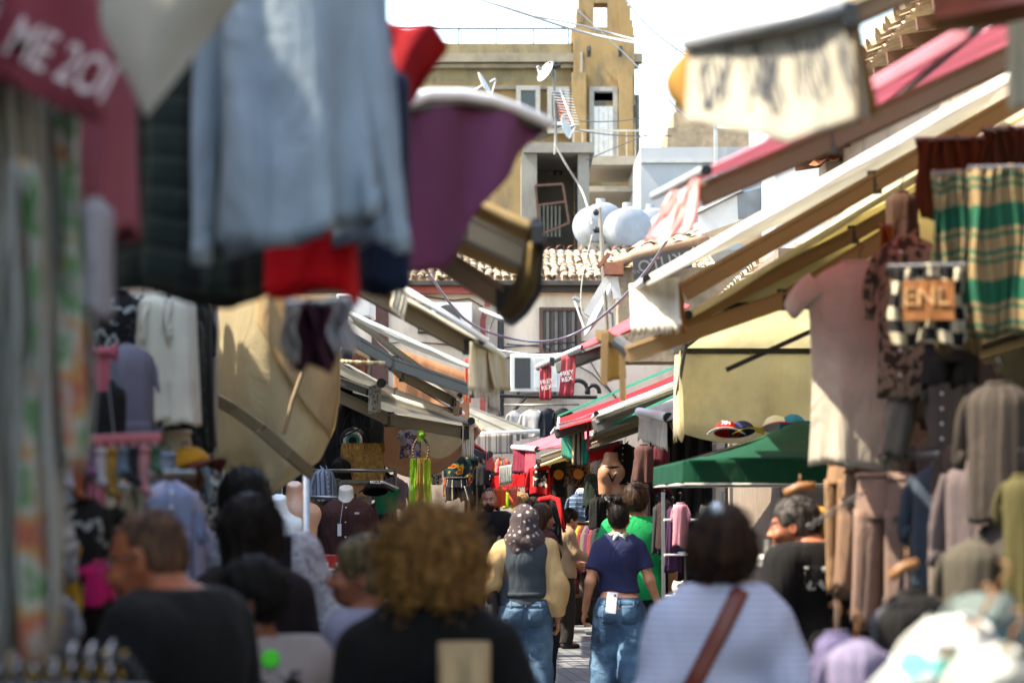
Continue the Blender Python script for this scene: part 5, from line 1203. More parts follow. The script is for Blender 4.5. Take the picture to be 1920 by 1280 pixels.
# ------------------------------------------------------------------ garments
def fc(c, trans=.12, **k): return fabric(c, trans=trans, **k)
WOODH = solid('#8a5f38', .5, var=.2, name='hanger_wood')
def hanger(parent, W, wood=False):
    m = MB(); h = W * .44; m.tube([(-h, 0, -.135), (-h * .5, 0, -.085), (0, 0, -.05), (h * .5, 0, -.085), (h, 0, -.135)], .009 if wood else .006, 6)
    m.tube([(0, 0, -.05), (0, 0, -.01), (.012, 0, .012), (.0, 0, .028), (-.016, 0, .02)], .0028, 5)
    return m.build('hanger', WOODH if wood else BLACKPL, parent, smooth=True)
def G(label, kind, px, top, d, w, h, mat, rz=0, cat=None, name=None, hang=True, sleeve=None, smat=None, prn=None, group=None, dep=.055, wood=False, slv_spread=1.0, tilt=0, seed=None, swing=0, fa=None):
    """garment on a hanger: px, top = photo place of the collar; w, h = width and length in photo pixels"""
    W = M(w, d); L = M(h, d); loc = P(px, top, d); r = random.Random(seed if seed is not None else int(px * 7 + top)); names = dict(tee='t_shirt', long='long_sleeved_top', shirt='shirt', hoodie='hoodie', pants='trousers', skirt='skirt', dress='dress', jacket='jacket', shorts='shorts', towel='cloth')
    T = thing(name or names[kind], label, cat or dict(tee='t-shirt', long='top', hoodie='hoodie').get(kind, names[kind]), (0, 0, 0), group); ph = r.uniform(0, 6); z0 = -.05; smat = smat or mat
    k1 = r.choice((5, 6, 7)); k2 = r.choice((9, 11, 13)); am = fa or (.28 if kind == 'dress' else .13)
    def ring(a, b, u, v, z, amp=1.0):
        t = 2 * math.pi * u; c, s = math.cos(t), math.sin(t); f = 1 + am * amp * v * (.6 * math.sin(k1 * t + ph + 2 * v) + .4 * math.sin(k2 * t - ph + 3 * v))
        xx = a * c; yf = W * .07 * v * (math.sin(xx / W * 15 + ph) + .5 * math.sin(xx / W * 31 + 2.1 * ph + 2 * v)) * (fa or .5) * 1.6
        z -= W * .06 * v * v * math.sin(xx / W * 5 + ph) + W * .03 * v * (c if ph > 3 else -c)
        return Vector((a * math.copysign(abs(c) ** .8, c) * (1 + (f - 1) * .35) + swing * v * v, b * s * f * (1 + .5 * v) + (f - 1) * b * .5 * abs(c) + yf, z + .008 * math.sin(3 * t + ph) * v))
    if kind in ('tee', 'long', 'shirt', 'hoodie', 'jacket', 'dress'):
        sh = .13 if kind != 'dress' else .2; wid = {'hoodie': 1.05, 'jacket': 1.05}.get(kind, 1)
        def fn(u, v):
            z = v * L; nk = W * .17
            if v < .001: a, b = nk, .035
            else:
                q = min(1, z / (W * .28)); a = nk + (W * .5 - nk) * math.sin(q * math.pi / 2) ** .8; b = .035 + (dep - .035) * q
                if z > W * .28: g = (z - W * .28) / max(L - W * .28, .01); a *= (1 - .05 * math.sin(math.pi * g)) * wid ** g * (1.25 if kind == 'dress' and g > .3 else 1) ** g
            return ring(a, b, u, v, z0 - z)
        m = MB(); m.grid(fn, 40, 22, closed=True, uvs=(W * 2, L)); body = m.build('body', mat, T, smooth=True, thick=.003)
        sl = sleeve if sleeve is not None else (W * .36 if kind == 'tee' else (W * 1.05 if kind != 'dress' else 0))
        if sl:
            for sd in (-1, 1):
                p0 = Vector((sd * W * .40, 0, z0 - W * .20)); short = sl < W * .6
                d1 = Vector((sd * (.75 if short else .22) * slv_spread, r.uniform(-.05, .05), -(.75 if short else 1))).normalized(); pts = [p0 + d1 * sl * t + Vector((sd * .02 * math.sin(3 * t), 0, 0)) for t in (0, .2, .45, .7, .88, 1)]
                rr = [W * .17, W * .165, W * .145, W * .125, W * .115, W * .11] if short else [W * .15, W * .145, W * .12, W * .105, W * .09, W * .075]
                m = MB(); m.tube([q + Vector((r.uniform(-.008, .008), r.uniform(-.008, .008), 0)) for q in pts], rr, 14, flat=.55, caps=False); s_ = m.build('sleeve', smat, T, smooth=True, thick=.003, sub=1)
                if not short: m = MB(); m.tube([pts[-1] - d1 * .05, pts[-1] + d1 * .012], W * .078, 14, flat=.6, caps=False); m.build('cuff', smat, s_, smooth=True, thick=.005)
        m = MB()
        if kind == 'hoodie': m.ell((0, .03, z0 - .02), (W * .24, .07, W * .2), nu=20, nv=12); m.build('hood', mat, T, smooth=True); m = MB(); m.grid(lambda u, v: Vector(((u - .5) * W * .55 * (1 + .25 * v), -dep * 1.45 - .006, z0 - L * (.62 + .24 * v))), 6, 4); m.build('pocket', mat, T, smooth=True, thick=.006)
        elif kind in ('shirt', 'jacket'):
            for sd in (-1, 1): m.quad((0, -.045, z0 - .05), (sd * W * .17, -.035, z0 - .02), (sd * W * .16, .02, z0 + .035), (sd * .01, -.045, z0 + .0))
            m.build('collar', mat, T, thick=.004); m = MB(); m.grid(lambda u, v: fn(.75, .05 + .94 * v) + Vector(((u - .5) * .03, -.006, 0)), 1, 20); pk = m.build('placket', mat, T, smooth=True, thick=.003)
            m = MB()
            for k in range(6): m.ell(fn(.75, .1 + .15 * k) + Vector((0, -.011, 0)), (.006, .003, .006), nu=8, nv=5)
            m.build('buttons', WHITE if kind == 'shirt' else BLACKPL, pk)
        else: m.tube([fn(u, .0) for u in np.linspace(0, 1, 20)], .008, 6); m.build('collar', smat, T, smooth=True)
        if prn:
            pm, pw, pz0, pz1 = prn; m = MB(); m.grid(lambda u, v: fn(.75 + (u - .5) * pw, pz0 + (pz1 - pz0) * v) + Vector((0, -.005, 0)), 14, 10, uvs=(W * .6, L * (pz1 - pz0))); m.build('front_print', pm, T, smooth=True)
    elif kind in ('pants', 'shorts'):
        cr = min(L * .5, W * .75)
        m = MB(); m.grid(lambda u, v: ring(W * .5 * (.86 + .14 * v), dep * (.7 + .4 * v), u, v * .3, z0 - cr * v), 32, 8, closed=True, uvs=(W * 2, cr)); m.build('waist', mat, T, smooth=True, thick=.003)
        for sd in (-1, 1):
            m = MB(); k = r.uniform(-.03, .03)
            m.grid(lambda u, v: ring(W * .255 * (1 - (.22 if kind == 'pants' else 0) * v), dep * 1.0, u, .4 + .6 * v, z0 - cr * .8 - (L - cr * .8) * v, 1.2) + Vector((sd * W * (.25 + .06 * v) + k * v, 0, 0)), 24, 12, closed=True, uvs=(W, L)); lg = m.build('trouser_leg', mat, T, smooth=True, thick=.003)
            if kind == 'pants': m = MB(); m.tube([Vector((sd * W * .31 + k, 0, z0 - L + .03)), Vector((sd * W * .31 + k, 0, z0 - L - .02))], W * .17, 14, flat=.7, caps=False); m.build('ankle_cuff', mat, lg, smooth=True, thick=.005)
        m = MB(); m.tube([ring(W * .5 * .87, dep * .72, u, 0, z0 - .012) for u in np.linspace(0, 1, 24)], .012, 6); m.build('waistband', smat, T, smooth=True)
    elif kind == 'skirt':
        m = MB(); m.grid(lambda u, v: ring(W * .5 * (.7 + .3 * v), dep, u, v, z0 - L * v, 1.6), 48, 12, closed=True, uvs=(W * 2, L)); m.build('skirt_cloth', mat, T, smooth=True, thick=.003); m = MB(); m.tube([ring(W * .36, dep * .9, u, 0, z0) for u in np.linspace(0, 1, 24)], .012, 6); m.build('waistband', smat, T, smooth=True)
    elif kind == 'towel':
        m = MB(); m.grid(lambda u, v: Vector(((u - .5) * W * ((1 - .1 * v) if dep >= .05 else (.35 + .65 * min(1, v * 2.2) ** .6)) + .01 * math.sin(7 * v + 9 * u) + swing * v * v, .025 * (fa or 1) * math.sin(u * 15 + 2.2 * math.sin(u * 5 + ph) + ph + 1.3 * v) * (.3 + v) + .012 * (fa or 1) * math.sin(u * 41 + ph), z0 - L * v - .01 * math.sin(u * 9))), 60, 16, uvs=(W, L)); m.build('sheet', mat, T, smooth=True, thick=.004)
        m = MB(); wr = W * .5 if dep >= .05 else W * .19; m.tube([(-wr, 0, z0), (wr, 0, z0)], .008 if dep >= .05 else .004, 6); m.build('rod', METAL if dep >= .05 else mat, T)
    if hang and kind != 'towel': hanger(T, W, wood)
    T.location = loc; T.rotation_euler = (0, math.radians(tilt), math.radians(rz)); return T
SHG = dict(cat='shirt')
# ---- near left, hanging over the head of the street
G('long off white garment at the far left edge of the picture', 'towel', 15, 40, 4.15, 210, 1130, fc('#8d8676', fold=1.), hang=False, rz=5, fa=1.6, dep=.04, cat='dress', name='dress')
G('off white garment with a blurred green and orange floral border, second from the left edge', 'towel', 108, 90, 4.2, 130, 740, fc('#8d8c84', fold=1., pat=('border', .125, .5, .9, 9., [(0, '#8f8e86'), (.38, '#5f8a58'), (.45, '#a8a79e'), (.52, '#b08a52'), (.56, '#a5604c'), (.62, '#9b9a92')])), hang=False, rz=6, fa=1.6, dep=.04, cat='dress', name='dress')
G('white garment hanging low with a vertical band of green and orange flowers', 'towel', 42, 250, 4.1, 120, 930, fc('#94948e', fold=1., pat=('border', .115, .5, .85, 8., [(0, '#8f8e86'), (.38, '#5f8a58'), (.45, '#a8a79e'), (.52, '#b08a52'), (.56, '#a5604c'), (.62, '#9b9a92')])), hang=False, rz=6, fa=1.6, dep=.04, cat='dress', name='dress')
G('pale grey shirt tail squeezed between the white garments and the dark plaid', 'long', 182, 330, 4.3, 60, 210, fc('#8a878c'), hang=False, sleeve=0)
T = thing('awning', 'dusty pink valance with pale lettering in the top left corner', 'awning')
def pk(u, v):
    a = Vector((-60 + 245 * u, -140 + 130 * u, 4.0)); b_ = Vector((-60 + 262 * u, 120 + 112 * u, 4.0)); q = a.lerp(b_, min(v, 1)); return P(*q) + Vector((0, .02 * math.sin(11 * u) * v, -(.012 * (int(u * 40) % 2) if v > .99 else 0)))
m = MB(); m.grid(pk, 40, 12); vl = m.build('valance', fc('#74303a', .12), T, smooth=True, thick=.003)
M4 = frame4(P(90, 103, 3.965), P(200, 153, 4.0) - P(0, 53, 4.0), Vector((0, 0, 1))); lettering('L ME 2OI', .098, fabric('#b9a7a4'), vl, M4, ext=.001, sx=.62)
m = MB(); m.beam(P(-60, -140, 4.02), P(190, -5, 4.02), .03, .03); m.build('front_bar', METAL, T)
G('dusty pink shirt hanging behind the lettered pink valance', 'long', 200, 10, 4.45, 110, 390, fc('#8c4b54', fold=.8), hang=False, sleeve=0, rz=-12)
T = thing('hanging_cloth', 'beige cloth hanging to a point at the top left', 'cloth'); m = MB(); tri = lambda u, v: P(*(Vector((130 + 360 * u, -60, 4.15)).lerp(Vector((275, 218, 4.15)), v))) + Vector((0, .03 * math.sin(6 * u + 3 * v) * (1 - v), 0)); m.grid(tri, 24, 16); m.build('panel', fc('#9a9486', fold=.3), T, smooth=True, thick=.004)
G('light blue long sleeved shirt, largest garment at the top left', 'long', 524, -185, 4.9, 280, 595, fabric('#8b9aa5', trans=.15, fold=.9), hang=True, sleeve=.62, slv_spread=.6, rz=6, dep=.06, tilt=-4, fa=.8, cat='shirt')
G('second light blue shirt close behind and right of the first', 'long', 672, -130, 5.25, 98, 560, fabric('#8598aa', trans=.15, fold=.9), sleeve=.6, slv_spread=.4, rz=35, dep=.07)
G('dark green checked flannel shirt under the light blue shirt', 'long', 365, -60, 5.5, 290, 580, fc('#2c3833', .03, pat=('plaid', .07, [(0, '#222c26'), (.5, '#0f1212'), (.8, '#3a4238')], [(0, '#1c2320'), (.45, '#0d0f0f'), (.8, '#383d34')])), sleeve=.5, rz=-4, dep=.08)
G('black shirt in the gap left of the light blue shirt', 'shirt', 290, 60, 5.9, 150, 420, fc('#101110', .02), sleeve=0)
G('bright red knitted top below the light blue shirt', 'tee', 585, 110, 5.3, 178, 405, fc('#b80012', .1), sleeve=0, rz=-6)
G('navy blue shirt between the red top and the purple cloth', 'long', 722, 90, 5.6, 92, 420, fc('#0e1a30', .03), sleeve=0, rz=20)
T = thing('hanging_cloth', 'crimson cloth corner sticking out beside the light blue shirt', 'cloth'); m = MB()
m.grid(lambda u, v: P(*Vector(curve([(690, 20, 5.8), (762, 50, 5.8), (812, 48, 5.85), (840, 84, 5.9)], u)).lerp(Vector(curve([(728, 215, 5.8), (745, 220, 5.8), (772, 190, 5.85), (810, 138, 5.9)], u)), v)) + Vector((0, .03 * math.sin(7 * u + 4 * v), 0)), 20, 14); m.build('panel', fc('#96141c', .3), T, smooth=True, thick=.004)
G('maroon scarf end hanging under the bright red top', 'towel', 585, 530, 6.0, 82, 125, fc('#3d1c2c', .1), cat='scarf', name='scarf')
G('white scarf end just right of the maroon one', 'towel', 641, 525, 5.9, 44, 95, fc('#a8a9ae', .1), cat='scarf', name='scarf')
G('narrow white scarf end just left of the maroon one', 'towel', 545, 530, 5.9, 20, 105, fc('#a8a9a6', .1), cat='scarf', name='scarf')
m = MB(); m.tube([P(-40, -150, 5.0), P(720, -150, 5.0)], .016, 8); m.tube([P(0, 0, 3.9), Vector((-1.6, 3.9, 2.5)), Vector((-3, 4, 2.6))], .014, 8); tag(m.build('hanging_rail', METAL), 'steel rail carrying the shirts above the picture at the left', 'rail')
# ---- left rack, middle distance
def side_rack(label, x0, y0, x1, y1, z, legs=True):
    T = thing('clothes_rack', label, 'clothes rack'); m = MB(); m.tube([(x0, y0, z), (x1, y1, z)], .015, 8); m.build('rail', METAL, T, smooth=True)
    if legs:
        for (x, y) in ((x0, y0), (x1, y1)): m = MB(); m.tube([(x, y, .02), (x, y, z)], .015, 8); m.build('leg', METAL, T)
        m = MB(); m.tube([(x0 - .2, y0, .05), (x0 + .2, y0, .05)], .015, 6); m.tube([(x1 - .2, y1, .05), (x1 + .2, y1, .05)], .015, 6); m.build('foot', METAL, T)
    return T
BWP = fc('#0d0d0d', .02, pat=('print', 14., [(0, '#0b0b0c'), (.55, '#8f8f8c'), (.62, '#0b0b0c')])); LETW = fabric('#c9c5b8', pat=('print', 60., [(0, '#bdb8aa'), (.52, '#2a2826')]))
lr = [('black and white patterned top at the left end of the upper left rack', 'long', 222, 525, 9.0, 95, 115, BWP, 30), ('lilac hoodie hanging low on the upper left rack', 'hoodie', 243, 625, 8.8, 95, 225, fc('#6a6672', .05), 30),
      ('cream striped sleeve top with dark letters, on the upper left rack', 'long', 268, 530, 9.2, 70, 225, fc('#c4bda8', .1, pat=('stripe', 0, .09, [(0, '#c8c2ae'), (.75, '#3a3836')])), 62), ('plain ivory long top beside the dark lettered one', 'long', 292, 528, 8.9, 70, 240, fc('#ccc6b2', .1), 66),
      ('black narrow top between two ivory ones on the left rack', 'long', 309, 535, 9.5, 60, 215, fc('#121213', .02), 66), ('dark green top with white letters on the left rack', 'long', 318, 540, 9.6, 60, 205, fc('#15422f', .03, pat=('print', 32., [(0, '#123a2a'), (.60, '#a9b3a6')])), 68),
      ('ivory top with a thin black stripe right of the green one', 'long', 338, 530, 8.9, 66, 240, fc('#aba696', .05, pat=('stripe', 0, .11, [(0, '#cec8b6'), (.85, '#1d1d1d')])), 66), ('black quilted jacket at the right end of the left rack', 'jacket', 364, 540, 10.0, 80, 285, fc('#15170f', .02, fold=1.), 50),
      ('dark olive padded waistcoat with a small orange badge on the left rack', 'jacket', 352, 570, 9.7, 70, 250, fc('#20221a', .02, fold=1.), 64), ('cream trousers hanging under the lilac hoodie', 'pants', 330, 780, 9.0, 60, 190, fc('#a59c86', .05), 40),
      ('pale blue grey jeans low on the left rack', 'pants', 300, 820, 8.4, 60, 200, fc('#6d7787', .05), 40), ('black dress with grey straps behind the pink bows', 'dress', 200, 690, 8.4, 75, 300, fc('#0f0e10', .02), 20)]
for (lb, kd, px, tp, dd, w, h, mt, rz) in lr: G(lb, kd, px, tp, dd, w, h, mt, rz=rz, **(dict(sleeve=0) if 'waistcoat' in lb or 'dress' in lb else {}))
side_rack('long steel rail of tops along the left stall', -1.62, 8.2, -1.28, 10.4, P(0, 525, 9.3).z + .02)
T = thing('bow_ribbon', 'dusty pink satin bow with grey tails at the left stall', 'bow'); m = MB(); c = P(192, 660, 8.0)
for sd in (-1, 1): m.grid(lambda u, v, sd=sd: c + Vector((sd * .05 * math.sin(math.pi * v), .02 * math.cos(6.28 * u), .035 * math.sin(6.28 * u) * math.sin(math.pi * v))), 12, 8, closed=True)
m.ell(c, (.018, .02, .02), nu=10, nv=8); m.grid(lambda u, v: c + Vector(((u - .5) * .05, 0, -.12 * v - .01)), 2, 6); m.build('bow', fc('#a4525e', .05), T, smooth=True); m = MB(); m.beam(c + Vector((-.02, 0, -.1)), c + Vector((-.05, 0, -.42)), .02, .004); m.beam(c + Vector((.02, 0, -.1)), c + Vector((.06, 0, -.42)), .02, .004); m.build('tails', fc('#6b6a6e'), T)
m = MB(); m.box(P(392, 562, 13.6), (.20, .02, .16)); pg = m.build('picture_card', solid('#b9b6ae', .5)); tag(pg, 'white cards with small orange pictures seen above the beige sheet', 'card'); m = MB()
for k in range(5): m.box(Vector((-.07 + .035 * k, -.013, .05 + .02 * (k % 3))), (.022, .004, .03))
m.build('picture', solid('#b0642e', .6), pg)
# lower left: pink hanger with clipped small items
T = thing('clip_hanger', 'pink plastic clip hanger rail full of small items at the left', 'clip hanger'); m = MB(); m.beam(P(95, 826, 6.6), P(300, 818, 6.9), .02, .022); m.build('rail', solid('#b86672', .4), T, bevel=.003)
cols = [('#8a3340', 'maroon'), ('#9a9aa2', 'silver grey'), ('#8f4a2e', 'orange'), ('#6b3f6d', 'violet'), ('#a8a2a8', 'white'), ('#8f7030', 'mustard'), ('#566878', 'sky blue'), ('#22242a', 'black'), ('#a87880', 'rose'), ('#3c5b49', 'bottle green')]
for k, (c_, nm) in enumerate(cols):
    t = (k + .5) / len(cols); px, py, dd = 95 + 205 * t, 830 - 8 * t, 6.6 + .3 * t; m = MB(); m.box(P(px, py + 6, dd), (.014, .02, .03)); m.build('clip', solid('#b86672', .4), T)
    S_ = thing('sock', nm + ' sock clipped to the pink hanger rail', 'sock', group='socks on the pink clip hanger'); c = P(px, py + 14, dd); m = MB(); ln = .05 + .03 * ((k * 7) % 3); m.tube([c, c - Vector((0, 0, ln * .6)), c - Vector((0, 0, ln)), c - Vector((-.012, .03, ln + .02)), c - Vector((-.02, .07, ln + .015))], [.02, .021, .022, .02, .012], 10, flat=.5); m.build('knit', fc(c_, .05), S_, smooth=True); m = MB(); m.tube([c + Vector((0, 0, .002)), c - Vector((0, 0, .02))], .023, 10, flat=.55); m.build('cuff', fc(c_, .05), S_, smooth=True)
side_rack('dark rail low over the left stall table', P(120, 885, 7.2).x, 7.2, P(365, 893, 7.4).x, 7.4, P(0, 890, 7.3).z, False)
ll = [('grey patterned top low at the left edge', 'long', 60, 900, 6.3, 120, 330, fc('#77757a', .03, pat=('print', 14., [(0, '#6d6b70'), (.52, '#a3a19e')])), 10), ('black top with white print beside the orange sock', 'tee', 160, 905, 6.7, 110, 150, BWP, 12),
      ('beige folded scarf over the low left rail', 'towel', 250, 880, 7.2, 60, 110, fc('#8f8a76', .05), 25), ('mustard yellow strip of cloth at the lower left', 'towel', 133, 985, 6.4, 30, 130, fc('#a8841a', .1), 0), ('magenta top glowing low on the left stall', 'tee', 188, 1020, 6.6, 55, 75, fc('#b00a56', .1), 0),
      ('grey ribbed top above the magenta one', 'long', 175, 975, 6.9, 60, 110, fc('#9a9896', .05), 20), ('sky blue and lilac washed shirt on the lower left rack', 'shirt', 320, 875, 7.9, 90, 190, fc('#7a8aa6', .05, pat=('print', 8., [(0, '#8390b0'), (.5, '#9c97ac')])), 10),
      ('white trousers with black stripes right of the washed shirt', 'pants', 400, 900, 9.6, 60, 200, fc('#a5a294', .05, pat=('stripe', 1, .3, [(0, '#aeab9c'), (.55, '#232322'), (.8, '#aeab9c')])), 20), ('black top with bold white letters near the beige sheet', 'tee', 385, 870, 9.3, 62, 90, LETW, -10),
      ('black coat hanging at the lower left', 'jacket', 150, 1030, 7.0, 110, 240, fc('#0c0b0c', .02), 20), ('grey knitted cardigan at the lowest left rack', 'jacket', 100, 1075, 6.2, 70, 200, fc('#77767a', .03), 0), ('yellow trimmed dark top low left', 'long', 82, 1090, 6.0, 40, 140, fc('#8a6c1c', .05), 0),
      ('lavender white blouse beside the shaved man', 'long', 350, 930, 8.6, 70, 260, fc('#8f8ea4', .05), 30), ('cream ribbed trousers near the long haired woman', 'pants', 385, 960, 9.4, 55, 170, fc('#9b9482', .05), 25)]
for (lb, kd, px, tp, dd, w, h, mt, rz) in ll: G(lb, kd, px, tp, dd, w, h, mt, rz=rz)
jm = [('white', '#a8a6a4'), ('grey blue', '#6d7c90'), ('black', '#121214'), ('rose pink', '#a8606c'), ('cream', '#b0a88e'), ('orange', '#a8582c'), ('pale violet', '#8b7a9c'), ('mustard', '#a08030'), ('dark green', '#25402e'), ('light grey', '#8c8c8e'), ('brown', '#5a4030'), ('sky blue', '#7090a8')]
for k in range(24):
    r_ = random.Random(100 + k); nm, cc = jm[k % 12]; row = k // 12; kd = ('tee', 'shorts', 'long', 'pants')[(k + row) % 4]
    G(nm + ' child size ' + dict(tee='t-shirt', shorts='shorts', long='jumper', pants='trousers')[kd] + ' in the ' + ('upper' if row == 0 else 'lower') + ' jumble of the left stall', kd, 92 + 25 * (k % 12) + r_.uniform(-8, 8), (842 if row == 0 else 950) + r_.uniform(-14, 22), 7.7 + .12 * (k % 12) + .2 * row, 34 + r_.uniform(-4, 8), 62 + r_.uniform(-8, 24), fc(cc, .08, pat=('print', 18., [(0, cc), (.56, '#a8a49c')]) if k % 5 == 1 else None), rz=r_.uniform(-20, 45), dep=.03, group='jumble of small clothes on the left stall')
def cap(label, px, py, d, col, col2=None, rz=0, r=.085, letters=None):
    T = thing('cap', label, 'cap'); m = MB(); m.grid(lambda u, v: Vector((math.cos(6.2832 * u) * r * math.sin(v * 1.57), math.sin(6.2832 * u) * r * math.sin(v * 1.57), r * .95 * math.cos(v * 1.57))), 24, 8, closed=True); m.build('crown', fc(col, .02), T, smooth=True, thick=.002)
    m = MB(); m.grid(lambda u, v: Vector((math.sin((u - .5) * 2.3) * r * (1 + .62 * v), -math.cos((u - .5) * 2.3) * r * (1 + .62 * v), -.012 * v + .0 - .02 * (2 * u - 1) ** 2 * v)), 16, 5); m.build('peak', fc(col2 or col, .02), T, smooth=True, thick=.003)
    m = MB(); m.ell((0, 0, r * .96), (.008, .008, .005), nu=8, nv=5); m.build('button', fc(col2 or col, .02), T)
    if letters: lettering(letters, .045, WHITE, T, frame4((0, -r * .90, r * .50), (1, 0, 0), (0, .5, 1)), sx=.9)
    T.location = P(px, py, d); T.rotation_euler = (math.radians(-20), 0, math.radians(rz)); return T
cap('mustard cap lying on top of the left rack below the padded waistcoat', 355, 878, 8.9, '#a8761a', '#5a1f1c', 70)
cap('black cap with small white letters beside the mannequin in brown', 704, 922, 19.5, '#0c0c0e', None, 10, .10, 'MCLR')
cap('red cap with white lettering above the green parasol', 1363, 812, 15.6, '#a8141c', '#d4d4d0', -10, .085, 'XH')
cap('navy and yellow cap right of the red one above the parasol', 1392, 812, 15.6, '#1c2450', '#b09a20', 30)
cap('white fronted cap above the parasol near the beige t-shirt', 1455, 802, 15.6, '#c9c9c8', '#c02028', 10)
cap('sky blue cap at the right end of the caps above the parasol', 1487, 800, 15.6, '#2878b0', '#2878b0', 40)
# silvery bracelets on a dark stand, bottom left
T = thing('bracelet_stand', 'dark display stand hung with silvery bracelets in the bottom left corner', 'display stand'); m = MB(); c = P(70, 1250, 4.6); m.box(c + Vector((0, .1, -.06)), (.36, .3, .02)); m.box((c.x, c.y + .12, (c.z - .08) / 2), (.3, .26, c.z - .1)); m.build('table', solid('#2a2522', .6), T)
for k in range(3): m = MB(); m.tube([c + Vector((-.16, .07 * k, .05 - .02 * k)), c + Vector((.18, .07 * k, .01 - .02 * k))], .010, 8); m.build('bar', DARKMETAL, T)
for k in range(26):
    r_ = random.Random(k); q = c + Vector((-.15 + .012 * k, .07 * (k % 3), .035 - .02 * (k % 3))); m = MB(); rr = .024 + .008 * r_.random(); m.tube([q + Vector((.004 * math.sin(a), math.cos(a) * rr, math.sin(a) * rr - rr * .6)) for a in np.linspace(0, 6.2832, 15)], .0035, 5); m.build('bracelet', [solid('#b9b9bc', .2, .9), solid('#a8852e', .3, .9), solid('#77777a', .2, .8)][k % 3], T, smooth=True)
# ---- further left stall
def crate(label, px, py, d, w, h):
    T = thing('wooden_crate', label, 'crate', group='wooden crates on the left stall'); c = P(px, py, d); W, H = M(w, d), M(h, d); m = MB(); wd = solid('#9b6f45', .8, var=.25, scale=5, name='crate_wood')
    m.box(c + Vector((0, .15, 0)), (W - .02, .28, H - .02)); m.build('panel', wd, T); m = MB()
    for dz in (-H / 2, H / 2): m.box(c + Vector((0, 0, dz)), (W, .04, .03))
    for dx in (-W / 2, W / 2): m.box(c + Vector((dx, -.002, 0)), (.03, .045, H - .03))
    m.build('rim', solid('#77736a', .6, .3), T); return T
crate('wooden crate left of the brown shirt mannequin, top row', 604, 925, 20.6, 66, 50); crate('wooden crate behind the white mannequin neck', 663, 930, 20.6, 62, 55); crate('wooden crate low behind the galvanised pole', 598, 985, 20.6, 62, 45); crate('lowest wooden crate left of the brown shirt', 604, 1030, 20.6, 66, 40)
side_rack('tall shop rack of thin steel bars around the grass skirt', P(590, 0, 20.8).x, 20.8, P(744, 0, 20.4).x, 20.4, P(0, 882, 20.6).z); side_rack('dark rail across the wooden crates', P(560, 0, 20.2).x, 20.2, P(690, 0, 20.2).x, 20.2, P(0, 932, 20.2).z, False)
def mannequin(label, px, py, d, h=.26, wt='#c9c9c6'):
    T = thing('mannequin', label, 'mannequin'); c = P(px, py, d); Q = Field(Vector((-.3, -.2, -.75)), Vector((.3, .2, .14)), .012); Q.cap((0, 0, -.1), (0, .0, .06), .062, .058, .05); Q.cap((-.13, 0, -.14), (.13, 0, -.14), .06, k=.08); Q.cap((0, 0, -.22), (0, 0, -.6), .17, .15, .06, sq=(1, .62, 1)); Q.cut((0, 0, .075), (0, -.4, 1)); mesh_obj('torso', [Q.mesh()], solid(wt, .25, var=.04, name='mannequin_gloss'), T)
    m = MB(); m.tube([(0, 0, -.6), (0, 0, -c.z + .03)], .02, 8); m.tube([(-.18, 0, -c.z + .03), (.18, 0, -c.z + .03)], .015, 6); m.tube([(0, -.18, -c.z + .03), (0, .18, -c.z + .03)], .015, 6); m.build('stand', METAL, T); T.location = c; return T
MN = mannequin('headless glossy white mannequin wearing the brown shirt', 649, 930, 19.2)
BR = G('dark brown button shirt with a white price tag on a headless mannequin', 'shirt', 651, 921, 19.2, 104, 180, fabric('#3a2022', fold=.9), rz=0, hang=False, sleeve=.46, slv_spread=.9, dep=.15)
m = MB(); m.box((-.045, -.215, -.30), (.030, .004, .095)); m.tube([(-.02, -.18, -.09), (-.04, -.21, -.25)], .002, 4); m.build('price_tag', solid('#c5c8d4', .6, var=.03), BR); m = MB(); m.box((.09, -.196, -.17), (.035, .004, .016)); m.build('emblem', solid('#a9aba8', .6), BR)
mannequin('skin coloured shop mannequin at the edge of the beige sheet', 552, 925, 17.5, wt='#b98c70'); mannequin('white shop mannequin behind the galvanised pole', 522, 950, 17.0)
T = thing('grass_skirt', 'straw coloured grass skirt hanging under a black hanger', 'skirt'); c = P(679, 830, 21.0); W_2 = M(76, 21); m = MB(); r_ = random.Random(2)
m.grid(lambda u, v: c + Vector(((u - .5) * W_2, .06 + .03 * math.sin(u * 9), -.36 * v)), 20, 4); m.build('band', fabric('#8a6530', fold=1.), T, thick=.02); m = MB()
for k in range(620):
    u = r_.random(); x = (u - .5) * W_2 * 1.02; z = -r_.random() * .28; y = -.01 - r_.random() * .05; ln = r_.uniform(.08, .2); m.tube([c + Vector((x, y, z)), c + Vector((x + r_.uniform(-.015, .015), y - .012, z - ln * .5)), c + Vector((x + r_.uniform(-.03, .03), y, z - ln))], .0036, 3, caps=False)
m.build('straw', solid('#c49a58', .8, var=.45, scale=30, name='straw'), T)
T = thing('hanger', 'empty black clothes hanger above the grass skirt', 'hanger'); m = MB(); c = P(680, 800, 20.6); m.tube([c + Vector((-.17, 0, -.09)), c, c + Vector((.17, 0, -.06))], .008, 6); m.tube([c, c + Vector((0, 0, .05)), c + Vector((.02, 0, .06))], .003, 5); m.build('bar', BLACKPL, T, smooth=True)
T = thing('hanger', 'empty pale hanger on the bar beside the green cloth', 'hanger'); m = MB(); c = P(716, 902, 20.2); m.tube([c + Vector((-.14, 0, -.06)), c, c + Vector((.14, 0, -.06))], .008, 6); m.tube([c, c + Vector((0, 0, .05))], .003, 5); m.build('bar', WHITE, T, smooth=True)
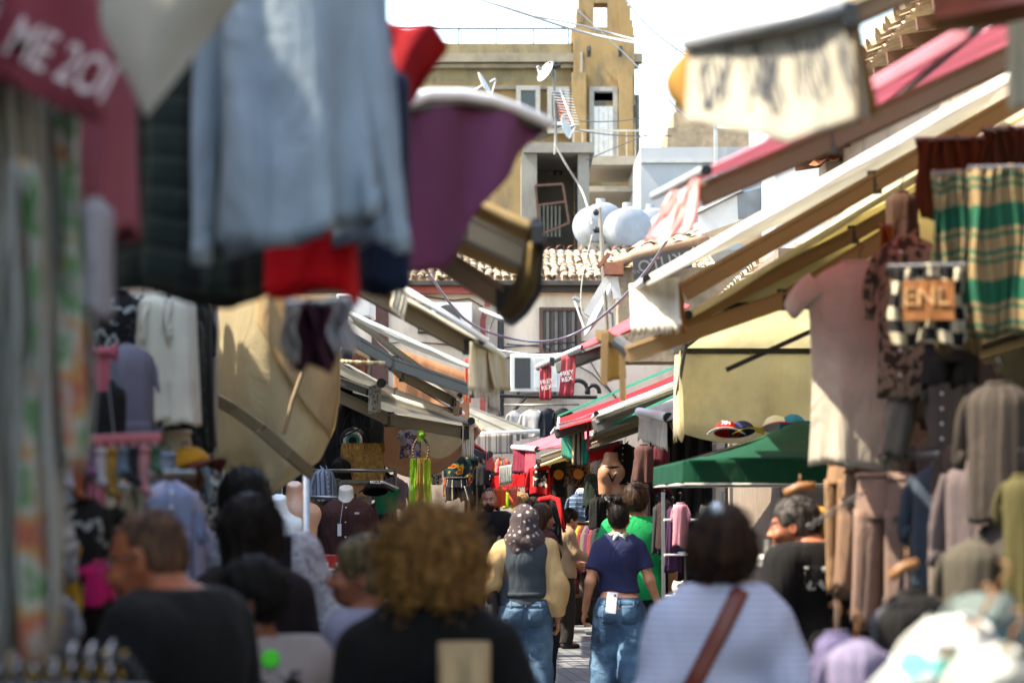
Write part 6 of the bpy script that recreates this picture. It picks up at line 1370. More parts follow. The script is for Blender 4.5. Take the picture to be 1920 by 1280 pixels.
T = thing('round_bag', 'round dark bag with a turquoise eye emblem above the grass skirt', 'bag'); c = P(662, 826, 21.3); q = Matrix.Rotation(math.pi / 2, 3, 'X'); m = MB(); m.lathe(c, [(.001, -.04), (.10, -.04), (.12, -.02), (.12, .02), (.10, .04), (.001, .04)], 28, q); m.build('body', fc('#23262c', .02), T, smooth=True)
for k, (rr, cc) in enumerate(((.085, '#c9c9c4'), (.06, '#2f8a8a'), (.035, '#0c0c10'))): m = MB(); m.lathe(c + Vector((0, -.042 - .003 * k, 0)), [(.001, -.001), (rr, -.001), (rr, .001), (.001, .001)], 24, q); m.build('eye_ring', fc(cc, .02), T)
m = MB(); m.tube([c + Vector((-.1, 0, .06)), c + Vector((-.06, 0, .2)), c + Vector((0, 0, .28)), c + Vector((.06, 0, .2)), c + Vector((.1, 0, .06))], .007, 6); m.build('strap', fc('#23262c', .02), T, smooth=True)
T = thing('flower_garland', 'lime green and straw garland with a brown bead ring hanging over the curly hair', 'garland'); c = P(789, 845, 19.0); m = MB()
for k in range(26): a = k / 26 * 6.2832; m.ell(c + Vector((math.cos(a) * .060, 0, math.sin(a) * .10)), (.011, .011, .011), nu=8, nv=5)
m.build('bead_ring', solid('#5e3f28', .5), T, smooth=True)
for (cc, nm, x0, n_, ln) in (('#8fc22a', 'lime_strands', -.07, 34, .46), ('#b8964a', 'straw_strands', -.01, 50, .40), ('#b8c83a', 'yellow_green_strands', .04, 30, .40)):
    m = MB(); r_ = random.Random(n_)
    for k in range(n_): x = x0 + r_.uniform(-.022, .045); z = -.05 - .03 * r_.random(); m.tube([c + Vector((x * .9, r_.uniform(-.02, .02), z)), c + Vector((x, r_.uniform(-.03, .03), z - ln * .5)), c + Vector((x * 1.1, r_.uniform(-.03, .03), z - ln * r_.uniform(.8, 1)))], .0035, 4)
    m.build(nm, fc(cc, .2), T)
m = MB(); m.beam(c + Vector((0, 0, .075)), c + Vector((-.005, 0, .16)), .02, .05); m.ell(c + Vector((.01, 0, .125)), (.03, .02, .022), nu=10, nv=6); m.build('green_bow', fc('#6a9a26', .2), T)
TR = fc('#0e2226', .02, pat=('print', 8., [(0, '#0e1620'), (.46, '#17483f'), (.51, '#c8962a'), (.54, '#c2401e'), (.58, '#0e1620')]))
G('black short sleeved shirt with an orange and yellow tropical print', 'tee', 858, 835, 24.0, 56, 88, TR, rz=4)
G('striped dark trousers hung under the tropical print shirt', 'shorts', 857, 884, 23.9, 46, 42, fc('#101020', .02, pat=('stripe', 0, .05, [(0, '#12121f'), (.7, '#b0a890'), (.8, '#12121f')])), hang=False)
G('white top with a blue and orange print in front of the cream sheet', 'tee', 770, 792, 22.0, 40, 55, fc('#a9a8c0', .1, pat=('print', 12., [(0, '#b9b6cc'), (.5, '#3a4890'), (.56, '#c98a30'), (.62, '#b9b6cc')])), rz=30)
G('white top with dark letters peeping left of the tropical shirt', 'tee', 815, 852, 23.6, 30, 45, LETW, rz=20)
lf_ = [('black narrow dress at the left edge of the far left stall', 'dress', 648, 640, 21.5, 26, 190, fc('#101218', .02), 20), ('dark blue long coat behind the evil eye bag', 'jacket', 676, 700, 22.0, 40, 160, fc('#1c2530', .02), 30), ('charcoal sheet dress behind the black hanger', 'dress', 700, 775, 22.4, 40, 130, fc('#34383c', .02), 10),
       ('black hoodies row end by the grass skirt', 'hoodie', 640, 850, 20.9, 40, 90, fc('#0e0e10', .02), 40), ('pale blue striped shirt by the crates', 'shirt', 607, 868, 20.5, 40, 60, fc('#8d9db5', .05, pat=('stripe', 0, .03, [(0, '#98a6bd'), (.6, '#55637d')])), 30), ('lilac blouse seen through the steel rack', 'long', 738, 885, 21.5, 50, 60, fc('#6d6478', .05), 15),
       ('dark top hung behind the green cloth', 'long', 712, 930, 20.6, 50, 120, fc('#101a26', .02), 10), ('black and white geometric blouse in the shade behind the rack', 'long', 705, 868, 22.5, 60, 60, BWP, 0), ('brown leather look jacket near the window bars', 'jacket', 668, 640, 23.5, 36, 130, fc('#5a3524', .02), 35)]
for (lb, kd, px, tp, dd, w, h, mt, rz) in lf_: G(lb, kd, px, tp, dd, w, h, mt, rz=rz)
T = thing('hanging_cloth', 'bottle green cloth draped over the low rail by the garland', 'cloth'); flap(T, (703, 925, 19.8), (752, 915, 20.2), .18, fc('#0b6242', .1), nf=2, amp=.02, name='panel', taper=.2)
# red sale sign
D = 14.2; T = thing('sale_sign', 'red board with white letters and bars behind the boys', 'sign'); m = MB(); c0 = P(596, 1040, D); c1 = P(735, 1170, D); m.box(((c0.x + c1.x) / 2, D + .02, (c0.z + c1.z) / 2), (c1.x - c0.x, .03, c0.z - c1.z)); m.build('board', solid('#b3121c', .35, var=.04, name='red_board'), T, bevel=.003)
lettering('PH', .115, WHITE, T, frame4(P(613, 1068, D - .004), (1, 0, 0), (0, 0, 1)), sx=1.0); m = MB()
for (x0, x1, y0, y1) in ((612, 735, 1122, 1127), (618, 652, 1136, 1144), (618, 626, 1144, 1160), (626, 650, 1153, 1160), (700, 716, 1098, 1106)): a, b_ = P(x0, y0, D), P(x1, y1, D); m.box(((a.x + b_.x) / 2, D + .004, (a.z + b_.z) / 2), (b_.x - a.x, .006, a.z - b_.z))
m.build('white_bars', WHITE, T); m = MB(); a = P(600, 1170, D); m.box((a.x + .05, D + .02, a.z / 2), (.03, .03, a.z)); m.box((P(730, 0, D).x - .05, D + .02, a.z / 2), (.03, .03, a.z)); m.build('leg', METAL, T)
# ---- far end of the street
ct = [('white sweatshirt with a dark centre stripe on the far wall rail', 'long', 1000, 762, 37.0, 46, 52, fc('#a5a3a0', .05), 0), ('plain white sweatshirt at the left of the far wall rail', 'long', 968, 764, 37.2, 36, 44, fc('#a19f9c', .05), 20), ('dark navy sweatshirt on the far wall rail', 'long', 1028, 760, 37.0, 34, 52, fc('#1d232c', .02), 30), ('black sweatshirt at the right of the far wall rail', 'long', 1056, 760, 37.0, 36, 46, fc('#14171b', .02), 10),
      ('bright red long sleeved top with a black horse print', 'long', 1014, 862, 27.0, 42, 56, fc('#a80f18', .08), -6), ('black varsity jacket with an orange round badge', 'jacket', 1050, 852, 26.6, 26, 70, fc('#14140f', .02), -10), ('leopard patterned blouse hung beside the varsity jacket', 'dress', 1084, 850, 26.0, 44, 52, fc('#4a3424', .03, pat=('print', 40., [(0, '#2a1c14'), (.5, '#6d5138')])), 0),
      ('black shirt hanging by the bright red valance', 'shirt', 1172, 822, 22.0, 36, 78, fc('#0d0d0e', .02), -20), ('tan open jacket behind the black shirt', 'jacket', 1184, 856, 22.5, 40, 60, fc('#a8805a', .05), -10), ('brown satin scarf blouse left of the gathered white flap', 'dress', 1207, 822, 19.5, 36, 70, fc('#4d322e', .05), -20), ('dark red dress behind the gathered white flap', 'dress', 1240, 820, 19.6, 30, 90, fc('#4a1220', .03), -20),
      ('washed blue striped sweatshirt in the middle of the far stall', 'long', 1086, 918, 28.6, 42, 48, fc('#3f5470', .03, pat=('stripe', 1, .05, [(0, '#46607e'), (.75, '#8d9db0')])), 0), ('black military style jacket beside the washed blue sweatshirt', 'jacket', 1121, 922, 23.0, 34, 58, fc('#0e0f10', .02), -12),
      ('black zip hoodie with a red scarf over its shoulder', 'hoodie', 1032, 928, 25.0, 42, 80, fc('#0f1216', .02), -10), ('black and white plaid shirt in the dim far stall', 'shirt', 1146, 908, 24.0, 26, 56, fc('#3a3a3c', .02, pat=('plaid', .06, [(0, '#9a9a98'), (.4, '#161618')], [(0, '#8a8a88'), (.4, '#161618')])), -20),
      ('dark green dress in the dim far stall', 'dress', 1110, 880, 25.5, 30, 60, fc('#1d2a22', .02), 0), ('dark purple dress right of the man in green', 'dress', 1262, 938, 17.5, 20, 120, fc('#3b1f3c', .03), -30), ('pale pink blouse right of the man in green', 'long', 1276, 930, 16.8, 26, 80, fc('#b07884', .05), -30), ('brown dress hung under the parasol edge', 'dress', 1246, 925, 17.8, 24, 90, fc('#33221e', .02), -30), ('grey dress at the sandal rack', 'dress', 1234, 935, 18.2, 18, 90, fc('#2b2c30', .02), -20),
      ('orange safety vest hanging under the far red valance', 'tee', 938, 905, 29.0, 22, 36, fc('#d8562c', .1), 0), ('yellow green safety vest behind the bearded man', 'tee', 952, 912, 29.2, 18, 32, fc('#9ab81e', .1), 0), ('coral vest beside the yellow green one', 'tee', 962, 905, 28.8, 16, 34, fc('#d0604a', .1), 0),
      ('black top in the shade above the bearded man', 'long', 905, 862, 30.0, 26, 40, fc('#141416', .02), 0), ('multicoloured striped fringe dress under the striped brown valance', 'dress', 940, 852, 33.0, 34, 40, fc('#7a3a24', .05, pat=('stripe', 0, .05, [(0, '#a3341e'), (.3, '#b98a28'), (.5, '#2f6a3a'), (.7, '#b04a7a')])), 0), ('white blouse far behind the red top', 'long', 1095, 905, 29.0, 26, 30, fc('#a9a9ae', .05), 0), ('teal blouse far behind at the stall', 'long', 975, 860, 33.0, 26, 40, fc('#2a5a58', .05), 0)]
for (lb, kd, px, tp, dd, w, h, mt, rz) in ct:
    o = G(lb, kd, px, tp, dd, w, h, mt, rz=rz, **(dict(prn=(fabric('#141010', pat=('print', 16., [(0, '#1a1210'), (.54, '#b9a898')])), .22, .2, .75)) if 'horse' in lb else {}), **(dict(sleeve=0) if kd == 'dress' else {}))
    if 'varsity' in lb: m = MB(); m.lathe((0, -.10, -.22), [(.001, -.002), (.055, -.002), (.055, .002), (.001, .002)], 20, Matrix.Rotation(math.pi / 2, 3, 'X')); m.build('badge', solid('#b8721e', .6), o)
    if 'red scarf' in lb: m = MB(); m.tube([(-.10, -.10, -.05), (0, .02, -.03), (.09, -.06, -.05), (.13, -.11, -.2), (.16, -.10, -.38)], [.03, .035, .03, .022, .018], 8); s_ = m.build('scarf', fc('#b8141c', .05), None, smooth=True, origin=(0, 0, 0)); s_.location = o.location.copy(); s_.rotation_euler = o.rotation_euler; tag(s_, 'bright red scarf slung over the black zip hoodie', 'scarf')
side_rack('steel rail on the far wall carrying sweatshirts', P(945, 0, 37).x, 37.2, P(1085, 0, 37).x, 37.0, P(0, 758, 37).z, False)
T = thing('wall_rack', 'black iron bars and hooks high on the far wall', 'rack'); D = 38.6; m = MB(); m.tube([P(935, 742, D), P(1120, 745, D)], .03, 6); m.tube([P(985, 745, D), P(950, 785, D)], .03, 6); m.build('bar', DARKMETAL, T)
for (px, r_) in ((1083, .17), (1112, .10)): m = MB(); c = P(px, 735, D); m.tube([c + Vector((math.cos(a) * r_, 0, math.sin(a) * r_ * 1.1)) for a in np.linspace(-.2, 3.4, 14)], .035, 8); m.build('hook', DARKMETAL, T, smooth=True)
T = thing('lower_body_mannequin', 'skin coloured lower body mannequin with black straps on the far stall', 'mannequin'); c = P(1147, 888, 22.0); Q = Field(c + Vector((-.2, -.2, -.25)), c + Vector((.2, .2, .2)), .009)
for sd in (-1, 1): Q.ell(c + Vector((sd * .05, -.04, .01)), (.075, .08, .095), k=.03); Q.cap(c + Vector((sd * .055, 0, -.04)), c + Vector((sd * .06, 0, -.2)), .072, .06, .03)
Q.cap(c + Vector((0, 0, .04)), c + Vector((0, 0, .15)), .10, .075, .04, sq=(1, .7, 1)); Q.cut(c + Vector((0, 0, -.19)), (0, 0, -1)); mesh_obj('torso', [Q.mesh()], solid('#b07f62', .35, var=.05, name='mannequin_skin'), T)
m = MB(); m.tube([c + Vector((math.cos(a) * .118, math.sin(a) * .09 - .02, .06)) for a in np.linspace(0, 6.2832, 25)], .010, 6); m.tube([c + Vector((-.11, -.06, .06)), c + Vector((-.03, -.12, .0)), c + Vector((0, -.09, -.07))], .008, 6); m.tube([c + Vector((.11, -.06, .06)), c + Vector((.03, -.12, .0)), c + Vector((0, -.09, -.07))], .008, 6); m.build('straps', BLACKPL, T, smooth=True)
side_rack('steel rack of folded tops in the middle of the street', P(1064, 0, 29.6).x, 29.6, P(1128, 0, 29).x, 29.0, P(0, 978, 29.3).z)
rk = [('#6a6c7c', 'pale grey blue'), ('#0d0e12', 'black with white mark'), ('#101114', 'plain black'), ('#b0781a', 'golden yellow'), ('#5a1420', 'crimson'), ('#5a534a', 'stone'), ('#4c1c3c', 'plum'), ('#6a2a2c', 'brick red'), ('#23262c', 'charcoal')]
for k, (c_, nm) in enumerate(rk): G(nm + ' long top on the rack in the middle of the street', 'long', 1070 + 6.6 * k, 978, 29.6 - .07 * k, 70, 130, fc(c_, .02), rz=72, group='tops on the middle rack')
m = MB(); m.grid(lambda u, v: Vector((math.cos(6.2832 * u) * (.13 + .03 * v), math.sin(6.2832 * u) * (.11 + .02 * v), .24 * v)), 20, 4, closed=True, cap0=True); bk = m.build('bucket', solid('#8a8c8c', .5, .1), smooth=True, thick=.006, origin=(0, 0, 0)); bk.location = (P(1066, 0, 33).x, 33, 0.0); tag(bk, 'grey plastic bucket on the paving under the black tops', 'bucket')
m = MB(); m.tube([(-.15, 0, .24), (-.1, 0, .33), (0, 0, .36), (.1, 0, .33), (.15, 0, .24)], .004, 5); m.build('handle', METAL, bk)
m = MB(); m.box((.0, 0, .06), (.8, .3, .12)); bx_ = m.build('white_box', WHITE, bevel=.008, origin=(0, 0, 0)); bx_.location = (P(1085, 0, 34).x, 34.0, 0); tag(bx_, 'low white box in a patch of sun at the end of the street', 'box'); m = MB(); m.box((0, 0, .128), (.82, .32, .014)); m.build('lid', WHITE, bx_)
T = thing('shoe_rack', 'white wire shoe rack beside the man in green', 'shoe rack'); X0 = P(1238, 0, 17.6).x; m = MB()
for z in (.35, .65, .95, 1.25, 1.5): m.tube([(X0, 17.4, z), (X0 + .45, 17.6, z)], .008, 6); m.tube([(X0, 17.6, z), (X0 + .45, 17.8, z)], .008, 6)
m.build('shelf_wires', WHITE, T); m = MB(); m.box((X0, 17.5, .85), (.025, .025, 1.7)); m.box((X0 + .45, 17.7, .85), (.025, .025, 1.7)); m.build('post', solid('#8a8c8c', .4, .4), T)
sh_c = [('#c8c4bc', 'white'), ('#17181a', 'black'), ('#8a6a4a', 'tan'), ('#9aa29a', 'sage'), ('#b8b4b0', 'light grey'), ('#5a2a2c', 'wine red'), ('#22303e', 'navy'), ('#c0a890', 'cream')]; zz = ('lowest', 'second', 'third', 'fourth', 'top')
for i, z in enumerate((.36, .66, .96, 1.26, 1.51)):
    for k in range(2):
        c_, nm = sh_c[(i * 2 + k * 3) % 8]; S_ = thing('shoe', nm + ' shoe on the ' + zz[i] + ' shelf of the wire rack, ' + ('left' if k == 0 else 'right'), 'shoe', group='shoes on the wire rack'); c = Vector((X0 + .12 + .2 * k, 17.6, z)); Q = Field(c + Vector((-.08, -.18, -.02)), c + Vector((.08, .16, .12)), .008); Q.cap(c + Vector((0, .06, .05)), c + Vector((0, -.10, .035)), .045, .035, .03); Q.cap(c + Vector((0, .07, .04)), c + Vector((0, .06, .085)), .04, .035, .03); Q.ell(c + Vector((0, .06, .12)), (.028, .045, .05), k=.01, sub=True); Q.cut(c + Vector((0, 0, .01)), (0, 0, -1)); mesh_obj('upper', [Q.mesh()], fc(c_, .01), S_); m = MB(); m.grid(lambda u, v: c + Vector((math.cos(6.2832 * u) * .045, -.02 + math.sin(6.2832 * u) * .125, .012 * v - .001)), 20, 1, closed=True, cap0=True, cap1=True); m.build('sole', WHITE, S_)
# ---- right stall
TB = fabric('#d6cdbc', trans=.3, fold=.8)
rr_ = [('large plain beige t-shirt hanging in front of the yellow gazebo', 'tee', 1612, 468, 9.4, 196, 385, TB, -8, {}), ('second beige t-shirt right behind the large one', 'tee', 1665, 520, 9.9, 160, 330, fc('#9a8878', .15), -20, {}),
       ('grey leafy printed shirt with a patterned sleeve beside the beige t-shirt', 'shirt', 1700, 420, 9.0, 120, 300, fc('#6d5f4e', .05, pat=('print', 30., [(0, '#3a332a'), (.48, '#8a7a64')])), -30, {}),
       ('washed denim grey cloth trousers under the checkered cloth', 'pants', 1722, 640, 9.0, 110, 190, fc('#77746a', .05), -20, {}), ('black shorts below the orange panelled cloth', 'shorts', 1783, 615, 8.2, 105, 75, fc('#0f1013', .02), -12, {}), ('grey brown striped shirt right of the denim cloth', 'shirt', 1775, 640, 8.8, 70, 180, fc('#57534c', .05), -25, {}),
       ('grey shirt with thin stripes high on the right rack', 'long', 1872, 690, 7.6, 125, 250, fc('#3a332d', .05, pat=('stripe', 0, .03, [(0, '#362f2a'), (.8, '#4a423a')])), -30, {}), ('pale mauve shirt under the thin striped one', 'long', 1850, 830, 7.8, 160, 320, fc('#5d5252', .03), -18, {}),
       ('blue denim jacket between the sweatpants and the mauve shirt', 'jacket', 1762, 850, 8.6, 110, 220, fc('#35404c', .03), -28, {}), ('olive top at the right picture edge', 'long', 1915, 860, 7.0, 70, 300, fc('#4a4526', .03), -25, {}), ('olive grey hoodie on the right stall', 'hoodie', 1822, 985, 7.2, 110, 230, fc('#49443a', .03), -30, {}),
       ('dark beige striped sweatpants nearest the green parasol', 'pants', 1580, 840, 9.8, 60, 250, fc('#86694e', .1), -40, {}), ('pinkish beige sweatpants, second on the right rack', 'pants', 1622, 852, 9.5, 95, 230, fc('#8a6e5a', .1), -35, {}), ('mushroom beige sweatpants, widest on the right rack', 'pants', 1660, 860, 9.0, 118, 285, fc('#826a5e', .1), -24, {}), ('greyish rose sweatpants, right of the widest pair', 'pants', 1715, 865, 8.9, 110, 280, fc('#766258', .1), -26, {}), ('grey beige sweatpants below the denim jacket', 'pants', 1740, 880, 8.7, 90, 260, fc('#665856', .1), -30, {}),
       ('black abaya dress below the sweatpants', 'dress', 1712, 1075, 6.8, 120, 300, fc('#09090b', .02), -20, {}), ('second black dress with grey stripes low on the right', 'dress', 1680, 1100, 6.6, 100, 260, fc('#0c0c0e', .02, pat=('stripe', 0, .2, [(0, '#0c0c0e'), (.85, '#3c3e46')])), -30, {}), ('lavender hoodie on a wooden hanger at the bottom right', 'hoodie', 1606, 1165, 5.9, 112, 200, fc('#77708a', .05, fold=.9), -25, dict(wood=True)), ('lilac and navy top left of the lavender hoodie', 'long', 1568, 1150, 6.1, 70, 190, fc('#5f5878', .05), -40, dict(wood=True)),
       ('yellow ochre bag like vest hanging beyond the grey haired man', 'tee', 1520, 925, 11.0, 48, 90, fc('#a87a30', .05), -30, {}), ('orange cloth hanging high right above the striped blanket', 'towel', 1790, 235, 9.2, 150, 150, fc('#4e2c12', .1), -10, {}), ('dark orange cloth at the top right edge', 'towel', 1890, 215, 8.6, 100, 120, fc('#472711', .1), -10, {}), ('brown dress deep inside the right stall', 'dress', 1690, 340, 10.5, 60, 160, fc('#3a2414', .02), -20, {}), ('yellowish brown scarf beside the hanging lamp cable', 'towel', 1660, 400, 9.8, 26, 120, fc('#96602a', .1), -10, {})]
rr_ += [('taupe sweatpants squeezed behind the pinkish beige pair', 'pants', 1640, 838, 9.9, 80, 240, fc('#7a6658', .08), -50, {}), ('sand coloured top behind the taupe sweatpants', 'long', 1602, 835, 10.3, 70, 190, fc('#97795c', .08), -45, {}), ('ash grey shirt above the denim jacket', 'shirt', 1765, 790, 9.2, 100, 160, fc('#5e5650', .08), -30, {}),
        ('mole brown cardigan beside the ash grey shirt', 'jacket', 1812, 800, 8.4, 95, 230, fc('#55483e', .08), -35, {}), ('pale taupe trousers left of the olive grey hoodie', 'pants', 1785, 900, 8.2, 85, 260, fc('#7d6f66', .08), -30, {}), ('stone grey hooded top at the right edge under the olive one', 'hoodie', 1890, 940, 7.6, 95, 240, fc('#4f4a44', .05), -30, {}), ('warm grey blouse between the leafy shirt and the blanket', 'long', 1748, 560, 9.4, 90, 200, fc('#6d6052', .08), -25, {}), ('brown grey long top behind the black shorts', 'long', 1800, 640, 9.3, 110, 230, fc('#453b32', .08), -28, {})]
for (lb, kd, px, tp, dd, w, h, mt, rz, kw) in rr_:
    if kd == 'dress': kw = dict(kw, sleeve=0)
    G(lb, kd, px, tp, dd, w, h, mt, rz=rz, **kw)
GS = [(0, '#8a7350'), (.10, '#1d5a42'), (.16, '#8a7350'), (.22, '#1d5a42'), (.27, '#8a7350'), (.5, '#14543c'), (.82, '#8a7350'), (.88, '#1d5a42'), (.93, '#8a7350')]
G('green and sand striped blanket spread flat at the right edge', 'towel', 1895, 285, 7.8, 160, 320, fc('#8a7350', .08, pat=('stripe', 1, .24, GS)), -6, cat='blanket', name='blanket')
G('green and sand striped cloth gathered in folds left of the flat blanket', 'towel', 1792, 295, 8.0, 92, 340, fc('#8a7350', .08, fold=1., pat=('stripe', 1, .24, GS)), -14, cat='blanket', name='blanket')
CK = G('black and white checkered cloth with an orange panel and pale stitched letters', 'towel', 1737, 470, 7.85, 148, 150, fc('#b0a68c', .05, pat=('check', .042, '#0e0e10')), -14); m = MB(); m.grid(lambda u, v: Vector(((u - .45) * .165, -.045, -.10 - .13 * v)), 4, 4); m.build('orange_panel', fc('#946036', .05), CK, thick=.004); lettering('ENL', .085, fabric('#bb9062'), CK, frame4((0, -.052, -.155), (1, 0, 0), (0, 0, 1)))
side_rack('upper steel rail of the right stall', P(1570, 0, 10.2).x, 10.2, P(1900, 0, 7.2).x, 7.2, 3.15, False); side_rack('lower steel rail of sweatpants on the right stall', P(1560, 0, 9.9).x, 9.9, P(2010, 0, 7.4).x, 7.4, P(0, 855, 9).z)
T = thing('chain', 'pale steel chain slanting up beside the sweatpants', 'chain')
for k in range(16): t = k / 15; c = P(1520 + 95 * t, 985 - 60 * t, 8.9); m = MB(); R_ = Matrix.Rotation(math.pi / 2 * (k % 2), 3, 'X'); m.tube([c + R_ @ Vector((math.cos(a) * .013, 0, math.sin(a) * .008)) for a in np.linspace(0, 6.2832, 11)], .0025, 5); m.build('link', METAL, T)
T = thing('hanger', 'broad wooden hanger top above the black abaya', 'hanger'); c = P(1700, 1062, 6.6); m = MB(); m.tube([c + Vector((-.045, 0, -.03)), c + Vector((-.01, 0, .0)), c + Vector((.03, 0, .01))], .014, 8); m.tube([c, c + Vector((0, 0, .05))], .003, 5); m.build('bar', WOODH, T, smooth=True)
T = thing('hanger', 'wooden hanger top behind the grey haired man', 'hanger'); c = P(1500, 912, 9.6); m = MB(); m.tube([c + Vector((-.06, 0, -.03)), c, c + Vector((.06, 0, .0))], .02, 8); m.tube([c, c + Vector((0, 0, .05))], .003, 5); m.build('bar', WOODH, T, smooth=True)
pl = [('white sweatshirt spread on the sunlit pile at the bottom right', 'long', 1850, 1130, 4.7, 170, 150, fc('#b7b8b2', .1, fold=1.), -40, 30), ('mint and white top under the white sweatshirt', 'long', 1800, 1190, 4.5, 120, 140, fc('#9fb8b0', .1, fold=1., pat=('print', 6., [(0, '#b8bcb8'), (.5, '#5fa69a'), (.58, '#b8bcb8')])), -55, 40), ('grey green hoodie at the top of the bottom right pile', 'hoodie', 1880, 1075, 5.0, 120, 130, fc('#5f6a66', .05, fold=1.), -35, 20), ('teal jumper peeping from the bottom right pile', 'long', 1850, 1120, 4.85, 80, 100, fc('#1f4a52', .05), -30, 10), ('ivory top in the very bottom right corner', 'long', 1905, 1170, 4.3, 130, 190, fc('#a9aaa0', .1, fold=1.), -30, 20)]
for (lb, kd, px, tp, dd, w, h, mt, rz, tl) in pl: G(lb, kd, px, tp, dd, w, h, mt, rz=rz, tilt=tl, wood=True, dep=.09)
side_rack('low rack at the bottom right under the white clothes', P(1770, 0, 4.9).x, 5.4, P(1920, 0, 4.5).x, 4.3, P(0, 1230, 4.8).z)
T = thing('sunglasses_stand', 'pale rotating stand of trinkets left of the grey haired man', 'display stand'); c = P(1440, 1070, 11.6); m = MB(); m.tube([(c.x, c.y, .02), (c.x, c.y, c.z + .15)], .02, 8); m.build('pole', METAL, T); m = MB(); m.box((c.x, c.y, .03), (.4, .4, .05)); m.build('base', METAL, T)
for k in range(16): q = c + Vector((.10 * math.cos(k * 1.3), .10 * math.sin(k * 1.3) - .02, .14 - .03 * k)); m = MB(); m.ell(q, (.028, .02, .016), nu=10, nv=6); m.ell(q + Vector((.02, -.02, 0)), (.02, .01, .016), nu=10, nv=6); m.build('trinket', [solid('#a9aaa6', .3), solid('#6b7078', .3), solid('#b8863c', .4), solid('#2c2e32', .3)][k % 4], T, smooth=True)
T = thing('market_table', 'pale counter between the striped woman and the grey haired man', 'table'); m = MB(); c = P(1420, 1050, 11.5); m.box((c.x, 11.5, c.z), (.5, .8, .04)); m.build('tabletop', WHITE, T, bevel=.004)
for sx in (-.2, .2):
    for sy in (-.35, .35): m = MB(); m.box((c.x + sx, 11.5 + sy, c.z / 2 - .01), (.04, .04, c.z - .04)); m.build('leg', METAL, T)
# ------------------------------------------------------------------ people
def px_x(px, d): return (px - 960) / F * d
def denim(base, worn, dark):
    key = ('denim', base)
    if key in _mc: return _mc[key]
    m, nt, b = new_mat('denim'); L = nt.links.new
    obj = N(nt, 'ShaderNodeTexCoord').outputs['Object']
    n1 = N(nt, 'ShaderNodeTexNoise', i_Scale=4.0, i_Detail=5.0); L(obj, n1.inputs[0])
    r = nt.nodes.new('ShaderNodeValToRGB'); L(n1.outputs[0], r.inputs[0]); e = r.color_ramp.elements
    e[0].position = .33; e[0].color = col4(dark); e[1].position = .66; e[1].color = col4(worn); q = e.new(.5); q.color = col4(base)
    n2 = N(nt, 'ShaderNodeTexNoise', i_Scale=180.0, i_Detail=2.0); L(obj, n2.inputs[0])
    mr = N(nt, 'ShaderNodeMapRange'); L(n2.outputs[0], mr.inputs[0]); mr.inputs[3].default_value = .75; mr.inputs[4].default_value = 1.25
    c = mix(nt, r.outputs[0], mr.outputs[0], 1.0, 'MULTIPLY'); L(c, b.inputs['Base Color']); b.inputs['Roughness'].default_value = .9
    bp = N(nt, 'ShaderNodeBump', i_Strength=.5, i_Distance=.03); mp = N(nt, 'ShaderNodeMapping'); mp.inputs['Scale'].default_value = (9, 9, 14); L(obj, mp.inputs[0])
    n3 = N(nt, 'ShaderNodeTexNoise', i_Scale=1.0, i_Detail=5.0, i_Distortion=1.0); L(mp.outputs[0], n3.inputs[0]); L(n3.outputs[0], bp.inputs['Height']); L(bp.outputs[0], b.inputs['Normal'])
    _mc[key] = m; return m
def back_pockets(pr, mat, s):
    bv = [bvh_of(pr['trousers'])]
    for sd in (-1, 1):
        o = drape(bv, 'back_pocket', mat, pr['T'], lambda u, v, sd=sd: ((sd * .075 + (u - .5) * .115 * (1 - .12 * v)) * s, -.6, (.945 - v * .13 - .012 * (1 - abs(u - .5) * 2) * v) * s), (0, 1, 0), 8, 8, .004, .003)
    o = drape(bv, 'waistband', mat, pr['T'], lambda u, v: ((u - .5) * .30 * s, -.6, (pr.get('wz', 1.0) - .004 - v * .035) * s), (0, 1, 0), 24, 3, .004, .003)
    for k in (-.11, 0, .11):
        drape(bv, 'belt_loop', mat, pr['T'], lambda u, v, k=k: ((k + (u - .5) * .012) * s, -.6, (pr.get('wz', 1.0) - v * .05) * s), (0, 1, 0), 1, 4, .009, .004)
def strap(pr, mat, a, b, w, name='bag_strap', direction=(0, 1, 0), y=-.7, key='top', n=30):
    s = pr['s']; a = Vector((a[0], y, a[1])); b = Vector((b[0], y, b[1])); d = (b - a).normalized(); q = Vector((d.z, 0, -d.x))
    return drape([bvh_of(pr[key])], name, mat, pr['T'], lambda u, v: (a.lerp(b, v) + q * (u - .5) * w) * s, direction, 3, n, .006, .004)

JB = denim('#3d566e', '#647f92', '#27394c'); JB2 = denim('#385673', '#6488a4', '#1f3348')
# woman in a printed headscarf
D = 17.0
scarf_print = fabric('#463b3c', pat=('dots', 24., '#b0a5a2', .50), var=.1, fold=.7)
def headscarf(pr, mat):
    s, H, HR = pr['s'], pr['H'], pr['HR']; c = H((0, 0, 1.58)) * s
    Q = Field(c - Vector((.26, .24, .36)), c + Vector((.26, .24, .2)), .007)
    Q.ell(H((0, -.022, 1.605)) * s, (.098 * s, .118 * s, .112 * s), R=np.array(HR)); Q.cap(H((0, -.03, 1.58)) * s, Vector((0, -.045, 1.44)) * s, .098 * s, .115 * s, .05)
    Q.cap(Vector((-.09, -.02, 1.43)) * s, Vector((.09, -.02, 1.43)) * s, .075 * s, k=.06)
    Q.cap(Vector((-.03, -.08, 1.42)) * s, Vector((-.065, -.115, 1.30)) * s, .10 * s, .022 * s, .05, sq=(1, .55, 1))
    Q.ell(H((0, .13, 1.55)) * s, (.065 * s, .07 * s, .085 * s), R=np.array(HR), k=.02, sub=True)
    Q.folds(.0045, 44, 30, 11); Q.cut((0, 0, 1.285 * s), (0, 0, -1))
    return mesh_obj('headscarf', [Q.mesh()], mat, pr['T'])
cream = fabric('#c8a674', fold=.8, trans=.08)
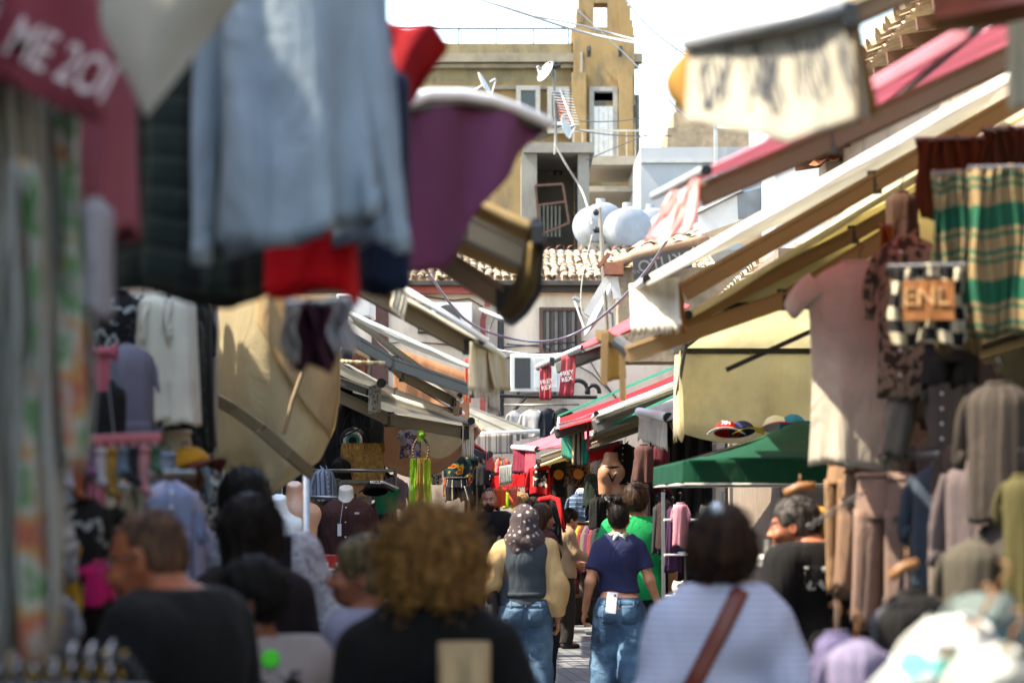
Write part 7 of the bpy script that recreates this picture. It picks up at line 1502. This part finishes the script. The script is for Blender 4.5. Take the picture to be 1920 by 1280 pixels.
pr = person('woman in a dark printed headscarf, grey waistcoat over cream sleeves and blue jeans', px_x(984, D), D, 1.60, 2, sex='f', skin='#b88566',
            top=dict(mat=cream, sleeve=.93, puff=.026, loose=.015, hem=1.02, fold=.009), bottom=dict(mat=JB, loose=.04, waist=1.02), build=1.08, vox=.0085,
            pose={'shL': (-.175, -.01, 1.385), 'shR': (.175, -.01, 1.385), 'elL': (-.285, -.06, 1.135), 'wrL': (-.17, .16, 1.07), 'elR': (.235, -.05, 1.12), 'wrR': (.245, .02, .87), 'knL': (-.09, .06, .50), 'anL': (-.09, .10, .09), 'anR': (.10, -.16, .12)}, head=(4, 0))
headscarf(pr, scarf_print)
s = pr['s']
W = Field(Vector((-.3, -.3, .9)) * s, Vector((.3, .3, 1.5)) * s, .008)
W.cap(Vector((0, 0, 1.27)) * s, Vector((0, .005, 1.08)) * s, .192 * s, .178 * s, .06, sq=(1, .70, 1)); W.ell(Vector((0, -.035, 1.30)) * s, (.165 * s, .11 * s, .14 * s), k=.06)
W.cap(Vector((-.125, -.01, 1.375)) * s, Vector((.125, -.01, 1.375)) * s, .086 * s, k=.06); W.cap(Vector((0, 0, 1.08)) * s, Vector((0, -.01, .92)) * s, .176 * s, .20 * s, .04, sq=(1, .74, 1))
for sd in (-1, 1):
    W.cap(Vector((sd * .245, 0, 1.45)) * s, Vector((sd * .235, 0, 1.20)) * s, .09 * s, .06 * s, .02) if False else W.ell(Vector((sd * .26, 0, 1.36)) * s, (.085 * s, .14 * s, .17 * s), k=.02, sub=True)
W.folds(.003, 20, 12, 4); W.cut((0, 0, .965 * s), (0, 0, -1)); W.ell(Vector((0, 0, 1.49)) * s, (.085 * s, .085 * s, .06 * s), k=.01, sub=True)
vest = mesh_obj('waistcoat', [W.mesh()], fabric('#3b4247', fold=.5), pr['T']); pr['vest'] = vest
drape([bvh_of(vest)], 'back_strap', fabric('#353b40'), pr['T'], lambda u, v: ((u - .5) * .28 * s, -.6, (1.065 - v * .035) * s), (0, 1, 0), 16, 2, .006, .004)
pr['wz'] = 1.0; back_pockets(pr, JB, s)
bg = MB(); bx0 = pr['T'].location + Vector((-.24, .02, .72))
bg.grid(lambda u, v: bx0 + Vector((math.cos(u * 6.283) * .055 * (1 - .2 * v) + .02 * v, math.sin(u * 6.283) * .15 * (1 - .25 * v), v * .34)), 20, 8, closed=True, cap0=True, cap1=True)
bo = bg.build('shoulder_bag', fabric('#23262b', fold=.8), None, smooth=True); tag(bo, 'dark soft shoulder bag at the left hip of the woman in the headscarf', 'bag')
hb = MB(); hb.tube([bo.location * 0 + Vector((.0, -.10, .33)), Vector((.0, -.10, .5)), Vector((.04, -.06, .62)), Vector((.06, 0, .66)), Vector((.04, .08, .6)), Vector((0, .10, .33))], .012, 6); hb.build('handle', fabric('#23262b', fold=.8), bo, smooth=True)

# woman in a blue cropped tee
D = 17.3
navy = fabric('#272b4c', fold=.45, var=.1)
pr = person('woman with a dark hair bun, cropped navy blue tee and loose blue jeans', px_x(1160, D), D, 1.62, -2, sex='f', skin='#bd8a6c', hair=dict(kind='bun', col=('#0b0806', '#1d130d'), strands=260),
            top=dict(mat=navy, sleeve=.34, loose=.015, hem=1.035, neck=.095, fold=.005), bottom=dict(mat=JB2, loose=.042, waist=1.0), vox=.0085,
            pose={'elL': (-.215, -.06, 1.12), 'wrL': (-.255, .04, .90), 'elR': (.225, -.02, 1.13), 'wrR': (.30, .10, .93), 'hpL': (-.08, 0, .9), 'knL': (-.10, .10, .50), 'anL': (-.10, .06, .11), 'knR': (.10, -.02, .49), 'anR': (.11, -.22, .16)}, head=(-10, 2), build=.95)
s = pr['s']; pr['wz'] = .985; back_pockets(pr, JB2, s)
sc_ = MB(); H = pr['H']; S = pr['S']
sc_.tube([S((math.cos(a) * .062, -.012 + math.sin(a) * .062, 1.462 - .012 * math.sin(a))) for a in np.linspace(0, 6.283, 25)], .013 * s, 8, flat=1.4)
sc_.tube([S((.0, -.075, 1.47)), S((-.03, -.10, 1.45)), S((-.05, -.10, 1.41))], [.008, .014, .006], 6); sc_.tube([S((.0, -.075, 1.47)), S((.03, -.10, 1.455)), S((.045, -.10, 1.43))], [.008, .014, .006], 6)
sc_.build('neck_scarf', fabric('#d8d4c4', pat=('print', 30., [(0, '#2d6b4a'), (.42, '#d8d4c4'), (.58, '#3d7b5a')]), fold=.3), pr['T'], smooth=True)
gl = MB()
for sd in (-1, 1): gl.tube([H((sd * .083, .0, 1.585)) * s, H((sd * .082, .05, 1.588)) * s, H((sd * .068, .115, 1.588)) * s], .0035, 6); gl.ell(H((sd * .034, .118, 1.583)) * s, (.028, .006, .022), nu=12, nv=8)
gl.build('glasses', BLACKPL, pr['T'], smooth=True)
ph = MB(); ph.box((0, 0, .0), (.075, .009, .15)); T = pr['T']
ph = ph.build('mobile_phone', solid('#dcdde2', .2, var=.03, name='phone_case'), None, bevel=.006, origin=(0, 0, -.075)); ph.location = T.location + Vector((-.070 * s, -.140, .885 * s)); ph.rotation_euler = (math.radians(-8), math.radians(6), 0)
tag(ph, 'white mobile phone sticking out of the back pocket of the loose jeans', 'phone'); lens = MB(); lens.ell((.018, -.005, .13), (.009, .003, .009), nu=10, nv=6); lens.build('camera_lens', BLACKPL, ph)
jk = MB(); j0 = T.location + Vector((.27, .09, .22))
def jf(u, v):
    a = u * 6.283; w = .05 + .075 * (1 - v) + .012 * math.sin(3 * a + 5 * v)
    return j0 + Vector((math.cos(a) * w - .03 * (1 - v) + .035 * v, math.sin(a) * w * .75, v * .66 + .03 * math.sin(2 * a)))
jk.grid(jf, 28, 14, closed=True, cap0=True, cap1=True)
jko = jk.build('jacket', fabric('#3d3d42', fold=.9), None, smooth=True); tag(jko, 'dark grey jacket hanging from the right hand of the woman in jeans', 'jacket')
sl_ = MB(); sl_.tube([(.02, -.08, .52), (.05, -.13, .35), (.02, -.13, .15), (-.06, -.11, .06)], [.035, .045, .05, .052], 12); sl_.build('sleeve', fabric('#3d3d42', fold=.9), jko, smooth=True)

# man in a green tee
D = 18.6
pr = person('broad man in a bright green t-shirt with a black strap on his shoulder', px_x(1192, D), D, 1.75, -4, skin='#a06c4c', hair=dict(kind='short', col=('#1a110b', '#4a3322'), t=.02, strands=260),
            top=dict(mat=fabric('#058a4c', fold=.5), sleeve=.40, loose=.03, hem=.86), bottom=dict(mat=fabric('#20242c'), loose=.03), build=1.12, vox=.009,
            pose={'elL': (-.285, -.07, 1.14), 'wrL': (-.25, .12, .96), 'elR': (.275, -.06, 1.11), 'wrR': (.265, .06, .88), 'anL': (-.10, .12, .1), 'anR': (.10, -.15, .12)}, head=(-14, 0))
strap(pr, fabric('#101012'), (-.115, 1.46), (-.14, .96), .055)
# woman with a big head of curls
D = 6.2
pr = person('woman with a big head of curly light brown hair in a black t-shirt', px_x(808, D), D, 1.60, 3, sex='f', skin='#c08a6e', hair=dict(kind='curly', col=('#3f2914', '#a87c44'), strands=3200, vol=.120),
            top=dict(mat=fabric('#050606', fold=.5), sleeve=.42, loose=.026, hem=.88), bottom=dict(mat=fabric('#1c1c20')), build=1.12, vox=.011,
            pose={'shL': (-.17, -.01, 1.35), 'shR': (.17, -.01, 1.35), 'elR': (.245, -.06, 1.12), 'wrR': (.235, .1, .95)})
T = pr['T']
tb = MB(); t0 = T.location + Vector((.09, -.225, .86))
tb.grid(lambda u, v: t0 + Vector((math.copysign(abs(math.cos(u * 6.283)) ** .6, math.cos(u * 6.283)) * .065, math.sin(u * 6.283) * .045, v * .44)), 24, 6, closed=True, cap0=True, cap1=True)
tbo = tb.build('tote_bag', fabric('#a08a68', fold=.5), None, smooth=True); tag(tbo, 'upright tan canvas bag carried on the back of the curly haired woman', 'bag')
for sx in (-1, 1):
    h_ = MB(); h_.grid(lambda u, v: Vector((sx * .034 + (u - .5) * .035, -.050 - .002, .02 + v * .41)), 2, 6); h_.build('band', fabric('#b59c76', fold=.3), tbo, thick=.006)
# woman in a fine striped tee, strap across
D = 7.0
pr = person('woman with short brown hair, pale striped t-shirt and a brown leather strap across her back', px_x(1350, D), D, 1.625, -2, sex='f', skin='#a8745a', hair=dict(kind='bob', col=('#150d09', '#3b2618'), strands=500, seed=5),
            top=dict(mat=fabric('#c4c8de', pat=('stripe', 1, .019, [(0, '#c0c3d0'), (.62, '#919cc2')]), fold=.4), sleeve=.50, loose=.03, hem=.86, fold=.011), bottom=dict(mat=fabric('#2a2f3a')), build=1.0, vox=.011,
            pose={'shL': (-.145, -.01, 1.355), 'shR': (.145, -.01, 1.355), 'elL': (-.215, -.06, 1.10), 'wrL': (-.215, .1, .92), 'elR': (.215, -.06, 1.10), 'wrR': (.215, .1, .92)}, head=(6, 4))
strap(pr, solid('#6a2c1c', .45, name='brown_leather'), (.055, 1.46), (-.19, .99), .052)
hcb = MB(); c = pr['H']((-.02, -.06, 1.695)) * pr['s']; hcb.ell(c, (.022, .035, .026), nu=12, nv=8); hcb.ell(c + Vector((0, .03, -.02)), (.03, .03, .02), nu=12, nv=8)
hcb.build('hair_clip', solid('#a9b4bd', .15, .3, name='hair_clip_plastic'), pr['T'], smooth=True)
# older man in a black printed jacket, right
D = 10.6
blk = fabric('#0d0d0e', fold=.7)
pr = person('grey haired man in a black jacket beside the clothes on the right', px_x(1532, D), D, 1.69, 48, skin='#9c6448', hair=dict(kind='short', col=('#1c1a19', '#55504c'), t=.008, strands=260),
            top=dict(mat=blk, sleeve=.97, loose=.04, hem=.82, fold=.009, name='jacket'), bottom=dict(mat=fabric('#15161a')), build=1.15, vox=.011,
            pose={'hd': (-.02, .10, -.04), 'shL': (-.18, .03, 1.375), 'shR': (.18, .03, 1.375), 'elL': (-.25, .06, 1.12), 'wrL': (-.16, .28, 1.10), 'elR': (.25, -.02, 1.11), 'wrR': (.20, .22, 1.05)}, head=(30, -6))
o = drape([bvh_of(pr['top'])], 'shoulder_print', fabric('#c8c8c4', pat=('print', 26., [(0, '#0d0d0e'), (.54, '#b0b0ac')])), pr['T'], lambda u, v: ((-.20 + u * .14) * 1, -.6, 1.36 - v * .10), (0, 1, 0), 14, 14, .004)
strap(pr, fabric('#a38478'), (-.06, 1.44), (-.10, 1.25), .035, 'lanyard')
# man with a shaved head, far left
D = 5.9
pr = person('stocky man with a shaved head and black t-shirt browsing at the left stall', px_x(335, D), D, 1.655, 66, skin='#96593a', hair=dict(kind='buzz', col=('#33241a', '#5e4434'), strands=300),
            top=dict(mat=fabric('#06090a', fold=.5), sleeve=.42, loose=.03, hem=.86), bottom=dict(mat=fabric('#15161a')), build=1.2, vox=.011,
            pose={'hd': (0, .06, -.03), 'elL': (-.30, .05, 1.12), 'wrL': (-.18, .3, 1.05)}, head=(8, -14))
gl = MB(); H = pr['H']; s = pr['s']
for sd in (-1, 1): gl.tube([H((sd * .086, -.02, 1.59)) * s, H((sd * .084, .05, 1.593)) * s, H((sd * .07, .112, 1.59)) * s], .003, 6); gl.tube([H((sd * .034 + math.cos(a) * .024, .116, 1.583 + math.sin(a) * .018)) * s for a in np.linspace(0, 6.283, 17)], .0025, 5)
gl.build('glasses', BLACKPL, pr['T'], smooth=True)
# long dark hair
D = 7.9
person('woman with long straight dark hair between the shaved man and the tall man', px_x(468, D), D, 1.655, 22, sex='f', skin='#8d5a40', hair=dict(kind='long', col=('#0a0706', '#1b120d'), len=1.12, strands=500),
       top=dict(mat=fabric('#191317'), sleeve=.9, loose=.02, hem=.86), bottom=dict(mat=fabric('#202028')), vox=.012,
       pose={'elL': (-.24, .04, 1.12), 'wrL': (-.15, .28, 1.06), 'elR': (.22, 0, 1.12), 'wrR': (.12, .28, 1.02)}, head=(10, -8))
# tall man with backpack strap
D = 9.2
pr = person('tall dark haired man in a pale patterned short sleeved shirt with a black backpack strap', px_x(470, D), D, 1.76, 12, skin='#8e5638', hair=dict(kind='short', col=('#060505', '#15110e'), t=.016, strands=300),
            top=dict(mat=fabric('#9a9ca2', pat=('print', 22., [(0, '#8d9099'), (.45, '#a9acb4'), (.6, '#7d818c')])), sleeve=.5, loose=.05, hem=.82, fold=.008), bottom=dict(mat=fabric('#3a3a40')), build=1.0, vox=.012,
            pose={'hd': (-.01, .03, -.01), 'elL': (-.25, .04, 1.13), 'wrL': (-.16, .3, 1.1), 'elR': (.29, -.02, 1.12), 'wrR': (.27, .16, .97)}, head=(20, -10))
strap(pr, fabric('#0c0d10'), (.115, 1.46), (.10, 1.05), .05, 'backpack_strap')
# boy with green mark on his tee
D = 6.6
pr = person('boy with black hair in a taupe t-shirt with a round green print on the back', px_x(482, D), D, 1.475, 32, skin='#7f4d33', hair=dict(kind='short', col=('#050404', '#120e0c'), t=.018, strands=300, seed=9),
            top=dict(mat=fabric('#8f8581', fold=.5), sleeve=.52, loose=.045, hem=.80, fold=.007), bottom=dict(mat=fabric('#1c1e24')), build=1.0, vox=.011, head=(62, -8))
s = pr['s']; q = [bvh_of(pr['top'])]; Ry = Matrix.Rotation(math.radians(-32), 3, 'Z'); dr = Ry @ Vector((0, 1, 0))
def on_back(cx, cz, w, h): return lambda u, v: Ry @ Vector((cx + (u - .5) * w, -.6, 0)) + Vector((0, 0, (cz - (v - .5) * h)))
def disc_uv(cx, cz, r): return lambda u, v: Ry @ Vector((cx + math.cos(u * 6.2832) * r * v, -.6, 0)) + Vector((0, 0, cz + math.sin(u * 6.2832) * r * v))
drape(q, 'round_print', solid('#3fd02a', .8, var=.05, name='green_print'), pr['T'], disc_uv(.052, 1.225, .024), dr, 16, 3, .004, .001)
drape(q, 'lettering_print', fabric('#141210', pat=('print', 30., [(0, '#8f8581'), (.47, '#181514')])), pr['T'], on_back(.0, 1.165, .27, .055), dr, 20, 5, .003, .001)
# boy with streaked hair
D = 7.4
person('boy with light streaked dark hair and a lavender shirt, face turned left', px_x(680, D), D, 1.525, 72, skin='#86543c', hair=dict(kind='short', col=('#0d0b09', '#75694f'), t=.014, strands=350, seed=4),
       top=dict(mat=fabric('#77788c'), sleeve=.6, loose=.03, hem=.82), bottom=dict(mat=fabric('#1c1e24')), vox=.012, head=(18, 0))
# further along the street
D = 25.5
person('bald bearded man in a black coat facing the street by the pale awning', px_x(917, D), D, 1.76, 195, skin='#9b6a50', hair=dict(kind='buzz', col=('#100c0a', '#241a14'), strands=60), beard=('#0a0807', '#1c1511'),
       top=dict(mat=fabric('#0b0c0e'), sleeve=.97, loose=.035, hem=.80), bottom=dict(mat=fabric('#101114')), build=1.1, vox=.016, head=(-16, 0))
D = 27.0
person('boy in a beige sweater looking down at the rack in mid street', px_x(1056, D), D, 1.56, -62, skin='#b07e60', hair=dict(kind='short', col=('#0b0806', '#1d140e'), strands=150),
       top=dict(mat=fabric('#9a8268'), sleeve=.9, loose=.02, hem=.84), bottom=dict(mat=fabric('#2a2624')), vox=.013, head=(-6, -22),
       pose={'hd': (0, .05, -.02), 'elR': (.2, .06, 1.14), 'wrR': (.14, .28, 1.08), 'elL': (-.2, .03, 1.12), 'wrL': (-.14, .27, 1.0)})
D = 21.0
person('woman in a dark red top with brown hair, face turned right behind the headscarf woman', px_x(1016, D), D, 1.60, -60, sex='f', skin='#9a6a52', hair=dict(kind='long', col=('#22140c', '#4a3122'), len=1.3, strands=120),
       top=dict(mat=fabric('#4a2226'), sleeve=.9, loose=.02, hem=.86), bottom=dict(mat=fabric('#1a1a20')), vox=.014, head=(-8, -6))
D = 30.0
person('blonde woman in a blue denim jacket far down the street beneath the red flaps', px_x(976, D), D, 1.72, 8, sex='f', skin='#b58a6a', hair=dict(kind='long', col=('#6a4a26', '#a98652'), len=1.35, strands=90),
       top=dict(mat=fabric('#2f4358'), sleeve=.95, loose=.03, hem=.86), bottom=dict(mat=fabric('#1f2228')), vox=.016)
D = 28.0
person('woman in a black top seen far off left of the beige sweater boy', px_x(1000, D), D, 1.66, -20, sex='f', skin='#a97c60', hair=dict(kind='bob', col=('#1c120c', '#3a281a'), strands=90),
       top=dict(mat=fabric('#15161a'), sleeve=.9, loose=.03, hem=.86), bottom=dict(mat=fabric('#1f2228')), vox=.016)
